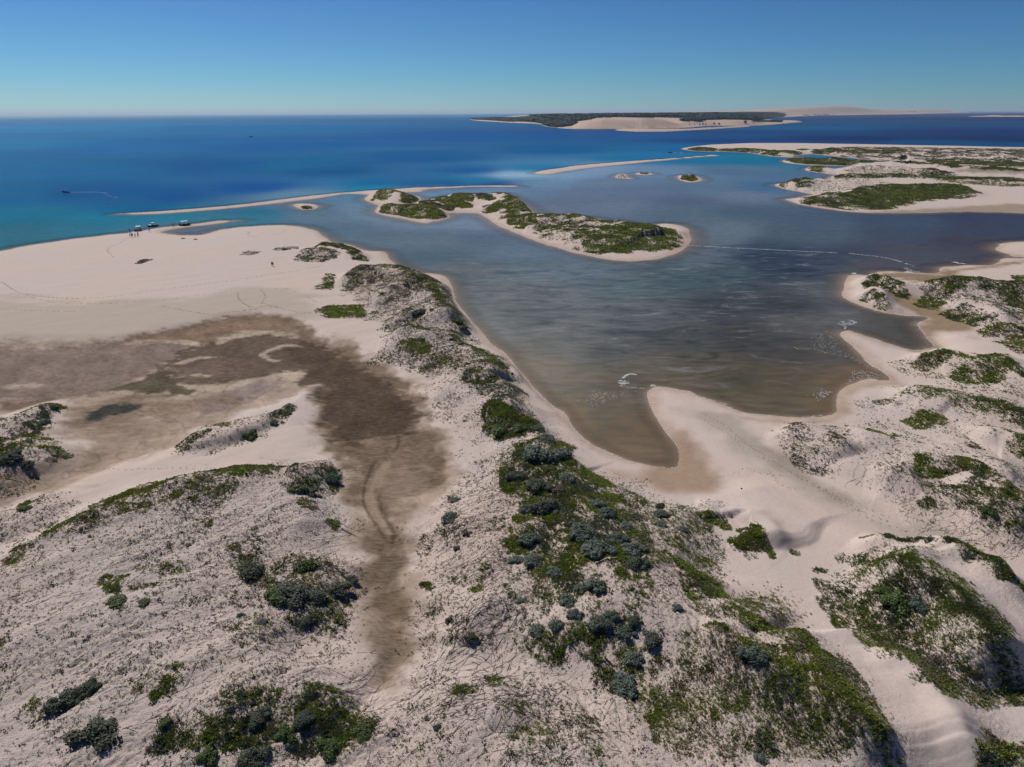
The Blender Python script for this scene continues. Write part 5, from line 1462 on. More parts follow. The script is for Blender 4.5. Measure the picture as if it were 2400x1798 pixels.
patch('dune_plants', 'dark scattered plants over the rippled dunes on the right of the middle ground', [
    (RIGHTF, d(cover=.085, size=.26, mix='sparse', clump=.85, cs=4, soft=3, streaks='R')),
    (Z('f', [(640, 300), (720, 290), (860, 370), (1000, 380), (1090, 490), (980, 545), (860, 560), (740, 500), (680, 440)]), d(cover=.4, size=.28, mix='brown', z=2, clump=.6, soft=1.2)),
    (Z('f', [(1270, 100), (1340, 60), (1450, 50), (1520, 75), (1700, 110), (1880, 150), (2050, 200), (2212, 245), (2400, 300), (2212, 330), (2000, 240), (1750, 180), (1550, 120), (1400, 90)]), d(cover=.5, size=.3, mix='green', z=2.2, clump=.5, soft=1)),
    (Z('f', [(1850, 150), (2050, 190), (2212, 235), (2400, 300), (2212, 310), (2050, 230)]), d(cover=1.0, size=.32, mix='dark', z=2.4, clump=.3, soft=.7)),
    (Z('f', [(1800, 430), (1870, 410), (1940, 450), (1880, 480)]), d(cover=.5, size=.3, mix='brown', z=1.6, soft=.8)),
    (Z('f', [(1640, 660), (1750, 700), (1900, 690), (2000, 760), (2212, 900), (2300, 980), (2100, 940), (1950, 900), (1850, 840), (1700, 760)]), d(cover=.8, size=.32, mix='dark', z=3, clump=.5, soft=1)),
    (Z('f', [(1470, 620), (1550, 620), (1700, 700), (1850, 800), (1800, 850), (1650, 780), (1500, 690)]), d(cover=.4, size=.3, mix='brown', z=2.4, clump=.5, soft=1)),
    (Z('f', [(1510, 800), (1560, 785), (1640, 815), (1710, 850), (1640, 850), (1540, 820)]), d(cover=.7, size=.3, mix='dark', z=1.6, soft=.5)),
    (Z('f', [(1150, 600), (1250, 610), (1450, 700), (1300, 690)]), d(cover=.25, size=.28, mix='dark', z=1.6, soft=.7)),
    (Z('f', [(1700, 950), (2212, 1000), (2300, 1150), (2000, 1090), (1800, 1000)]), d(cover=.12, size=.26, mix='brown', z=1.6, soft=1.5))])
patch('dune_plants', 'green topped dune with dark shaded foot at the right below the oval patch', [
    (Z('f', [(1500, 500), (1540, 488), (1600, 540), (1650, 590), (1720, 600), (1800, 612), (1900, 618), (1600, 610), (1490, 600)]), d(cover=1.3, size=.32, mix='green', z=3, clump=.3, soft=.6)),
    (Z('f', [(1690, 525), (1800, 540), (1900, 580), (1960, 640), (1900, 620), (1750, 600), (1680, 580)]), d(cover=.8, size=.3, mix='olive', z=3, clump=.3, soft=.5)),
    (Z('f', [(1900, 600), (1960, 620), (2080, 740), (2212, 860), (2250, 900), (2100, 820), (1980, 720), (1850, 640)]), d(cover=.9, size=.32, mix='dark', z=3, clump=.3, soft=.8)),
    (Z('f', [(2080, 425), (2130, 415), (2212, 450), (2300, 480), (2300, 540), (2212, 525), (2110, 480)]), d(cover=1.3, size=.32, mix='green', z=2.4, clump=.2, soft=.6)),
    (Z('f', [(2030, 380), (2100, 400), (2212, 450), (2100, 420)]), d(cover=1.0, size=.3, mix='dark', z=2.2, soft=.4))])
# --- rear right (zoom g)
patch('dune_plants', 'two green dune caps on the sandy tongue beside the lagoon inlet', [
    (Z('g', [(1170, 320), (1200, 295), (1280, 290), (1330, 305), (1380, 330), (1440, 355), (1465, 390), (1400, 385), (1370, 365), (1330, 360), (1280, 325), (1200, 330)]), d(cover=1.3, size=.32, mix='dark', z=2.6, clump=.3, soft=.8)),
    (Z('g', [(1165, 395), (1200, 370), (1250, 375), (1300, 410), (1345, 458), (1300, 455), (1240, 405), (1200, 405)]), d(cover=1.2, size=.32, mix='dark', z=2.6, clump=.3, soft=.7)),
    (Z('g', [(1200, 330), (1300, 340), (1340, 380), (1240, 370)]), d(cover=.3, size=.28, mix='sparse', z=2, soft=.8))])
patch('dune_plants', 'long dark green dune crest at the right edge behind the inlet', [
    (Z('g', [(1530, 345), (1600, 330), (1750, 333), (1900, 342), (2050, 360), (2212, 368), (2500, 390), (2500, 460), (2212, 425), (2050, 400), (1850, 375), (1700, 385), (1600, 370)]), d(cover=1.3, size=.34, mix='dark', z=3.6, clump=.4, cs=6, soft=1.2)),
    (Z('g', [(1520, 410), (1600, 370), (1750, 380), (1700, 430), (1580, 435)]), d(cover=.7, size=.32, mix='green', z=3, clump=.5, soft=1)),
    (Z('g', [(2090, 440), (2150, 430), (2212, 440), (2400, 460), (2400, 520), (2212, 480), (2120, 470)]), d(cover=1.0, size=.34, mix='dark', z=3, clump=.3, soft=1)),
    (Z('g', [(1550, 430), (1900, 400), (2212, 480), (2500, 520), (2500, 800), (2212, 650), (2050, 560), (1900, 480), (1700, 460)]), d(cover=.22, size=.3, mix='sparse', z=2, clump=.6, soft=2)),
    (Z('g', [(1690, 470), (1780, 460), (1930, 500), (2040, 550), (2030, 575), (1950, 560), (1850, 530), (1750, 510)]), d(cover=1.3, size=.32, mix='dark', z=2.6, clump=.3, soft=.8)),
    (Z('g', [(1930, 610), (2000, 580), (2130, 600), (2160, 620), (2050, 630), (1960, 640)]), d(cover=.8, size=.3, mix='olive', z=2.2, clump=.4, soft=.8)),
    (Z('g', [(1730, 500), (1850, 540), (1940, 590), (1850, 560)]), d(cover=.6, size=.3, mix='olive', z=2, soft=.8)),
    (Z('g', [(2050, 710), (2110, 640), (2212, 615), (2500, 620), (2500, 800), (2212, 790), (2130, 750), (2130, 700)]), d(cover=.7, size=.32, mix='olive', z=2, clump=.6, cs=4, soft=1)),
    (Z('g', [(2150, 255), (2212, 248), (2400, 260), (2400, 290), (2212, 290), (2160, 275)]), d(cover=1.0, size=.34, mix='green', z=2, soft=.8))])
patch('dune_plants', 'mottled green mats on the dune crest right of the inlet end', [
    (Z('g', [(1475, 805), (1550, 785), (1640, 788), (1700, 800), (1690, 840), (1580, 852), (1510, 835)]), d(cover=.9, size=.3, mix='olive', z=2, clump=.4, soft=.7)),
    (Z('g', [(1490, 800), (1600, 785), (1700, 797), (1850, 830), (1840, 842), (1700, 812), (1600, 797)]), d(cover=1.2, size=.3, mix='green', z=2.2, clump=.2, soft=.4)),
    (Z('g', [(1730, 885), (1800, 855), (1900, 835), (2000, 830), (2090, 855), (2150, 890), (2110, 920), (2000, 945), (1870, 948), (1780, 915)]), d(cover=.95, size=.32, mix='green', z=2.2, clump=.4, soft=.8)),
    (Z('g', [(1860, 800), (1900, 785), (2100, 820), (2000, 840), (1900, 820)]), d(cover=.6, size=.3, mix='olive', z=2.2, clump=.5, soft=.7)),
    (Z('g', [(2060, 860), (2150, 880), (2212, 915), (2400, 1000), (2400, 1030), (2212, 945), (2100, 900)]), d(cover=1.3, size=.32, mix='dark', z=2.4, clump=.2, soft=.6)),
    (Z('g', [(1300, 820), (1470, 790), (1600, 860), (1750, 900), (2000, 960), (2212, 1000), (2212, 1060), (1900, 1000), (1500, 900)]), d(cover=.12, size=.26, mix='dark', z=1.5, clump=.7, soft=1.5))])
# --- lagoon islands
patch('island_plants', 'green and dark scrub covering the long curved island in the lagoon', [
    (Z('2', [(1070, 860), (1120, 835), (1250, 845), (1400, 848), (1550, 852), (1700, 878), (1800, 880), (1850, 908), (2000, 920), (2120, 922), (2185, 950), (2160, 1010), (2090, 1032), (1950, 1045), (1800, 1065), (1650, 1060), (1560, 1030), (1480, 1000), (1380, 965), (1270, 960), (1270, 930), (1170, 900)]), d(cover=.5, size=.34, mix='dark', z=2.5, clump=.9, cs=9, soft=3)),
    (Z('2', [(1600, 960), (1800, 940), (2000, 935), (2130, 930), (2180, 955), (2140, 1015), (1950, 1035), (1700, 1050), (1560, 1010)]), d(cover=.7, size=.36, mix='green', z=3, clump=.7, cs=8, soft=2.5)),
    (Z('2', [(910, 805), (960, 785), (1070, 760), (1060, 725), (1020, 712), (1050, 702), (1110, 735), (1160, 775), (1230, 815), (1160, 815), (1100, 850), (1030, 845), (1070, 800), (980, 805)]), d(cover=1.1, size=.34, mix='green', z=2.5, clump=.4, cs=8, soft=2)),
    (Z('2', [(1080, 860), (1180, 835), (1260, 850), (1240, 900), (1180, 900)]), d(cover=1.0, size=.34, mix='green', z=2.5, clump=.4, cs=8, soft=2))])
patch('island_plants', 'plants on the row of low dunes at the near end of the lagoon islands', [
    (Z('2', [(200, 732), (235, 712), (260, 688), (330, 684), (385, 705), (400, 722), (330, 715), (280, 735)]), d(cover=.6, size=.32, mix='olive', z=2, clump=.5, cs=6, soft=2)),
    (Z('2', [(390, 745), (400, 715), (450, 708), (500, 738), (450, 752)]), d(cover=.8, size=.32, mix='dark', z=2, clump=.5, soft=1.5)),
    (Z('2', [(250, 800), (290, 770), (340, 770), (380, 785), (500, 783), (600, 800), (690, 830), (640, 846), (500, 840), (400, 832), (320, 828)]), d(cover=1.0, size=.34, mix='green', z=2.4, clump=.4, cs=8, soft=2)),
    (Z('2', [(500, 785), (540, 757), (640, 768), (730, 790), (640, 795)]), d(cover=.8, size=.32, mix='brown', z=2.4, clump=.4, soft=2)),
    (Z('2', [(580, 745), (620, 735), (740, 752), (840, 770), (840, 783), (720, 780), (640, 762)]), d(cover=1.1, size=.34, mix='green', z=2.4, clump=.3, soft=1.5)),
    (Z('2', [(710, 742), (750, 712), (850, 710), (860, 730), (840, 758), (780, 750)]), d(cover=.8, size=.32, mix='olive', z=2.4, clump=.4, soft=2)),
    (Z('2', [(870, 715), (930, 715), (1003, 750), (950, 750), (890, 735)]), d(cover=1.0, size=.34, mix='dark', z=2.4, clump=.3, soft=1.5))])
patch('island_plants', 'dark plants capping the tiny sand islets in the lagoon', [
    (Z('2', [(1925, 572), (1950, 560), (2000, 560), (2015, 573), (1970, 578)]), d(cover=1.2, size=.34, mix='dark', z=2, clump=.2, soft=1.5)),
    (Z('3', [(-25, 600), (-5, 577), (40, 575), (90, 600), (80, 612), (10, 615)]), d(cover=1.2, size=.34, mix='green', z=2, clump=.2, soft=1.5)),
    (Z('1', [(1935, 785), (1955, 770), (2000, 770), (2025, 790), (1970, 795)]), d(cover=1.0, size=.34, mix='dark', z=2, clump=.2, soft=1)),
    (Z('2', [(1780, 595), (1800, 585), (1840, 590), (1860, 600), (1810, 600)]), d(cover=.3, size=.3, mix='brown', z=1, soft=1))])
patch('island_plants', 'solid dark green cover on the long finger dune beyond the right side of the lagoon', [
    (Z('3', [(762, 742), (820, 715), (900, 706), (1100, 702), (1180, 685), (1200, 658), (1350, 660), (1500, 652), (1650, 656), (1750, 648), (1830, 665), (1885, 702), (1800, 720), (1700, 725), (1550, 735), (1450, 760), (1300, 780), (1150, 786), (1000, 770), (870, 762)]), d(cover=.7, size=.36, mix='dark', z=2.6, clump=.7, cs=12, soft=3)),
    (Z('3', [(1400, 670), (1600, 665), (1750, 655), (1850, 690), (1700, 710), (1450, 730), (1200, 760), (1000, 740)]), d(cover=.6, size=.36, mix='green', z=3, clump=.5, cs=12, soft=3))])
patch('island_plants', 'strips of green plants along the crests of the far sand fingers', [
    (Z('3', [(680, 475), (740, 465), (900, 472), (1100, 484), (1250, 492), (1400, 498), (1600, 510), (1800, 522), (2000, 532), (2212, 542), (2500, 555), (2500, 575), (2212, 560), (2000, 555), (1800, 543), (1600, 528), (1400, 515), (1200, 508), (1000, 505), (800, 500)]), d(cover=.95, size=.34, mix='dark', z=3, clump=.5, cs=14, soft=3)),
    (Z('3', [(818, 545), (850, 525), (900, 530), (905, 550), (850, 555)]), d(cover=.9, size=.32, mix='green', z=2.5, clump=.3, soft=2)),
    (Z('3', [(1000, 588), (1030, 575), (1120, 575), (1300, 582), (1500, 590), (1700, 598), (1900, 598), (2212, 610), (2500, 622), (2500, 640), (2212, 628), (1900, 618), (1600, 610), (1400, 602), (1200, 598)]), d(cover=1.0, size=.34, mix='dark', z=2.5, clump=.5, cs=14, soft=2)),
    (Z('3', [(1540, 590), (1560, 560), (1650, 560), (1740, 580), (1720, 600), (1600, 600)]), d(cover=.6, size=.32, mix='brown', z=2.5, clump=.5, soft=3)),
    (Z('3', [(630, 652), (650, 632), (690, 630), (760, 612), (800, 625), (825, 655), (780, 655), (700, 640)]), d(cover=.7, size=.32, mix='dark', z=2.5, clump=.5, soft=2)),
    (Z('3', [(1040, 600), (1100, 605), (1165, 630), (1100, 620)]), d(cover=.7, size=.32, mix='dark', z=2, soft=2)),
    (Z('3', [(800, 650), (1000, 610), (1300, 630), (1200, 660), (900, 700)]), d(cover=.06, size=.3, mix='dark', z=2, soft=3)),
    (Z('3', [(1600, 620), (1900, 625), (2212, 640), (2400, 650), (2212, 660), (1900, 645)]), d(cover=.3, size=.32, mix='olive', z=1.5, clump=.8, soft=3)),
    (Z('3', [(1050, 560), (1300, 530), (1500, 540), (1600, 560), (1400, 580), (1200, 575)]), d(cover=.15, size=.3, mix='brown', z=2.5, clump=.8, soft=3))])
patch('island_plants', 'dark speckled plants over the flat far spit below the deep blue sea', [
    (Z('3', [(25, 412), (60, 406), (150, 408), (230, 420), (150, 426), (60, 422)]), d(cover=1.1, size=.34, mix='dark', z=2, clump=.3, soft=4)),
    (Z('3', [(230, 418), (300, 410), (450, 412), (560, 420), (700, 425), (800, 440), (700, 442), (560, 440), (480, 432), (380, 425)]), d(cover=.8, size=.34, mix='dark', z=2.5, clump=.6, cs=14, soft=4)),
    (Z('3', [(540, 440), (580, 430), (625, 440), (600, 452)]), d(cover=1.1, size=.34, mix='dark', z=2.5, clump=.3, soft=3)),
    (Z('3', [(840, 436), (870, 420), (895, 430), (885, 442), (850, 440)]), d(cover=1.1, size=.34, mix='dark', z=2.5, clump=.3, soft=3)),
    (Z('3', [(750, 416), (790, 412), (825, 416), (780, 421)]), d(cover=1.0, size=.34, mix='dark', z=2.5, clump=.3, soft=3)),
    (Z('3', [(890, 432), (930, 420), (1000, 430), (1200, 425), (1400, 432), (1400, 445), (1150, 442), (950, 440)]), d(cover=.7, size=.34, mix='dark', z=2.5, clump=.7, cs=14, soft=4)),
    (Z('3', [(1000, 405), (1400, 405), (2212, 415), (2600, 420), (2600, 545), (2212, 530), (1900, 510), (1500, 490), (1200, 470), (1000, 455)]), d(cover=.30, size=.34, mix='brown', z=2, clump=.95, cs=22, soft=6)),
    (Z('3', [(1600, 480), (2212, 500), (2600, 520), (2600, 540), (2212, 525), (1800, 505), (1600, 495)]), d(cover=.5, size=.34, mix='dark', z=2.5, clump=.7, cs=20, soft=5))])
print('plants', n_inst)

# ------------------------------------------------------------------ shrubs (individuals)
def at(t_, x, y):
    return PT(Z(t_, [(x, y)]))[0]


def mpp(g):
    """metres per photo pixel at a ground point"""
    v = R3.T @ (np.array([g[0], g[1], g[2] - CAM_H]))
    return -v[2] / FPX


def shrub_meshes(seed, leafmat, n_leaf, leaf, lobes):
    r = np.random.default_rng(seed)
    cs = []
    for i in range(lobes):
        a = r.uniform(0, 2 * np.pi)
        q = math.sqrt(r.uniform(0, 1)) * 0.80
        rad = r.uniform(0.20, 0.42) * (1.15 - 0.4 * q)
        cs.append((q * math.cos(a), q * math.sin(a), 0.06 + (1 - q) * r.uniform(0.15, 0.5), rad))
    cs.append((r.uniform(-.15, .15), r.uniform(-.15, .15), 0.25, 0.42))
    cs = np.array(cs)
    V, F = [], []
    got = 0
    while got < n_leaf:
        k = r.integers(len(cs))
        d_ = r.normal(size=3)
        d_ /= np.linalg.norm(d_)
        if d_[2] < -0.35: continue
        c = cs[k, :3] + d_ * cs[k, 3] * r.uniform(0.78, 1.28)
        if c[2] < 0: continue
        dist = np.linalg.norm(cs[:, :3] - c, axis=1) / cs[:, 3]
        if (dist < 0.74).any(): continue
        a = r.normal(size=3)
        u = np.cross(d_, a); u /= np.linalg.norm(u)
        nv = d_ * 0.6 + r.normal(size=3) * 0.5 + [0, 0, 0.5]
        w = np.cross(nv, u); w /= np.linalg.norm(w)
        s = leaf * r.uniform(0.45, 1.5)
        b = len(V)
        V += [c - u * s * .5, c + w * s * .35, c + u * s * .5 + d_ * s * .2, c - w * s * .35]
        F.append((b, b + 1, b + 2, b + 3))
        got += 1
    me = bpy.data.meshes.new('foliage')
    me.from_pydata([tuple(v) for v in V], [], F)
    me.materials.append(leafmat)
    # branches and inner twigs
    bm = bmesh.new()
    for k in range(len(cs)):
        m4 = Matrix.Translation(cs[k, :3]) @ Matrix.Scale(cs[k, 3] * 0.70, 4)
        bmesh.ops.create_icosphere(bm, subdivisions=1, radius=1, matrix=m4)
    for v in bm.verts:
        v.co *= 1 + 0.08 * math.sin(v.co.x * 9 + v.co.y * 7)
        v.co.z = max(v.co.z, -0.02)
    for k in range(len(cs)):
        p0, p1 = Vector((0, 0, -0.1)), Vector(cs[k, :3])
        dr = (p1 - p0).normalized()
        sx = dr.orthogonal().normalized() * 0.025
        sy = dr.cross(sx)
        a = [bm.verts.new(p0 + sx * math.cos(t) + sy * math.sin(t)) for t in (0, 2.1, 4.2)]
        b = [bm.verts.new(p1 + (sx * math.cos(t) + sy * math.sin(t)) * 0.4) for t in (0, 2.1, 4.2)]
        for i in range(3):
            bm.faces.new((a[i], a[(i + 1) % 3], b[(i + 1) % 3], b[i]))
    m2 = bpy.data.meshes.new('branches')
    bm.to_mesh(m2)
    bm.free()
    m2.materials.append(M_CORE)
    return me, m2


SHRUB = {'silver': [shrub_meshes(s, M_GREY, 1700, 0.13, 14) for s in (1, 2, 3)],
         'greygreen': [shrub_meshes(s, M_GREYD, 1700, 0.12, 15) for s in (4, 5, 6)],
         'dark': [shrub_meshes(s, M_DARK, 1400, 0.13, 12) for s in (7, 8)],
         'bright': [shrub_meshes(s, M_BRIGHT, 900, 0.15, 8) for s in (9, 10)],
         'brown': [shrub_meshes(s, M_BROWN, 800, 0.13, 8) for s in (11, 12)]}
SN = {'silver': 'silver_shrub', 'greygreen': 'grey_green_shrub', 'dark': 'dark_green_shrub', 'bright': 'bright_green_shrub', 'brown': 'brown_shrub'}


def shrub(t_, x, y, rx, ry, kind, label, group=None, tall=0.75):
    s_ = TAGS[t_][2]
    g = at(t_, x, y + ry * 0.35)
    r = rx / s_ * mpp(g)
    e = bpy.data.objects.new(SN[kind], None)
    link(e)
    e.empty_display_size = 0.3
    e.location = (g[0], g[1], g[2] - 0.08 * r)
    e.rotation_euler = (rng.normal(0, .10), rng.normal(0, .10), rng.uniform(0, 6.28))
    e.scale = (r * rng.uniform(.95, 1.2), r * rng.uniform(0.8, 1.0), r * tall * rng.uniform(0.95, 1.15))
    tag(e, label, 'shrub', group)
    fm_, bm_ = SHRUB[kind][rng.integers(len(SHRUB[kind]))]
    link(bpy.data.objects.new('foliage', fm_), e)
    link(bpy.data.objects.new('branches', bm_), e)


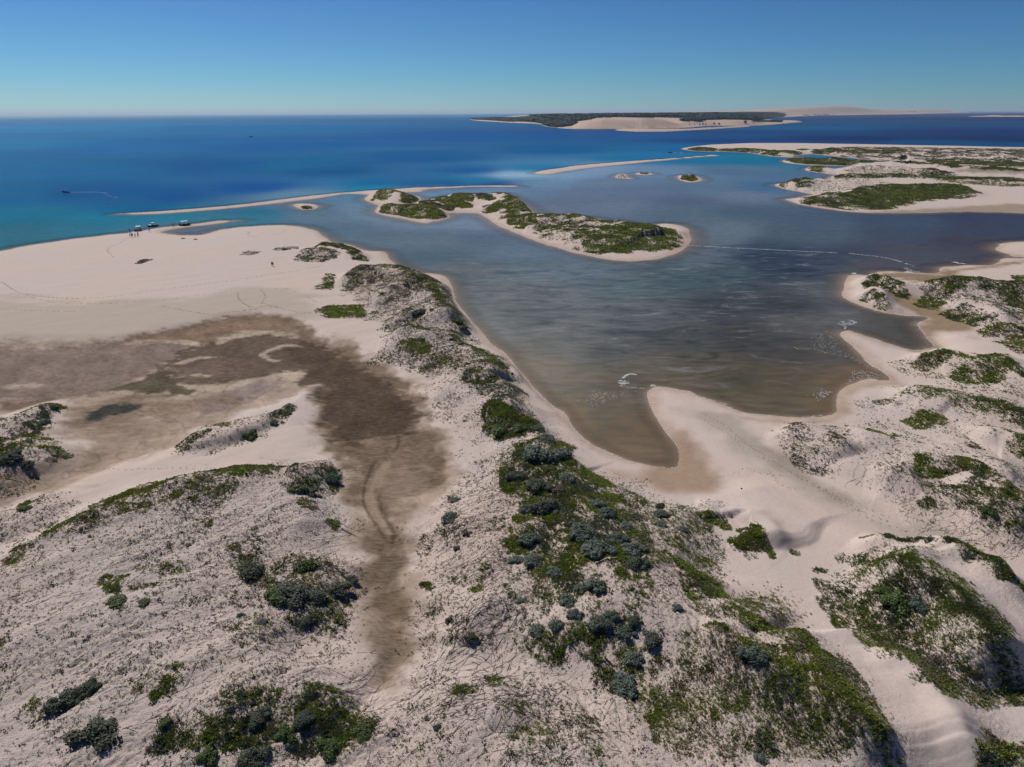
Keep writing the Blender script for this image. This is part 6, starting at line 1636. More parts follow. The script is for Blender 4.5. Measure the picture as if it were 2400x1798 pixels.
GS = 'shrubs growing on the dunes'
for a in [
    # bottom left
    ('b', 580, 850, 75, 70, 'greygreen', 'smaller grey green shrub at upper right of the bottom left trio'),
    ('b', 420, 930, 112, 85, 'greygreen', 'oblong grey green shrub in the middle of the bottom left trio'),
    ('b', 620, 1120, 152, 150, 'greygreen', 'largest dome shaped shrub of the bottom left trio'),
    ('b', 1610, 95, 105, 75, 'greygreen', 'dark shrub alone on the slope left of the creek bank thicket'),
    ('b', 1990, 70, 85, 50, 'dark', 'ragged dark shrub at the top of the thicket left of the creek'),
    ('b', 1920, 235, 130, 100, 'greygreen', 'biggest shrub of the thicket on the left bank of the dry creek'),
    ('b', 1790, 250, 90, 70, 'dark', 'dark green shrub on the left flank of the creek bank thicket'),
    ('b', 2050, 260, 70, 60, 'greygreen', 'mid sized shrub wedged in the centre of the creek bank thicket'),
    ('d', 30, 230, 70, 70, 'greygreen', 'shadowed shrub behind the right hand shrub of the creek bank thicket'),
    ('d', 250, 210, 85, 75, 'greygreen', 'shrub at the right edge of the thicket overhanging the dry creek'),
    ('d', 330, 150, 50, 40, 'greygreen', 'small shrub on the top right of the creek bank thicket'),
    ('d', 60, 410, 60, 50, 'greygreen', 'shrub with blue shadow below the creek bank thicket'),
    ('b', 1560, 380, 30, 40, 'greygreen', 'narrow upright grey shrub on bare sand left of the creek'),
    ('b', 1690, 430, 40, 35, 'silver', 'faint silver shrub between the narrow shrub and the creek bank'),
    ('a', 1930, 670, 60, 40, 'dark', 'left shrub of the pair where the long plant band meets the creek'),
    ('a', 2010, 700, 70, 45, 'greygreen', 'right shrub of the pair where the long plant band meets the creek'),
    ('a', 2140, 600, 60, 45, 'silver', 'grey shrub on the point where the creek bends, top of the left bank'),
    ('a', 1620, 325, 62, 36, 'dark', 'round green shrub on the small mound between mudflat and creek'),
    ('a', 165, 800, 40, 26, 'dark', 'small round shrub on the low speckled mound at the left edge'),
    ('a', 345, 150, 42, 20, 'dark', 'dark shrub on the tip of the sand point at the left by the mudflat'),
    ('a', 280, 240, 42, 40, 'greygreen', 'grey shrub running down the left sand point by the mudflat'),
    ('a', 185, 365, 30, 28, 'dark', 'pointed dark shrub at the base of the left sand point'),
    ('a', 60, 470, 90, 50, 'greygreen', 'wide shrub cut by the left edge on the dune by the mudflat'),
    ('a', 180, 515, 50, 25, 'greygreen', 'small shrub with black shadow on the left edge dune'),
    ('a', 1350, 297, 26, 13, 'brown', 'tiny brown shrub at the top of the small mound by the mudflat'),
    ('a', 1775, 240, 32, 26, 'dark', 'small dark shrub at the left end of the diagonal row by the creek'),
    ('a', 1860, 185, 40, 26, 'dark', 'small dark shrub at the right end of the diagonal row by the creek'),
    ('b', 750, 300, 80, 45, 'dark', 'low green bush alone in the middle of the lower left sand slope'),
    ('b', 930, 305, 45, 28, 'dark', 'smaller green bush right of the bush on the lower left slope'),
    ('b', 1065, 1085, 50, 30, 'dark', 'green bush on the lip of a shaded hollow at lower left'),
    ('b', 1675, 1030, 75, 55, 'greygreen', 'left grey shrub at the top of the bottom left bushy patch'),
    ('b', 1970, 1045, 85, 55, 'greygreen', 'right grey shrub at the top of the bottom left bushy patch'),
    ('b', 1850, 1150, 85, 60, 'dark', 'dark shrub in the centre of the bottom left bushy patch'),
    ('b', 1350, 1290, 90, 60, 'dark', 'dark shrub at the lower left end of the bottom left bushy patch'),
    ('b', 1650, 1290, 100, 60, 'greygreen', 'shadowy shrub on the bottom edge of the bottom left bushy patch'),
    ('d', 220, 1240, 110, 70, 'dark', 'dark shrub at the lower right end of the bottom left bushy patch'),
    ('d', 410, 1160, 90, 50, 'dark', 'shrub casting a deep shadow at the right end of the bottom left patch'),
    ('d', 20, 1060, 60, 45, 'greygreen', 'grey shrub on the upper right side of the bottom left bushy patch'),
    # central hill
    ('c', 1560, 285, 48, 38, 'silver', 'silver shrub at the right end of the first green mass on the ridge'),
    ('c', 1300, 290, 70, 40, 'dark', 'dark shrub under the bright crest of the first green mass on the ridge'),
    ('c', 1430, 280, 60, 40, 'dark', 'middle dark shrub of the first green mass on the ridge'),
    ('c', 1610, 355, 62, 34, 'silver', 'silver shrub topping the neck of the hill nearest the lagoon'),
    ('c', 1540, 440, 120, 58, 'silver', 'wide silver shrub spreading over the top of the central hill'),
    ('c', 1690, 455, 80, 50, 'silver', 'blue grey shrub on the lagoon side of the central hill top'),
    ('c', 1420, 590, 70, 48, 'greygreen', 'dull grey shrub on the left shoulder of the central hill'),
    ('c', 1560, 640, 100, 75, 'greygreen', 'large brownish grey shrub filling the upper middle of the central hill'),
    ('c', 1730, 600, 70, 55, 'silver', 'silver shrub just left of the yellow green cushion'),
    ('c', 1700, 680, 60, 40, 'brown', 'brown twiggy shrub in a pale gap below the hill top'),
    ('c', 1630, 780, 115, 80, 'greygreen', 'large dull shrub in the left middle of the central hill'),
    ('c', 1490, 800, 58, 45, 'silver', 'small grey shrub on the left margin of the central hill'),
    ('c', 1930, 770, 65, 60, 'silver', 'silver shrub on the right upper side of the hill'),
    ('c', 1990, 830, 80, 50, 'silver', 'silver shrub under the right upper bright green clump'),
    ('c', 1510, 990, 90, 68, 'silver', 'neat dome of silver shrub with clear shadow at left of the hill'),
    ('c', 1850, 955, 100, 68, 'silver', 'broad silver shrub in the centre of the hill'),
    ('c', 1950, 1050, 110, 80, 'silver', 'twiggy silver shrub mass right of the hill centre'),
    ('c', 2070, 990, 75, 60, 'silver', 'silver shrub behind the twiggy mass on the hill'),
    ('c', 2130, 915, 46, 36, 'silver', 'small round silver shrub near the right edge of the thicket'),
    ('c', 2170, 1060, 85, 50, 'silver', 'silver shrub on the right of the thicket above the darkest one'),
    ('h', 850, 950, 130, 95, 'greygreen', 'shrub with the longest dark shadow on the right of the hill'),
    ('c', 1530, 1130, 80, 62, 'silver', 'silver shrub below the neat dome at left of the hill'),
    ('c', 1410, 1130, 48, 38, 'silver', 'small silver shrub left of the pale gap at the hill foot'),
    ('c', 1660, 1205, 60, 52, 'silver', 'blue grey shrub among bright green plants in the lower hill'),
    ('c', 1930, 1285, 85, 72, 'silver', 'silver shrub with dark right side on the lower hill'),
    ('c', 1840, 1310, 60, 50, 'silver', 'silver shrub leaning against the dark sided one on the lower hill'),
    ('h', 1100, 455, 85, 60, 'silver', 'silver shrub on pale sand right of the thicket, uppermost of three'),
    ('h', 1090, 360, 60, 60, 'greygreen', 'spiky grey shrub touching the uppermost silver one right of the thicket'),
    ('h', 1110, 580, 80, 42, 'silver', 'flat silver shrub on pale sand, left one of the lower pair'),
    ('h', 1330, 610, 68, 62, 'silver', 'round blue grey shrub on pale sand, right one of the lower pair'),
    ('h', 750, 580, 65, 50, 'silver', 'grey ball shaped shrub at the right margin of the thicket'),
    ('d', 1750, 290, 75, 60, 'silver', 'silver shrub in the long chain below the hill, uppermost left'),
    ('d', 1790, 375, 52, 45, 'silver', 'small silver shrub under the uppermost one of the chain'),
    ('d', 1665, 440, 52, 55, 'silver', 'upright silver shrub left in the chain below the hill'),
    ('d', 1560, 480, 65, 42, 'silver', 'dark sided silver shrub at the left end of the chain'),
    ('d', 1950, 430, 80, 60, 'silver', 'silver shrub in the middle of the chain below the hill'),
    ('d', 2030, 380, 50, 45, 'silver', 'small silver shrub above the middle one of the chain'),
    ('d', 2110, 480, 72, 62, 'silver', 'silver shrub at the right end of the chain below the hill'),
    ('d', 2180, 410, 60, 62, 'greygreen', 'grey green shrub above the right end of the chain'),
    ('d', 2100, 820, 105, 100, 'silver', 'largest silver shrub near the bottom centre right, with deep shadow'),
    ('d', 2160, 660, 75, 60, 'silver', 'silver shrub directly above the largest bottom one'),
    ('d', 1430, 295, 30, 28, 'silver', 'tiny lone silver shrub with a crisp shadow on open sand'),
    ('e', 212, 300, 36, 30, 'silver', 'lone silver shrub with crisp shadow on sand right of the thicket'),
    ('e', 60, 460, 75, 60, 'greygreen', 'dark sided shrub at the lower right end of the thicket'),
    ('e', 650, 570, 85, 42, 'silver', 'grey shrub sheltered behind the curved green crest at right'),
    ('e', 1615, 285, 72, 38, 'silver', 'blue grey shrub on top of the large right hand dune'),
    ('e', 1480, 260, 90, 55, 'dark', 'dark bush on top of the large right hand dune'),
    ('e', 1400, 200, 60, 40, 'dark', 'dark bush at the upper left of the large right hand dune top'),
    ('e', 700, 1160, 45, 55, 'silver', 'grey shrub near the bottom edge left of the green carpet tip'),
    ('d', 985, 415, 46, 36, 'brown', 'brown shrub right of the dry creek end'),
    ('d', 1110, 520, 50, 50, 'greygreen', 'half buried grey shrub on the sand right of the creek end'),
    ('d', 900, 1110, 32, 38, 'greygreen', 'small upright grey shrub near the bottom centre'),
    ('c', 985, 860, 75, 50, 'silver', 'loose silver shrub on the pale slope right of the creek'),
    ('c', 1020, 750, 40, 24, 'silver', 'small silver shrub above the loose one right of the creek'),
    ('c', 1030, 1060, 36, 24, 'brown', 'small brown green shrub on the pale slope right of the creek'),
    ('c', 1090, 960, 38, 26, 'brown', 'straggly shrub beside the loose silver one right of the creek'),
    # ridge by the beach
    ('5', 540, 515, 24, 22, 'dark', 'single round shrub on bare sand left of the two walkers'),
    ('5', 790, 637, 58, 36, 'greygreen', 'broad dark shrub in a hollow behind the ridge crest'),
    ('5', 865, 620, 18, 12, 'bright', 'small green shrub beside the broad dark one behind the crest'),
    ('5', 830, 985, 20, 20, 'bright', 'tiny green shrub on the pale slope of the ridge'),
    ('5', 1020, 1000, 18, 14, 'dark', 'tiny dark shrub right of the tiny green one on the ridge'),
    ('5', 1000, 815, 32, 18, 'dark', 'upper one of three dark shrubs stepping down the ridge to the beach'),
    ('5', 1050, 842, 24, 16, 'dark', 'middle one of three dark shrubs stepping down the ridge to the beach'),
    ('5', 988, 856, 14, 10, 'greygreen', 'lower left one of three dark shrubs stepping down the ridge'),
    ('5', 1030, 690, 45, 42, 'dark', 'black green shrub on the steep beach side of the ridge'),
    ('5', 1060, 735, 40, 22, 'dark', 'low dark shrub at the foot of the ridge by the beach'),
    ('4', 1188, 163, 12, 4, 'dark', 'small dark clump on the beach below the little pool, left one'),
    ('4', 1268, 170, 13, 3.5, 'dark', 'small dark clump on the beach below the little pool, right one'),
    ('f', 1990, 820, 60, 40, 'dark', 'dark bush on the shaded foot of the right hand dune'),
    ('2', 1180, 808, 22, 12, 'greygreen', 'grey shrub on the crest where the curved island narrows'),
]:
    shrub(*a, group=GS)

# ------------------------------------------------------------------ creeping stems over the sand
def tubes(lines, rad, sides=3):
    V, F = [], []
    for L in lines:
        L = np.asarray(L)
        n = len(L)
        T = np.gradient(L, axis=0)
        T /= np.linalg.norm(T, axis=1, keepdims=True) + 1e-9
        S = np.cross(T, [0, 0, 1.0]); S /= np.linalg.norm(S, axis=1, keepdims=True) + 1e-9
        W = np.cross(S, T)
        rr = rad * np.linspace(1, 0.45, n)[:, None]
        b = len(V) and sum(len(v) for v in V)
        ring = [L + rr * (S * math.cos(a) + W * math.sin(a)) for a in np.linspace(0, 2 * np.pi, sides, endpoint=False)]
        V.append(np.stack(ring, 1).reshape(-1, 3))
        i = np.arange(n - 1)[:, None] * sides
        for k in range(sides):
            k2 = (k + 1) % sides
            F.append(np.hstack([b + i + k, b + i + k2, b + i + sides + k2, b + i + sides + k]))
    return np.vstack(V), np.vstack(F)


def runners(name, label, pts, n, length, ang, spread, rad=0.035, z=1.0, curl=0.5):
    w = P(catmull(pts, 3), z)
    lo, hi = w.min(0), w.max(0)
    starts = []
    while len(starts) < n:
        c = np.column_stack([rng.uniform(lo[0], hi[0], n * 4), rng.uniform(lo[1], hi[1], n * 4)])
        c = c[np.abs(np.arctan2(c[:, 0], c[:, 1])) < 0.76]
        s = sdf(w, c[:, 0], c[:, 1], 1)
        starts += list(c[s > 0.5])
    lines = []
    for p in starts[:n]:
        a = math.radians(ang + rng.normal(0, spread))
        L = rng.uniform(*length)
        m = int(L / 0.35) + 3
        q = [p]
        da = 0
        for k in range(m):
            da = 0.75 * da + rng.normal(0, curl * 0.35)
            a += da * 0.35
            q.append(q[-1] + 0.35 * np.array([math.sin(a), math.cos(a)]))
            if rng.uniform() < 0.05 and m > 12:      # a side shoot
                b = a + rng.choice([-1, 1]) * rng.uniform(0.5, 1.0)
                u = [q[-1] + 0.3 * j * np.array([math.sin(b + 0.1 * j * rng.normal()), math.cos(b)]) for j in range(rng.integers(3, 8))]
                lines.append(np.column_stack([u, gz(*np.array(u).T) + 0.02]))
        q = np.array(q)
        lines.append(np.column_stack([q, gz(q[:, 0], q[:, 1]) + 0.02 + 0.03 * np.sin(np.arange(len(q)) * 1.3)]))
    lines = [l for l in lines if len(l) > 2]
    V, F = tubes(lines, rad)
    o = mesh_np(name, V, F, M_TWIG, True)
    tag(o, label, 'plant stems', kind='stuff')


runners('creeping_stems', 'thin dark creeping stems lying over the lower left sand slope', LEFTF, 380, (1.5, 7), 49, 16, 0.024, 0.8)
runners('creeping_stems', 'looping bare stems on the pale sand right of the dry creek end',
        Z('d', [(780, 780), (850, 400), (1000, 380), (1300, 300), (1450, 380), (1380, 700), (1400, 900), (1100, 1250), (700, 1200), (500, 1000)]), 90, (3, 10), 45, 25, 0.026, 1.2, 0.7)
runners('creeping_stems', 'fine stems combed across the pale slope between creek and central hill',
        Z('c', [(850, 950), (960, 760), (1100, 640), (1180, 500), (1380, 430), (1300, 620), (1380, 850), (1300, 1000), (1330, 1200), (1250, 1377), (900, 1377), (780, 1050)]), 170, (1.5, 6), 55, 18, 0.022, 1.5, 0.5)
runners('creeping_stems', 'stems on the sand gap right of the shrub chain at bottom centre',
        Z('e', [(20, 150), (250, 200), (350, 380), (350, 480), (200, 540), (150, 620), (60, 540), (60, 300)]), 50, (1.5, 5), -30, 35, 0.022, 2.5, 0.6)
runners('creeping_stems', 'dark stems and roots trailing over the right hand dunes',
        Z('f', [(800, 560), (1100, 600), (1500, 780), (1800, 880), (2212, 980), (2212, 1200), (1850, 1120), (1500, 960), (1200, 700)]), 90, (1.5, 6), 30, 40, 0.022, 1.5, 0.7)
runners('creeping_stems', 'stems hanging over the sand at the bottom edge right of centre',
        Z('d', [(1400, 950), (1700, 900), (2000, 1100), (2200, 1377), (1300, 1377)]), 50, (2, 7), -20, 35, 0.024, 1.5, 0.6)

# ------------------------------------------------------------------ trails of footprints and wrack lines
M_WRACK = simple_mat('dry_seaweed', (0.05, 0.04, 0.03), 0.9)
M_PRINT = simple_mat('footprint_dent_shade', (0.22, 0.17, 0.13), 0.95)  # dark colour stands in for the shade inside footprint dents


def blobs(name, label, cat, P3, size, mat, flat=0.35, kind='stuff'):
    P3 = np.asarray(P3)
    n = len(P3)
    size = np.broadcast_to(size, n)
    a = rng.uniform(0, 6.28, n)
    base = np.array([[1, 0, 0], [0, .6, 0], [-1, 0, 0], [0, -.6, 0], [0.15, 0.05, 1]])
    jitter_ = rng.uniform(.7, 1.3, (n, 5, 1))
    b = base[None] * jitter_
    x = b[..., 0] * np.cos(a)[:, None] - b[..., 1] * np.sin(a)[:, None]
    y = b[..., 0] * np.sin(a)[:, None] + b[..., 1] * np.cos(a)[:, None]
    V = np.stack([x * size[:, None], y * size[:, None], b[..., 2] * (size * flat)[:, None] - 0.02], -1) + P3[:, None]
    F = np.array([[0, 1, 4], [1, 2, 4], [2, 3, 4], [3, 0, 4]])[None] + (np.arange(n) * 5)[:, None, None]
    o = mesh_np(name, V.reshape(-1, 3), F.reshape(-1, 3), mat, False)
    tag(o, label, cat, kind=kind)
    return o


def along(lines, step, jitter_, drop=0.2):
    out = []
    for ln in lines:
        w = catmull(PT(ln)[:, :2], 8, False)
        seg = np.hypot(*np.diff(w, axis=0).T)
        s = np.concatenate([[0], np.cumsum(seg)])
        t_ = np.arange(0, s[-1], step * max(1, np.hypot(*w.mean(0)) / 160))
        x, y = np.interp(t_, s, w[:, 0]), np.interp(t_, s, w[:, 1])
        side = np.where(np.arange(len(t_)) % 2, 1, -1) * jitter_
        x = x + side + rng.normal(0, jitter_ * .6, len(t_))
        y = y + rng.normal(0, jitter_ * .9, len(t_))
        k = rng.uniform(size=len(t_)) > drop
        out.append(np.column_stack([x, y, gz(x, y)])[k])
    return np.vstack(out)


T4 = lambda *p: Z('4', list(p))
prints = along([T4((-200, 400), (0, 445), (60, 480), (120, 512), (250, 538), (450, 553), (600, 550), (800, 532), (1000, 502), (1200, 475), (1500, 438), (1700, 405), (1900, 375), (2100, 340)),
                T4((830, 160), (780, 190), (700, 230), (720, 270), (740, 290)), T4((1620, 120), (1610, 140), (1690, 165)), T4((1830, 105), (1845, 120), (1780, 140)),
                T4((1700, 500), (1720, 540), (1700, 580), (1760, 600), (1810, 620)), T4((1540, 520), (1560, 570), (1640, 610), (1750, 600), (1900, 635), (2060, 650)),
                T4((1060, 605), (1200, 630), (1360, 655), (1500, 640), (1750, 612)),
                Z('f', [(80, 200), (180, 260), (300, 330), (400, 420)]), Z('f', [(130, 190), (260, 260), (400, 380), (520, 450)]),
                Z('f', [(400, 380), (560, 480), (740, 600), (900, 690), (1080, 800), (1250, 890), (1400, 940), (1600, 980)]),
                Z('f', [(500, 470), (680, 560), (860, 660), (1050, 770), (1200, 850)]),
                Z('f', [(860, 650), (1000, 720), (1180, 800), (1330, 860), (1500, 900)]), Z('f', [(900, 680), (1050, 760), (1200, 840), (1350, 900)]),
                Z('f', [(230, 600), (320, 585), (420, 545), (520, 580), (700, 600), (820, 600)]), Z('f', [(560, 560), (620, 640), (700, 675), (800, 670)]),
                Z('a', [(650, 550), (800, 555), (1000, 548), (1200, 545), (1400, 545)]), Z('a', [(500, 765), (600, 772), (700, 775)]),
                Z('d', [(300, 760), (360, 710), (440, 660), (520, 600)]), Z('d', [(470, 700), (400, 740), (330, 790), (290, 850)]),
                Z('d', [(860, 400), (840, 500), (820, 620), (790, 720), (720, 800)]), Z('d', [(720, 120), (780, 80), (840, 60)]),
                Z('c', [(230, 830), (300, 835), (370, 830)])], 0.55, 0.14, 0.12)
blobs('footprints', 'dotted trails of footprints crossing the beach and the valley sand', 'footprints', prints, 0.21 * np.clip(np.hypot(prints[:, 0], prints[:, 1]) / 130, 1, 1.6), M_PRINT, 0.5)
wr = along([T4((0, 520), (120, 522), (230, 552), (350, 577), (500, 586), (700, 584), (900, 570), (1100, 558), (1300, 530), (1450, 515), (1600, 495), (1750, 488), (1850, 490)),
            T4((1860, 490), (1960, 525), (2050, 575), (2110, 592)), T4((0, 800), (80, 825), (210, 828)), T4((0, 615), (150, 628), (300, 632), (480, 636), (550, 610)),
            T4((800, 828), (1000, 790), (1250, 738), (1500, 682), (1700, 664), (1850, 678)),
            Z('c', [(1400, 0), (1450, 90), (1560, 170), (1680, 290), (1830, 420), (1960, 520), (2080, 590), (2212, 650)]),
            Z('5', [(1115, 765), (1140, 820), (1200, 885), (1300, 960)]), Z('c', [(860, 170), (940, 170), (1000, 240), (1080, 290), (1110, 345)]),
            Z('m', [(1430, 780), (1550, 765), (1700, 775), (1850, 830)]), Z('c', [(1640, 200), (1760, 330), (1900, 450)]),
            Z('a', [(440, 150), (420, 250), (430, 340), (540, 400)])], 0.7, 0.10, 0.35)
blobs('wrack_line', 'broken dark lines of dry seaweed left along the beaches and mudflat edge', 'seaweed', wr, 0.17 * np.clip(np.hypot(wr[:, 0], wr[:, 1]) / 130, 1, 2.2), M_WRACK, 0.4)

# loose twigs, clods and shells that speckle the sand between the plants
m_ = 5200
sx_, sy_ = rng.uniform(-60, 75, m_), rng.uniform(42, 150, m_)
k = (sample(SG, sx_, sy_) > 1) & (np.abs(np.arctan2(sx_, sy_)) < .8) & (fbm(sx_, sy_, 12, 2, 95) > -0.15)
sx_, sy_ = sx_[k], sy_[k]
blobs('dead_twigs', 'tiny dark twigs and clods littering the near sand', 'twigs', np.column_stack([sx_, sy_, gz(sx_, sy_)]), rng.uniform(.05, .12, len(sx_)), M_WRACK, 0.5)

# ------------------------------------------------------------------ foam
M_FOAM = simple_mat('sea_foam', (0.72, 0.74, 0.73), 0.9, 0.05)


def flakes(name, label, cat, xy, size, z=0.02, stretch=1.6, ang=None):
    n = len(xy)
    a = rng.uniform(0, 6.28, n) if ang is None else np.broadcast_to(ang, n) + rng.normal(0, .25, n)
    size = np.broadcast_to(size, n)
    th = np.linspace(0, 2 * np.pi, 6, endpoint=False)
    rr = rng.uniform(.5, 1.2, (n, 6)) * size[:, None]
    x, y = rr * np.cos(th) * stretch, rr * np.sin(th) / stretch
    X_ = x * np.cos(a)[:, None] - y * np.sin(a)[:, None] + xy[:, :1]
    Y_ = x * np.sin(a)[:, None] + y * np.cos(a)[:, None] + xy[:, 1:2]
    Zz = np.full_like(X_, z) + rng.uniform(0, .03, (n, 1))
    rim = np.stack([X_, Y_, Zz], -1)
    top = np.column_stack([xy[:, 0], xy[:, 1], Zz[:, 0] + 0.03])[:, None]
    V = np.concatenate([rim, top], 1)
    F = np.array([[i, (i + 1) % 6, 6] for i in range(6)])[None] + (np.arange(n) * 7)[:, None, None]
    o = mesh_np(name, V.reshape(-1, 3), F.reshape(-1, 3), M_FOAM, False)
    tag(o, label, cat, kind='stuff')
    return o


# the water's edge: where the sand surface passes through sea level
Hs = HG
Xg, Yg, Dg = X.reshape(nr, na), Y.reshape(nr, na), DIST.reshape(nr, na)
E = []
for ax in (0, 1):
    a_, b_ = (Hs[:-1], Hs[1:]) if ax == 0 else (Hs[:, :-1], Hs[:, 1:])
    xa, xb = (Xg[:-1], Xg[1:]) if ax == 0 else (Xg[:, :-1], Xg[:, 1:])
    ya, yb = (Yg[:-1], Yg[1:]) if ax == 0 else (Yg[:, :-1], Yg[:, 1:])
    c_ = (a_ > 0) != (b_ > 0)
    f_ = (a_ / (a_ - b_ + 1e-9))[c_]
    E.append(np.column_stack([xa[c_] + (xb - xa)[c_] * f_, ya[c_] + (yb - ya)[c_] * f_]))
E = np.vstack(E)
ed = np.hypot(E[:, 0], E[:, 1])
k = (ed < 1100) & (rng.uniform(size=len(E)) < sstep(-0.5, 0.35, fbm(E[:, 0], E[:, 1], 9, 3, 97)))
E, ed = E[k], ed[k]
E = E + rng.normal(0, 1, E.shape) * (0.06 * np.clip(ed / 120, 1, 6))[:, None]
flakes('shore_foam', 'thin broken line of white foam where the water meets the sand', 'foam', E, 0.10 * np.clip(ed / 110, 1, 9) ** 0.8, 0.03, 1.1)


def foam_patch(pts, n, s):
    w = P(catmull(pts, 3), 0)
    lo, hi = w.min(0), w.max(0)
    c = np.column_stack([rng.uniform(lo[0], hi[0], n * 3), rng.uniform(lo[1], hi[1], n * 3)])
    sd = sdf(w, c[:, 0], c[:, 1], 3)
    k = (sd > 0) & (fbm(c[:, 0] / s, c[:, 1] / s, 8, 3, 98) > -0.1) & (rng.uniform(size=len(c)) < 0.35 + sd / (sd.max() + 1e-6))
    return c[k][:n], s


def foam_line(pts, n, s, wid):
    w = catmull(P(pts), 8, False)
    seg = np.hypot(*np.diff(w, axis=0).T)
    c = np.concatenate([[0], np.cumsum(seg)])
    t_ = rng.uniform(0, c[-1], n)
    x, y = np.interp(t_, c, w[:, 0]), np.interp(t_, c, w[:, 1])
    xy = np.column_stack([x, y]) + rng.normal(0, wid, (n, 2))
    return xy[fbm(xy[:, 0], xy[:, 1], 6, 2, 99) > -0.28], s


for lab, parts_ in (
    ('curled white swirl of foam floating off the tip of the sand hook', [foam_line(Z('m', [(580, 180), (480, 172), (420, 200), (380, 235)]), 260, .11, .16), foam_patch(Z('m', [(300, 270), (350, 255), (440, 262), (478, 310), (440, 340), (340, 345)]), 240, .11), foam_line(Z('m', [(330, 340), (420, 368), (560, 380), (700, 385)]), 120, .08, .2), foam_patch(Z('m', [(790, 335), (900, 342), (850, 380), (830, 385)]), 70, .14)]),
    ('speckled raft of foam flecks on the shallow lagoon near the central beach', [foam_patch(Z('c', [(1880, 70), (1920, 20), (2010, 50), (2110, 60), (2100, 90), (2000, 120), (1900, 150), (1860, 110)]), 420, .085), foam_line(Z('c', [(1620, 30), (1700, 60), (1800, 100), (1950, 150)]), 70, .08, .3)]),
    ('oval ring of foam in the mouth of the right hand inlet', [foam_line(Z('g', [(1000, 570), (1030, 558), (1080, 556), (1118, 570), (1090, 582), (1030, 584), (1000, 572)]), 200, .14, .25), foam_patch(Z('g', [(1010, 560), (1100, 560), (1110, 578), (1020, 580)]), 60, .16), foam_line(Z('g', [(1040, 590), (1055, 600), (1048, 612)]), 30, .2, .1)]),
    ('thin scattered foam left of the pointed sand spit on the right', [foam_patch(Z('g', [(830, 640), (900, 620), (1000, 640), (1050, 740), (1080, 790), (980, 780), (850, 760)]), 420, .10), foam_line(Z('g', [(720, 735), (850, 745), (1000, 780), (1100, 800), (1200, 860)]), 90, .11, .4)]),
    ('star shaped burst of foam flecks near the round end of the lagoon', [foam_patch(Z('g', [(800, 1045), (880, 1020), (910, 985), (930, 1010), (980, 1020), (940, 1045), (880, 1080), (850, 1050)]), 420, .10), foam_line(Z('g', [(780, 1180), (850, 1178), (940, 1165)]), 60, .1, .2)]),
    ('foam crescents gathered in the narrow corner of the lagoon', [foam_patch(Z('g', [(1100, 890), (1160, 875), (1340, 930), (1250, 930), (1130, 950), (1060, 975)]), 520, .11)]),
    ('long thin foam line running from the island tip across the lagoon', [foam_line(Z('g', [(35, 70), (160, 77), (300, 85), (450, 92), (600, 100), (760, 107), (900, 114), (1000, 120)]), 800, .17, .3), foam_line(Z('g', [(1080, 122), (1200, 135), (1310, 150), (1400, 172), (1500, 207)]), 400, .17, .3), foam_line(Z('g', [(1440, 215), (1480, 235), (1540, 245)]), 120, .18, .6)]),
    ('white foam patches against the shallow sand at the far right of the lagoon', [foam_patch(Z('g', [(1440, 238), (1470, 236), (1500, 250), (1450, 250)]), 80, .3), foam_line(Z('g', [(1760, 178), (1790, 185), (1830, 190)]), 90, .3, .4), foam_patch(Z('g', [(2025, 57), (2080, 55), (2080, 66), (2050, 65)]), 90, .4), foam_patch(Z('g', [(1090, 250), (1125, 245), (1120, 262)]), 50, .25)]),
    ('foam flecks lining the inner shore of the right hand inlet', [foam_line(Z('g', [(1050, 412), (1110, 445), (1200, 480), (1300, 510), (1420, 520), (1590, 540)]), 200, .08, .6), foam_line(Z('g', [(1520, 560), (1520, 600), (1570, 660), (1612, 715)]), 150, .08, .6)]),
    ('faint white wavelets breaking far out on the open sea', [foam_line(Z('1', [(1950, 357), (2100, 358), (2212, 357)]), 60, 1.3, 9), foam_line(Z('2', [(200, 353), (400, 355), (640, 350)]), 70, 1.3, 9)]),
):
    xy = np.vstack([p[0] for p in parts_])
    sz = np.concatenate([np.full(len(p[0]), p[1]) for p in parts_]) * rng.uniform(.3, .95, sum(len(p[0]) for p in parts_))
    flakes('foam', lab, 'foam', xy, sz, 0.02)

# ------------------------------------------------------------------ woodland of the far shore
def tree_blob(name, seed, mat, n=150, leaf=0.28):
    r = np.random.default_rng(seed)
    V, F = [], []
    for i in range(n):
        d_ = r.normal(size=3); d_ /= np.linalg.norm(d_)
        c = d_ * [0.5, 0.5, 0.42] * r.uniform(.7, 1.1) * (1 + .25 * math.sin(5 * d_[0] + seed) * math.cos(4 * d_[1]))
        c[2] += 0.48
        u = r.normal(size=3); u /= np.linalg.norm(u)
        w = np.cross(u, d_); w /= np.linalg.norm(w) + 1e-6
        b = len(V)
        s = leaf * r.uniform(.6, 1.2)
        V += [c - u * s * .5, c + w * s * .45, c + u * s * .5, c - w * s * .45]
        F.append((b, b + 1, b + 2, b + 3))
    me = bpy.data.meshes.new(name)
    me.from_pydata([tuple(v) for v in V], [], F)
    me.materials.append(mat)
    return me


TCOL = bpy.data.collections.new('tree_sources')
for k in range(3):
    TCOL.objects.link(bpy.data.objects.new('woodland_crown_%d' % k, tree_blob('woodland_crown_%d' % k, k + 40, M_FOREST, 70, 0.42)))
GN_TREES = gn_group(TCOL, 'trees_on_land')


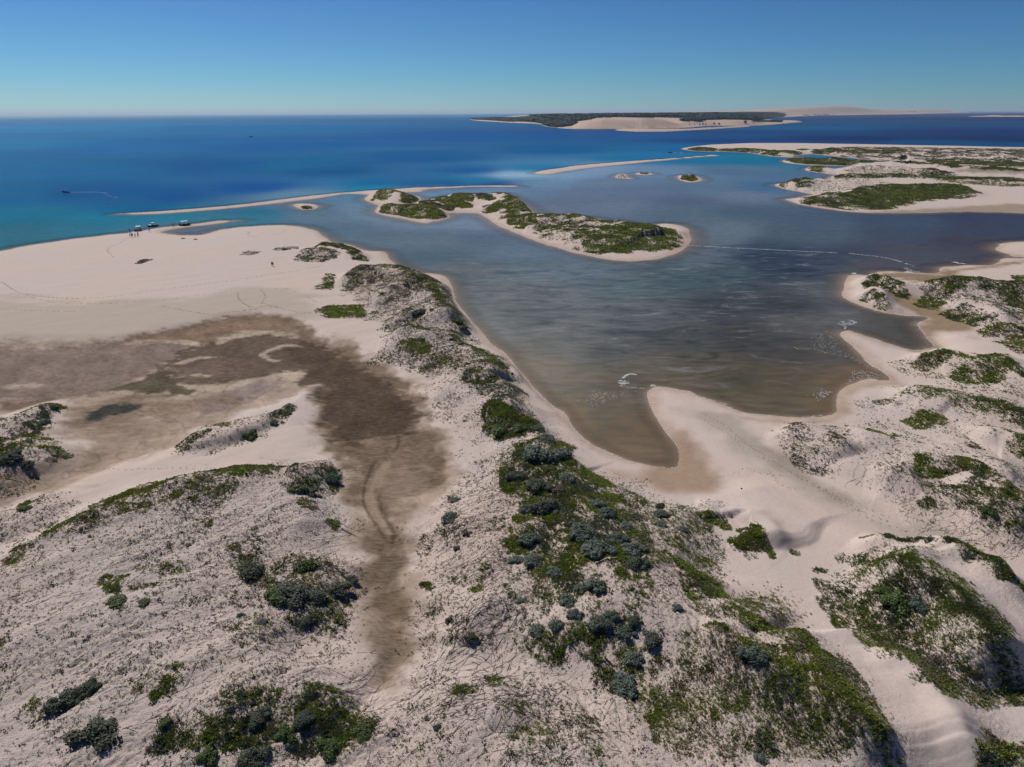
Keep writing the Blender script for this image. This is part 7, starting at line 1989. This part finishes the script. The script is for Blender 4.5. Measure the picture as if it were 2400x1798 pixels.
def wood(label, polys, n, s_, rmin, rmax):
    az_ = rng.uniform(-0.10, 0.66, n * 12)
    r_ = np.exp(rng.uniform(math.log(rmin), math.log(rmax), n * 12))
    x_, y_ = np.sin(az_) * r_, np.cos(az_) * r_
    k = sample(SG, x_, y_) > 4
    x_, y_, r_ = x_[k], y_[k], r_[k]
    z_ = gz(x_, y_)
    pp = proj(x_, y_, z_)
    k = np.zeros(len(x_), bool)
    for pl in polys:
        k |= segdist(pp[:, 0], pp[:, 1], catmull(pl, 3), True)[1]
    k = np.where(k)[0][:n]
    sz = s_ * np.clip(r_[k] / 2500, 1, 6) ** 0.8 * rng.uniform(.6, 1.3, len(k))
    m = len(k)
    turn = np.column_stack([np.zeros(m), np.zeros(m), rng.uniform(0, 6.28, m)])
    flat = np.minimum(1.0, 8.5 / sz)
    print('trees', m)
    stuff_points('coastal_woodland', np.column_stack([x_, y_, z_])[k], rng.integers(0, 3, m), turn, np.column_stack([sz, sz, sz * flat]), label, GN_TREES, 'woodland')


wood('dark wooded headland left of the two pale dunes on the far shore', [Z('2', [(850, 221), (950, 225), (1090, 235), (1180, 232), (1290, 243), (1335, 262), (1400, 270), (1500, 258), (1495, 238), (1330, 225), (1100, 212), (900, 214)])], 5000, 20, 2000, 12000)
wood('dark blue forest stretching behind the far dunes to the horizon', [Z('2', [(1255, 200), (1500, 232), (1620, 216), (1700, 206), (2212, 206)], '3', [(0, 232), (250, 220), (430, 222), (640, 204), (560, 180), (0, 184)], '2', [(1700, 189), (1300, 193)])], 14000, 26, 2300, 24000)
wood('patchy trees on the pale sand point at the right end of the far shore', [Z('3', [(435, 215), (520, 210), (640, 204), (560, 212), (480, 222)]), Z('3', [(430, 226), (500, 236), (560, 240), (640, 240), (700, 240), (620, 234), (500, 228)]), Z('n', [(1530, 66), (1590, 70), (1610, 84), (1560, 84)]), Z('n', [(1690, 66), (1800, 68), (2050, 62), (2050, 70), (1850, 78), (1720, 76)])], 700, 18, 2300, 20000)
far_bush = [tree_blob('crown', k + 60, M_FOREST, 90, 0.35) for k in range(2)]
trunk_me = bpy.data.meshes.new('trunk')
_v, _f = tubes([np.array([[0, 0, -.05], [.02, 0, .2], [0, .02, .45]])], 0.05, 5)
trunk_me.from_pydata([tuple(v) for v in _v], [], [tuple(int(i) for i in f) for f in _f])
trunk_me.materials.append(M_TWIG)
for i, (x, y, s_) in enumerate([(285, 157, 5), (345, 155, 6), (362, 154, 7), (378, 154, 6), (427, 152, 8), (455, 152, 8), (605, 146, 12), (313, 155, 4)]):
    g = at('n', x, y)
    e = bpy.data.objects.new('coastal_tree', None); link(e)
    e.location = g
    q = s_ / 2.458 * mpp(g) * 1.3
    e.scale = (q, q, q)
    tag(e, ('small dark tree standing leftmost on the pale far beach', 'left tree of the close row of three on the pale far beach', 'middle tree of the close row of three on the pale far beach', 'right tree of the close row of three on the pale far beach',
            'left tree of the pair in the middle of the pale far beach', 'right tree of the pair in the middle of the pale far beach', 'tallest dark tree standing alone near the right end of the far beach', 'lowest dark bush between the leftmost trees on the far beach')[i], 'tree', 'trees dotted along the far beach')
    link(bpy.data.objects.new('crown', far_bush[i % 2]), e)
    link(bpy.data.objects.new('trunk', trunk_me), e)

# the single dark tree on the far spit
g = at('n', 1512, 366)
e = bpy.data.objects.new('casuarina_tree', None); link(e)
e.location = g
tag(e, 'single dark feathery tree standing on the far sand fingers at right', 'tree')
r = np.random.default_rng(77)
V, F, lines = [], [], [np.array([[0, 0, -.3], [.1, 0, 2], [0, .15, 4.5], [.1, 0, 8.0]])]
for b_ in range(26):
    a = r.uniform(0, 6.28); h0 = r.uniform(.6, 6.5); L = (7.6 - h0) * r.uniform(.45, .75) + 1
    tip = np.array([math.cos(a) * L, math.sin(a) * L, h0 + L * r.uniform(.35, .7)])
    root = np.array([0, 0, h0])
    lines.append(np.array([root, root * .5 + tip * .5 + [0, 0, .3], tip]))
    for j in range(60):
        q = r.uniform(.25, 1.05)
        c = root * (1 - q) + tip * q + r.normal(0, .33, 3)
        u = r.normal(size=3) * .3 + (tip - root) / L; u /= np.linalg.norm(u)
        w = np.cross(u, r.normal(size=3)); w /= np.linalg.norm(w)
        i0 = len(V); s_ = r.uniform(.35, .75)
        V += [c - u * s_, c + w * s_ * .22, c + u * s_, c - w * s_ * .22]
        F.append((i0, i0 + 1, i0 + 2, i0 + 3))
mesh_np('crown', np.array(V), np.array(F), M_FOREST, False, e)
tv, tf = tubes(lines, .14, 5)
mesh_np('trunk', tv, tf, M_TWIG, True, e)

# ------------------------------------------------------------------ people
SKIN = simple_mat('skin', (0.22, 0.12, 0.075), 0.55)
HAIR = simple_mat('dark_hair', (0.015, 0.012, 0.01), 0.6)
CLOTH = {'black': simple_mat('black_cloth', (0.02, 0.02, 0.025), 0.8), 'navy': simple_mat('navy_cloth', (0.03, 0.04, 0.08), 0.8),
         'red': simple_mat('dull_red_cloth', (0.16, 0.03, 0.03), 0.8), 'grey': simple_mat('grey_cloth', (0.10, 0.10, 0.10), 0.8)}


def skin_mesh(name, J, E_, R_, mat, sub=1):
    me = bpy.data.meshes.new(name)
    me.from_pydata(J, E_, [])
    o = bpy.data.objects.new(name, me)
    sc.collection.objects.link(o)
    md = o.modifiers.new('skin', 'SKIN')
    md.use_smooth_shade = True
    for i, v in enumerate(me.skin_vertices[0].data):
        v.radius = R_[i] if isinstance(R_[i], tuple) else (R_[i], R_[i])
        v.use_root = (i == 0)
    s = o.modifiers.new('sub', 'SUBSURF')
    s.levels = s.render_levels = sub
    dg = bpy.context.evaluated_depsgraph_get()
    out = bpy.data.meshes.new_from_object(o.evaluated_get(dg))
    bpy.data.objects.remove(o)
    out.name = name
    out.materials.clear()
    out.materials.append(mat)
    return out


def body_mesh(pose):
    # pelvis at 0; y forward
    st = {'stand': (0.04, -0.04, 0.03, 0.0), 'walk': (0.30, -0.28, 0.0, 0.04), 'bend': (0.05, -0.05, 0.22, 0.0)}[pose]
    lean = st[2]
    J = [(0, 0, .93), (0, lean * .4, 1.12), (0, lean, 1.38), (0, lean * 1.15, 1.50), (0, lean * 1.25 + .02, 1.60), (0, lean * 1.25 + .02, 1.71)]
    Rr = [(.15, .11), (.13, .10), (.17, .11), .055, .085, .085]
    Ed = [(0, 1), (1, 2), (2, 3), (3, 4), (4, 5)]
    for s, fwd in ((1, st[0]), (-1, st[1])):
        i = len(J)
        J += [(s * .10, 0, .86), (s * .11, fwd * .55 + .03, .48), (s * .11, fwd, .08), (s * .115, fwd + .14, .03)]
        Rr += [.085, .058, .042, .035]
        Ed += [(0, i), (i, i + 1), (i + 1, i + 2), (i + 2, i + 3)]
        j = len(J)
        af = -fwd * .8
        J += [(s * .20, lean, 1.42), (s * .26, lean + af * .4, 1.14), (s * .25, lean + af + .08, .90), (s * .245, lean + af + .11, .82)]
        Rr += [.052, .040, .030, .028]
        Ed += [(2, j), (j, j + 1), (j + 1, j + 2), (j + 2, j + 3)]
        for f in range(5):      # fingers
            k = len(J)
            off = (f - 2) * .018
            J += [(s * .245, lean + af + .11 + off + .01, .74 - .01 * (2 - abs(f - 2)) * -1)]
            Rr += [.008]
            Ed += [(j + 3, k)]
    n0 = len(J)
    J += [(0, lean * 1.25 + .11, 1.635)]       # nose
    Rr += [.014]
    Ed += [(4, n0)]
    return skin_mesh('body', J, Ed, Rr, SKIN, 1), lean


def person_parts(pose):
    body, lean = body_mesh(pose)
    st = {'stand': (0.04, -0.04), 'walk': (0.30, -0.28), 'bend': (0.05, -0.05)}[pose]
    J = [(0, lean * .3, 1.0), (0, lean, 1.38), (.2, lean, 1.41), (.25, lean - st[0] * .3, 1.2), (-.2, lean, 1.41), (-.25, lean - st[1] * .3, 1.2)]
    shirt = skin_mesh('shirt', J, [(0, 1), (1, 2), (2, 3), (1, 4), (4, 5)], [(.17, .13), (.185, .125), .066, .056, .066, .056], CLOTH['black'], 1)
    J = [(0, 0, .93)]
    Ed, Rr = [], [(.165, .125)]
    for s, fwd in ((1, st[0]), (-1, st[1])):
        i = len(J)
        J += [(s * .10, 0, .84), (s * .11, fwd * .6 + .03, .52)]
        Rr += [.098, .075]
        Ed += [(0, i), (i, i + 1)]
    shorts = skin_mesh('shorts', J, Ed, Rr, CLOTH['navy'], 1)
    bm = bmesh.new()
    bmesh.ops.create_icosphere(bm, subdivisions=2, radius=.108, matrix=Matrix.Translation((0, lean * 1.25 - .005, 1.70)))
    for v in bm.verts:
        if v.co.y > lean * 1.25 + .05 and v.co.z < 1.72: v.co.y = lean * 1.25 + .05
        v.co.z = max(v.co.z, 1.62)
    hair = bpy.data.meshes.new('hair')
    bm.to_mesh(hair); bm.free()
    hair.materials.append(HAIR)
    feats = {}
    for nm, c, d_ in (('eye', (-.035, lean * 1.25 + .10, 1.66), (.026, .014, .018)), ('eye_', (.035, lean * 1.25 + .10, 1.66), (.026, .014, .018)), ('mouth', (0, lean * 1.25 + .098, 1.585), (.05, .012, .012))):
        bm = bmesh.new()
        bmesh.ops.create_icosphere(bm, subdivisions=1, radius=.5, matrix=Matrix.Translation(c) @ Matrix.Diagonal((*d_, 1)))
        f_ = bpy.data.meshes.new(nm.strip('_'))
        bm.to_mesh(f_); bm.free()
        f_.materials.append(HAIR)
        feats[nm] = f_
    return {'body': body, 'shirt': shirt, 'shorts': shorts, 'hair': hair, **feats}


PP = {p: person_parts(p) for p in ('stand', 'walk', 'bend')}


def person(g, rz, pose, shirt, label, scale=1.0, group=None, z=None):
    e = bpy.data.objects.new('person', None); link(e)
    e.location = (g[0], g[1], (g[2] if z is None else z))
    e.rotation_euler = (0, 0, rz)
    e.scale = (scale,) * 3
    tag(e, label, 'person', group)
    for nm, me in PP[pose].items():
        o = link(bpy.data.objects.new(nm.strip('_'), me), e)
        if nm == 'shirt' and shirt != 'black':
            o.material_slots[0].link = 'OBJECT'
            o.material_slots[0].material = CLOTH[shirt]


GP = 'people on the beach by the boats'
for t_, x, y, rz, pose, sh, lab, gr in [
    ('b1', 172, 615, 2.6, 'stand', 'black', 'person in dark clothes at the left end of the row on the beach', GP),
    ('b1', 212, 612, 2.9, 'stand', 'navy', 'person second from left in the beach row, left of a close pair', GP),
    ('b1', 232, 616, 3.4, 'stand', 'black', 'person third from left in the beach row, right of a close pair', GP),
    ('b1', 303, 620, 3.0, 'stand', 'grey', 'person standing alone in the middle right of the beach row', GP),
    ('b1', 372, 618, 2.2, 'walk', 'black', 'person striding at the right end of the beach row', GP),
    ('b1', 378, 572, 2.8, 'stand', 'navy', 'person just behind the striding one at the right end of the row', GP),
    ('b1', 302, 486, 0.4, 'stand', 'navy', 'person standing at the water beside the left covered boat', GP),
    ('b1', 162, 502, 0.6, 'bend', 'black', 'person bending in the shallow water farthest left of the boats', GP),
    ('b1', 668, 482, 1.2, 'walk', 'black', 'person walking onto the thin spit between the left boats', GP),
    ('b1', 1266, 352, 2.0, 'stand', 'navy', 'left person of the two standing on the thin spit', GP),
    ('b1', 1304, 348, 2.4, 'stand', 'black', 'right person of the two standing on the thin spit', GP),
    ('b1', 1462, 326, 1.5, 'bend', 'navy', 'person leaning beside the right covered boat on the spit', GP),
    ('4', 1763, 344, 2.9, 'walk', 'black', 'left walker of the pair in the middle of the wide beach', 'walkers on the sand'),
    ('4', 1771, 345, 3.1, 'walk', 'red', 'right walker of the pair in the middle of the wide beach', 'walkers on the sand'),
    ('5', 495, 408, 2.7, 'walk', 'black', 'left walker of the pair on the dark mound of the ridge', 'walkers on the sand'),
    ('5', 503, 408, 2.9, 'walk', 'grey', 'right walker of the pair on the dark mound of the ridge', 'walkers on the sand'),
    ('5', 740, 474, 2.8, 'walk', 'black', 'left walker of the pair high on the ridge above the lagoon', 'walkers on the sand'),
    ('5', 751, 474, 3.0, 'walk', 'black', 'right walker of the pair high on the ridge above the lagoon', 'walkers on the sand'),
]:
    person(at(t_, x, y), rz, pose, sh, lab, 1.05, gr)

# ------------------------------------------------------------------ boats
WHITE = simple_mat('white_gelcoat', (0.75, 0.75, 0.74), 0.35, 0.03)
NAVY = simple_mat('dark_blue_hull_paint', (0.02, 0.03, 0.07), 0.35, 0.1)
GREYP = simple_mat('grey_deck', (0.25, 0.25, 0.25), 0.7)
BLACKM = simple_mat('black_outboard', (0.02, 0.02, 0.02), 0.4)
ALU = simple_mat('aluminium_tube', (0.5, 0.5, 0.5), 0.35, 0.05, metallic=0.8)
CUSH = simple_mat('dark_blue_seat', (0.03, 0.05, 0.10), 0.7)
GLASS = simple_mat('tinted_windscreen', (0.05, 0.08, 0.10), 0.15)


def box(bm, c, s, rot=None):
    m4 = Matrix.Translation(c)
    if rot is not None: m4 = m4 @ rot
    r_ = bmesh.ops.create_cube(bm, size=1, matrix=m4 @ Matrix.Diagonal((*s, 1)))
    return r_['verts']


def bmo(name, fn, mat, parent, bev=0.0):
    bm = bmesh.new()
    fn(bm)
    if bev: bmesh.ops.bevel(bm, geom=bm.edges[:], offset=bev, segments=2, affect='EDGES')
    me = bpy.data.meshes.new(name)
    bm.to_mesh(me); bm.free()
    me.materials.append(mat)
    return link(bpy.data.objects.new(name, me), parent)


def hull(bm, L, W, H):
    n = 11
    rings = []
    for i in range(n):
        t = i / (n - 1)
        y = -L / 2 + L * t
        w = W / 2 * (0.88 + 0.12 * min(1, t * 3)) * (1 - max(0, (t - .5) / .5) ** 2.2) + .02
        keel = -0.28 * H + H * 0.65 * max(0, (t - .6) / .4) ** 2
        gun = H * (.72 + .35 * t ** 2)
        pts = [(-w, gun), (-w * .92, gun * .35), (-w * .55, keel + .12 * H), (0, keel), (w * .55, keel + .12 * H), (w * .92, gun * .35), (w, gun), (w * .88, gun), (w * .8, .12 * H + .1 * t), (-w * .8, .12 * H + .1 * t), (-w * .88, gun)]
        rings.append([bm.verts.new((x, y, z)) for x, z in pts])
    m = len(rings[0])
    for a, b in zip(rings, rings[1:]):
        for k in range(m):
            bm.faces.new((a[k], a[(k + 1) % m], b[(k + 1) % m], b[k]))
    bm.faces.new(rings[0]); bm.faces.new(rings[-1][::-1])
    bmesh.ops.recalc_face_normals(bm, faces=bm.faces[:])


def boat(name, g, rz, L, W, H, paint, label, roof=None, cabin=False, seats=3, crew=0, tilt=0.0, group=None, cat='boat'):
    e = bpy.data.objects.new(name, None); link(e)
    e.location = (g[0], g[1], max(g[2], 0.0) + .12 * H)
    e.rotation_euler = (tilt, 0, rz)
    tag(e, label, cat, group)
    bmo('hull', lambda b: hull(b, L, W, H), paint, e)
    for k in range(seats):
        bmo('seat', lambda b: box(b, (0, -L * .22 + k * L * .17, H * .38), (W * .7, .32, .16)), CUSH, e, .02)
    om = bmo('outboard_motor', lambda b: (box(b, (0, -L / 2 - .18, H * .95), (.32, .42, .45)), box(b, (0, -L / 2 - .15, H * .3), (.14, .2, 1.0))), BLACKM, e, .03)
    bmo('rail', lambda b: [box(b, (s * W * .3, L * .36, H * 1.15 + .1), (.03, L * .2, .03)) for s in (-1, 1)] and box(b, (0, L * .46, H * 1.15 + .1), (W * .6, .03, .03)), ALU, e)
    if roof:
        rl, rh = roof
        for sx in (-1, 1):
            for sy in (-1, 1):
                bmo('post', lambda b: box(b, (sx * W * .4, -L * .05 + sy * rl * .45, (H * .7 + rh) / 2), (.05, .05, rh - H * .7)), ALU, e)
        bmo('roof', lambda b: box(b, (0, -L * .05, rh), (W * .95, rl, .10)), WHITE, e, .04)
        bmo('console', lambda b: box(b, (0, L * .1, H * .75), (.7, .5, .8)), WHITE, e, .04)
        bmo('windscreen', lambda b: box(b, (0, L * .1 + .3, H * 1.4), (W * .6, .04, .4), Matrix.Rotation(-.4, 4, 'X')), GLASS, e)
    if cabin:
        cb = bmo('cabin', lambda b: box(b, (0, L * .02, H * 1.15), (W * .62, L * .3, H * 1.1)), WHITE, e, .06)
        for s in (-1, 1):
            bmo('window', lambda b: box(b, (s * (W * .31 + .012), L * .02, H * 1.3), (.02, L * .22, H * .35)), GLASS, cb)
        bmo('window', lambda b: box(b, (0, L * .17 + .012, H * 1.3), (W * .5, .02, H * .35)), GLASS, cb)
        bmo('mast', lambda b: box(b, (0, 0, H * 2.4), (.06, .06, H * 1.5)), ALU, e)
    return e


GB = 'boats drawn up at the beach'
g = at('b1', 395, 462); g[2] = 0
boat('covered_boat', g, 0.15, 6.4, 2.3, .95, NAVY, 'covered passenger boat with white roof beached end on, left of three', roof=(2.8, 2.35), group=GB)
g = at('b1', 775, 345); g[2] = 0
boat('open_motorboat', g, -1.15, 5.2, 2.0, .8, NAVY, 'open motorboat arriving beside the thin spit, middle of three', seats=3, roof=(1.3, 1.9), group=GB)
for k, (dx, dy) in enumerate([(-.9, .1), (-.2, .4), (-.5, -.4)]):
    person(np.array([g[0] + dx, g[1] + dy, 0.25]), -1.1, 'stand', ('black', 'navy', 'grey')[k], ('person at the stern of the arriving motorboat', 'person amidships in the arriving motorboat', 'person crouched near side in the arriving motorboat')[k], .95, 'people aboard the motorboat')
g = at('b1', 1600, 312); g[2] = 0
boat('covered_boat', g, -0.95, 5.6, 2.3, .95, NAVY, 'covered passenger boat with white roof lying oblique on the spit, right of three', roof=(3.2, 2.3), tilt=0.02, group=GB)
g = at('b2', 380, 348); g[2] = 0
boat('speedboat', g, math.pi / 2, 6.0, 2.0, .8, NAVY, 'dark speedboat crossing the sea at left with a white wake', seats=3, tilt=0.06)
person(np.array([g[0] - 1.6, g[1], .3]), math.pi / 2, 'stand', 'navy', 'person standing in the bow of the crossing speedboat', .95)
g = P(Z('1', [(1627, 335)]))[0]
boat('cabin_boat', np.array([g[0], g[1], 0]), 1.5, 9.5, 3.2, 1.4, NAVY, 'distant cabin boat alone on the open sea', cabin=True, seats=1)
g = P(Z('2', [(395, 696)]))[0]
boat('dinghy', np.array([g[0], g[1], 0]), 1.4, 2.8, 1.1, .5, NAVY, 'tiny dark dinghy in the lagoon behind the first island dune', seats=1)
g = P(Z('2', [(2132, 438)]))[0]
boat('motorboat', np.array([g[0], g[1], 0]), 1.5, 6, 2.2, 1.0, NAVY, 'small dark motorboat off the end of the far thin spit', seats=2)
g = P(Z('2', [(2072, 480)]))[0]
boat('motorboat', np.array([g[0], g[1], 0]), 1.4, 6.5, 2.3, 1.1, NAVY, 'small dark motorboat pulled up on the far thin spit', seats=2)

wk = [foam_line(Z('b2', [(470, 335), (600, 338), (900, 336), (1200, 342), (1450, 366)]), 150, .42, .35), foam_line(Z('b2', [(1280, 388), (1400, 405), (1560, 450), (1720, 482)]), 30, .45, .5)]
flakes('boat_wake', 'narrow white wake trailing behind the crossing speedboat', 'wake', np.vstack([w[0] for w in wk]), 0.26 * rng.uniform(.5, 1.3, sum(len(w[0]) for w in wk)), .03, 1.8, 0)
wk = [foam_line(Z('b1', [(620, 292), (660, 296), (700, 310)]), 90, .28, .3), foam_line(Z('b1', [(670, 335), (740, 352), (800, 355)]), 60, .25, .2)]
flakes('boat_wake', 'short burst of white water behind the arriving motorboat', 'wake', np.vstack([w[0] for w in wk]), .3, .03, 1.3)
wk = [foam_line(Z('2', [(2145, 437), (2212, 440)]), 40, .9, .8)]
flakes('boat_wake', 'faint wake beside the small motorboat off the far spit', 'wake', wk[0][0], .8, .03, 1.8, 0)

# ------------------------------------------------------------------ driftwood
M_DRIFT = simple_mat('bleached_driftwood', (0.45, 0.40, 0.34), 0.8)
for t_, a, b, rad, lab in [('c', (372, 868), (396, 892), .07, 'pale stick lying on the sand beside the dry creek'),
                           ('h', (425, 982), (640, 922), .10, 'long bleached log lying among green plants on the hill'),
                           ('d', (415, 360), (455, 335), .05, 'short pale branch on the bank below the creek thicket'),
                           ('d', (490, 222), (520, 205), .06, 'small bleached stick in the middle of the dry creek'),
                           ('c', (275, 940), (375, 990), .08, 'dark dead branch jutting over the creek from the left bank')]:
    p0, p1 = at(t_, *a), at(t_, *b)
    q = np.linspace(0, 1, 6)[:, None]
    L = p0 * (1 - q) + p1 * q + rng.normal(0, .05, (6, 3))
    L[:, 2] = gz(L[:, 0], L[:, 1]) + rad + .05
    c = L.mean(0)
    ln = [L - c]
    d_ = (p1 - p0) / 4
    ln.append(np.array([L[3] - c, L[3] - c + [d_[1] * .5, -d_[0] * .5 + .1, .12], L[3] - c + [d_[1], -d_[0], .22]]))
    v_, f_ = tubes(ln, rad, 6)
    o = mesh_np('driftwood', v_, f_, M_DRIFT if 'dark' not in lab else M_TWIG, True)
    o.location = c
    tag(o, lab, 'driftwood')

# ------------------------------------------------------------------ thin sea haze, one closed even volume round everything
hz = NT('haze_air')
pv = hz.new('VolumePrincipled')
pv.inputs['Color'].default_value = (0.62, 0.78, 0.92, 1)
pv.inputs['Density'].default_value = 2.4e-5
pv.inputs['Anisotropy'].default_value = 0.2
hz.l.new(pv.outputs[0], hz.out.inputs['Volume'])
bmh = bmesh.new()
bmesh.ops.create_cube(bmh, size=1, matrix=Matrix.Translation((0, 0, 98)) @ Matrix.Diagonal((310000, 310000, 224, 1)))
hme = bpy.data.meshes.new('haze')
bmh.to_mesh(hme)
bmh.free()
hme.materials.append(hz.m)
haze = link(bpy.data.objects.new('haze', hme))
tag(haze, 'pale sea haze softening the horizon and the far shore', 'haze', kind='stuff')
print('lowest', float(Hh.min()), 'highest', float(Hh.max()))
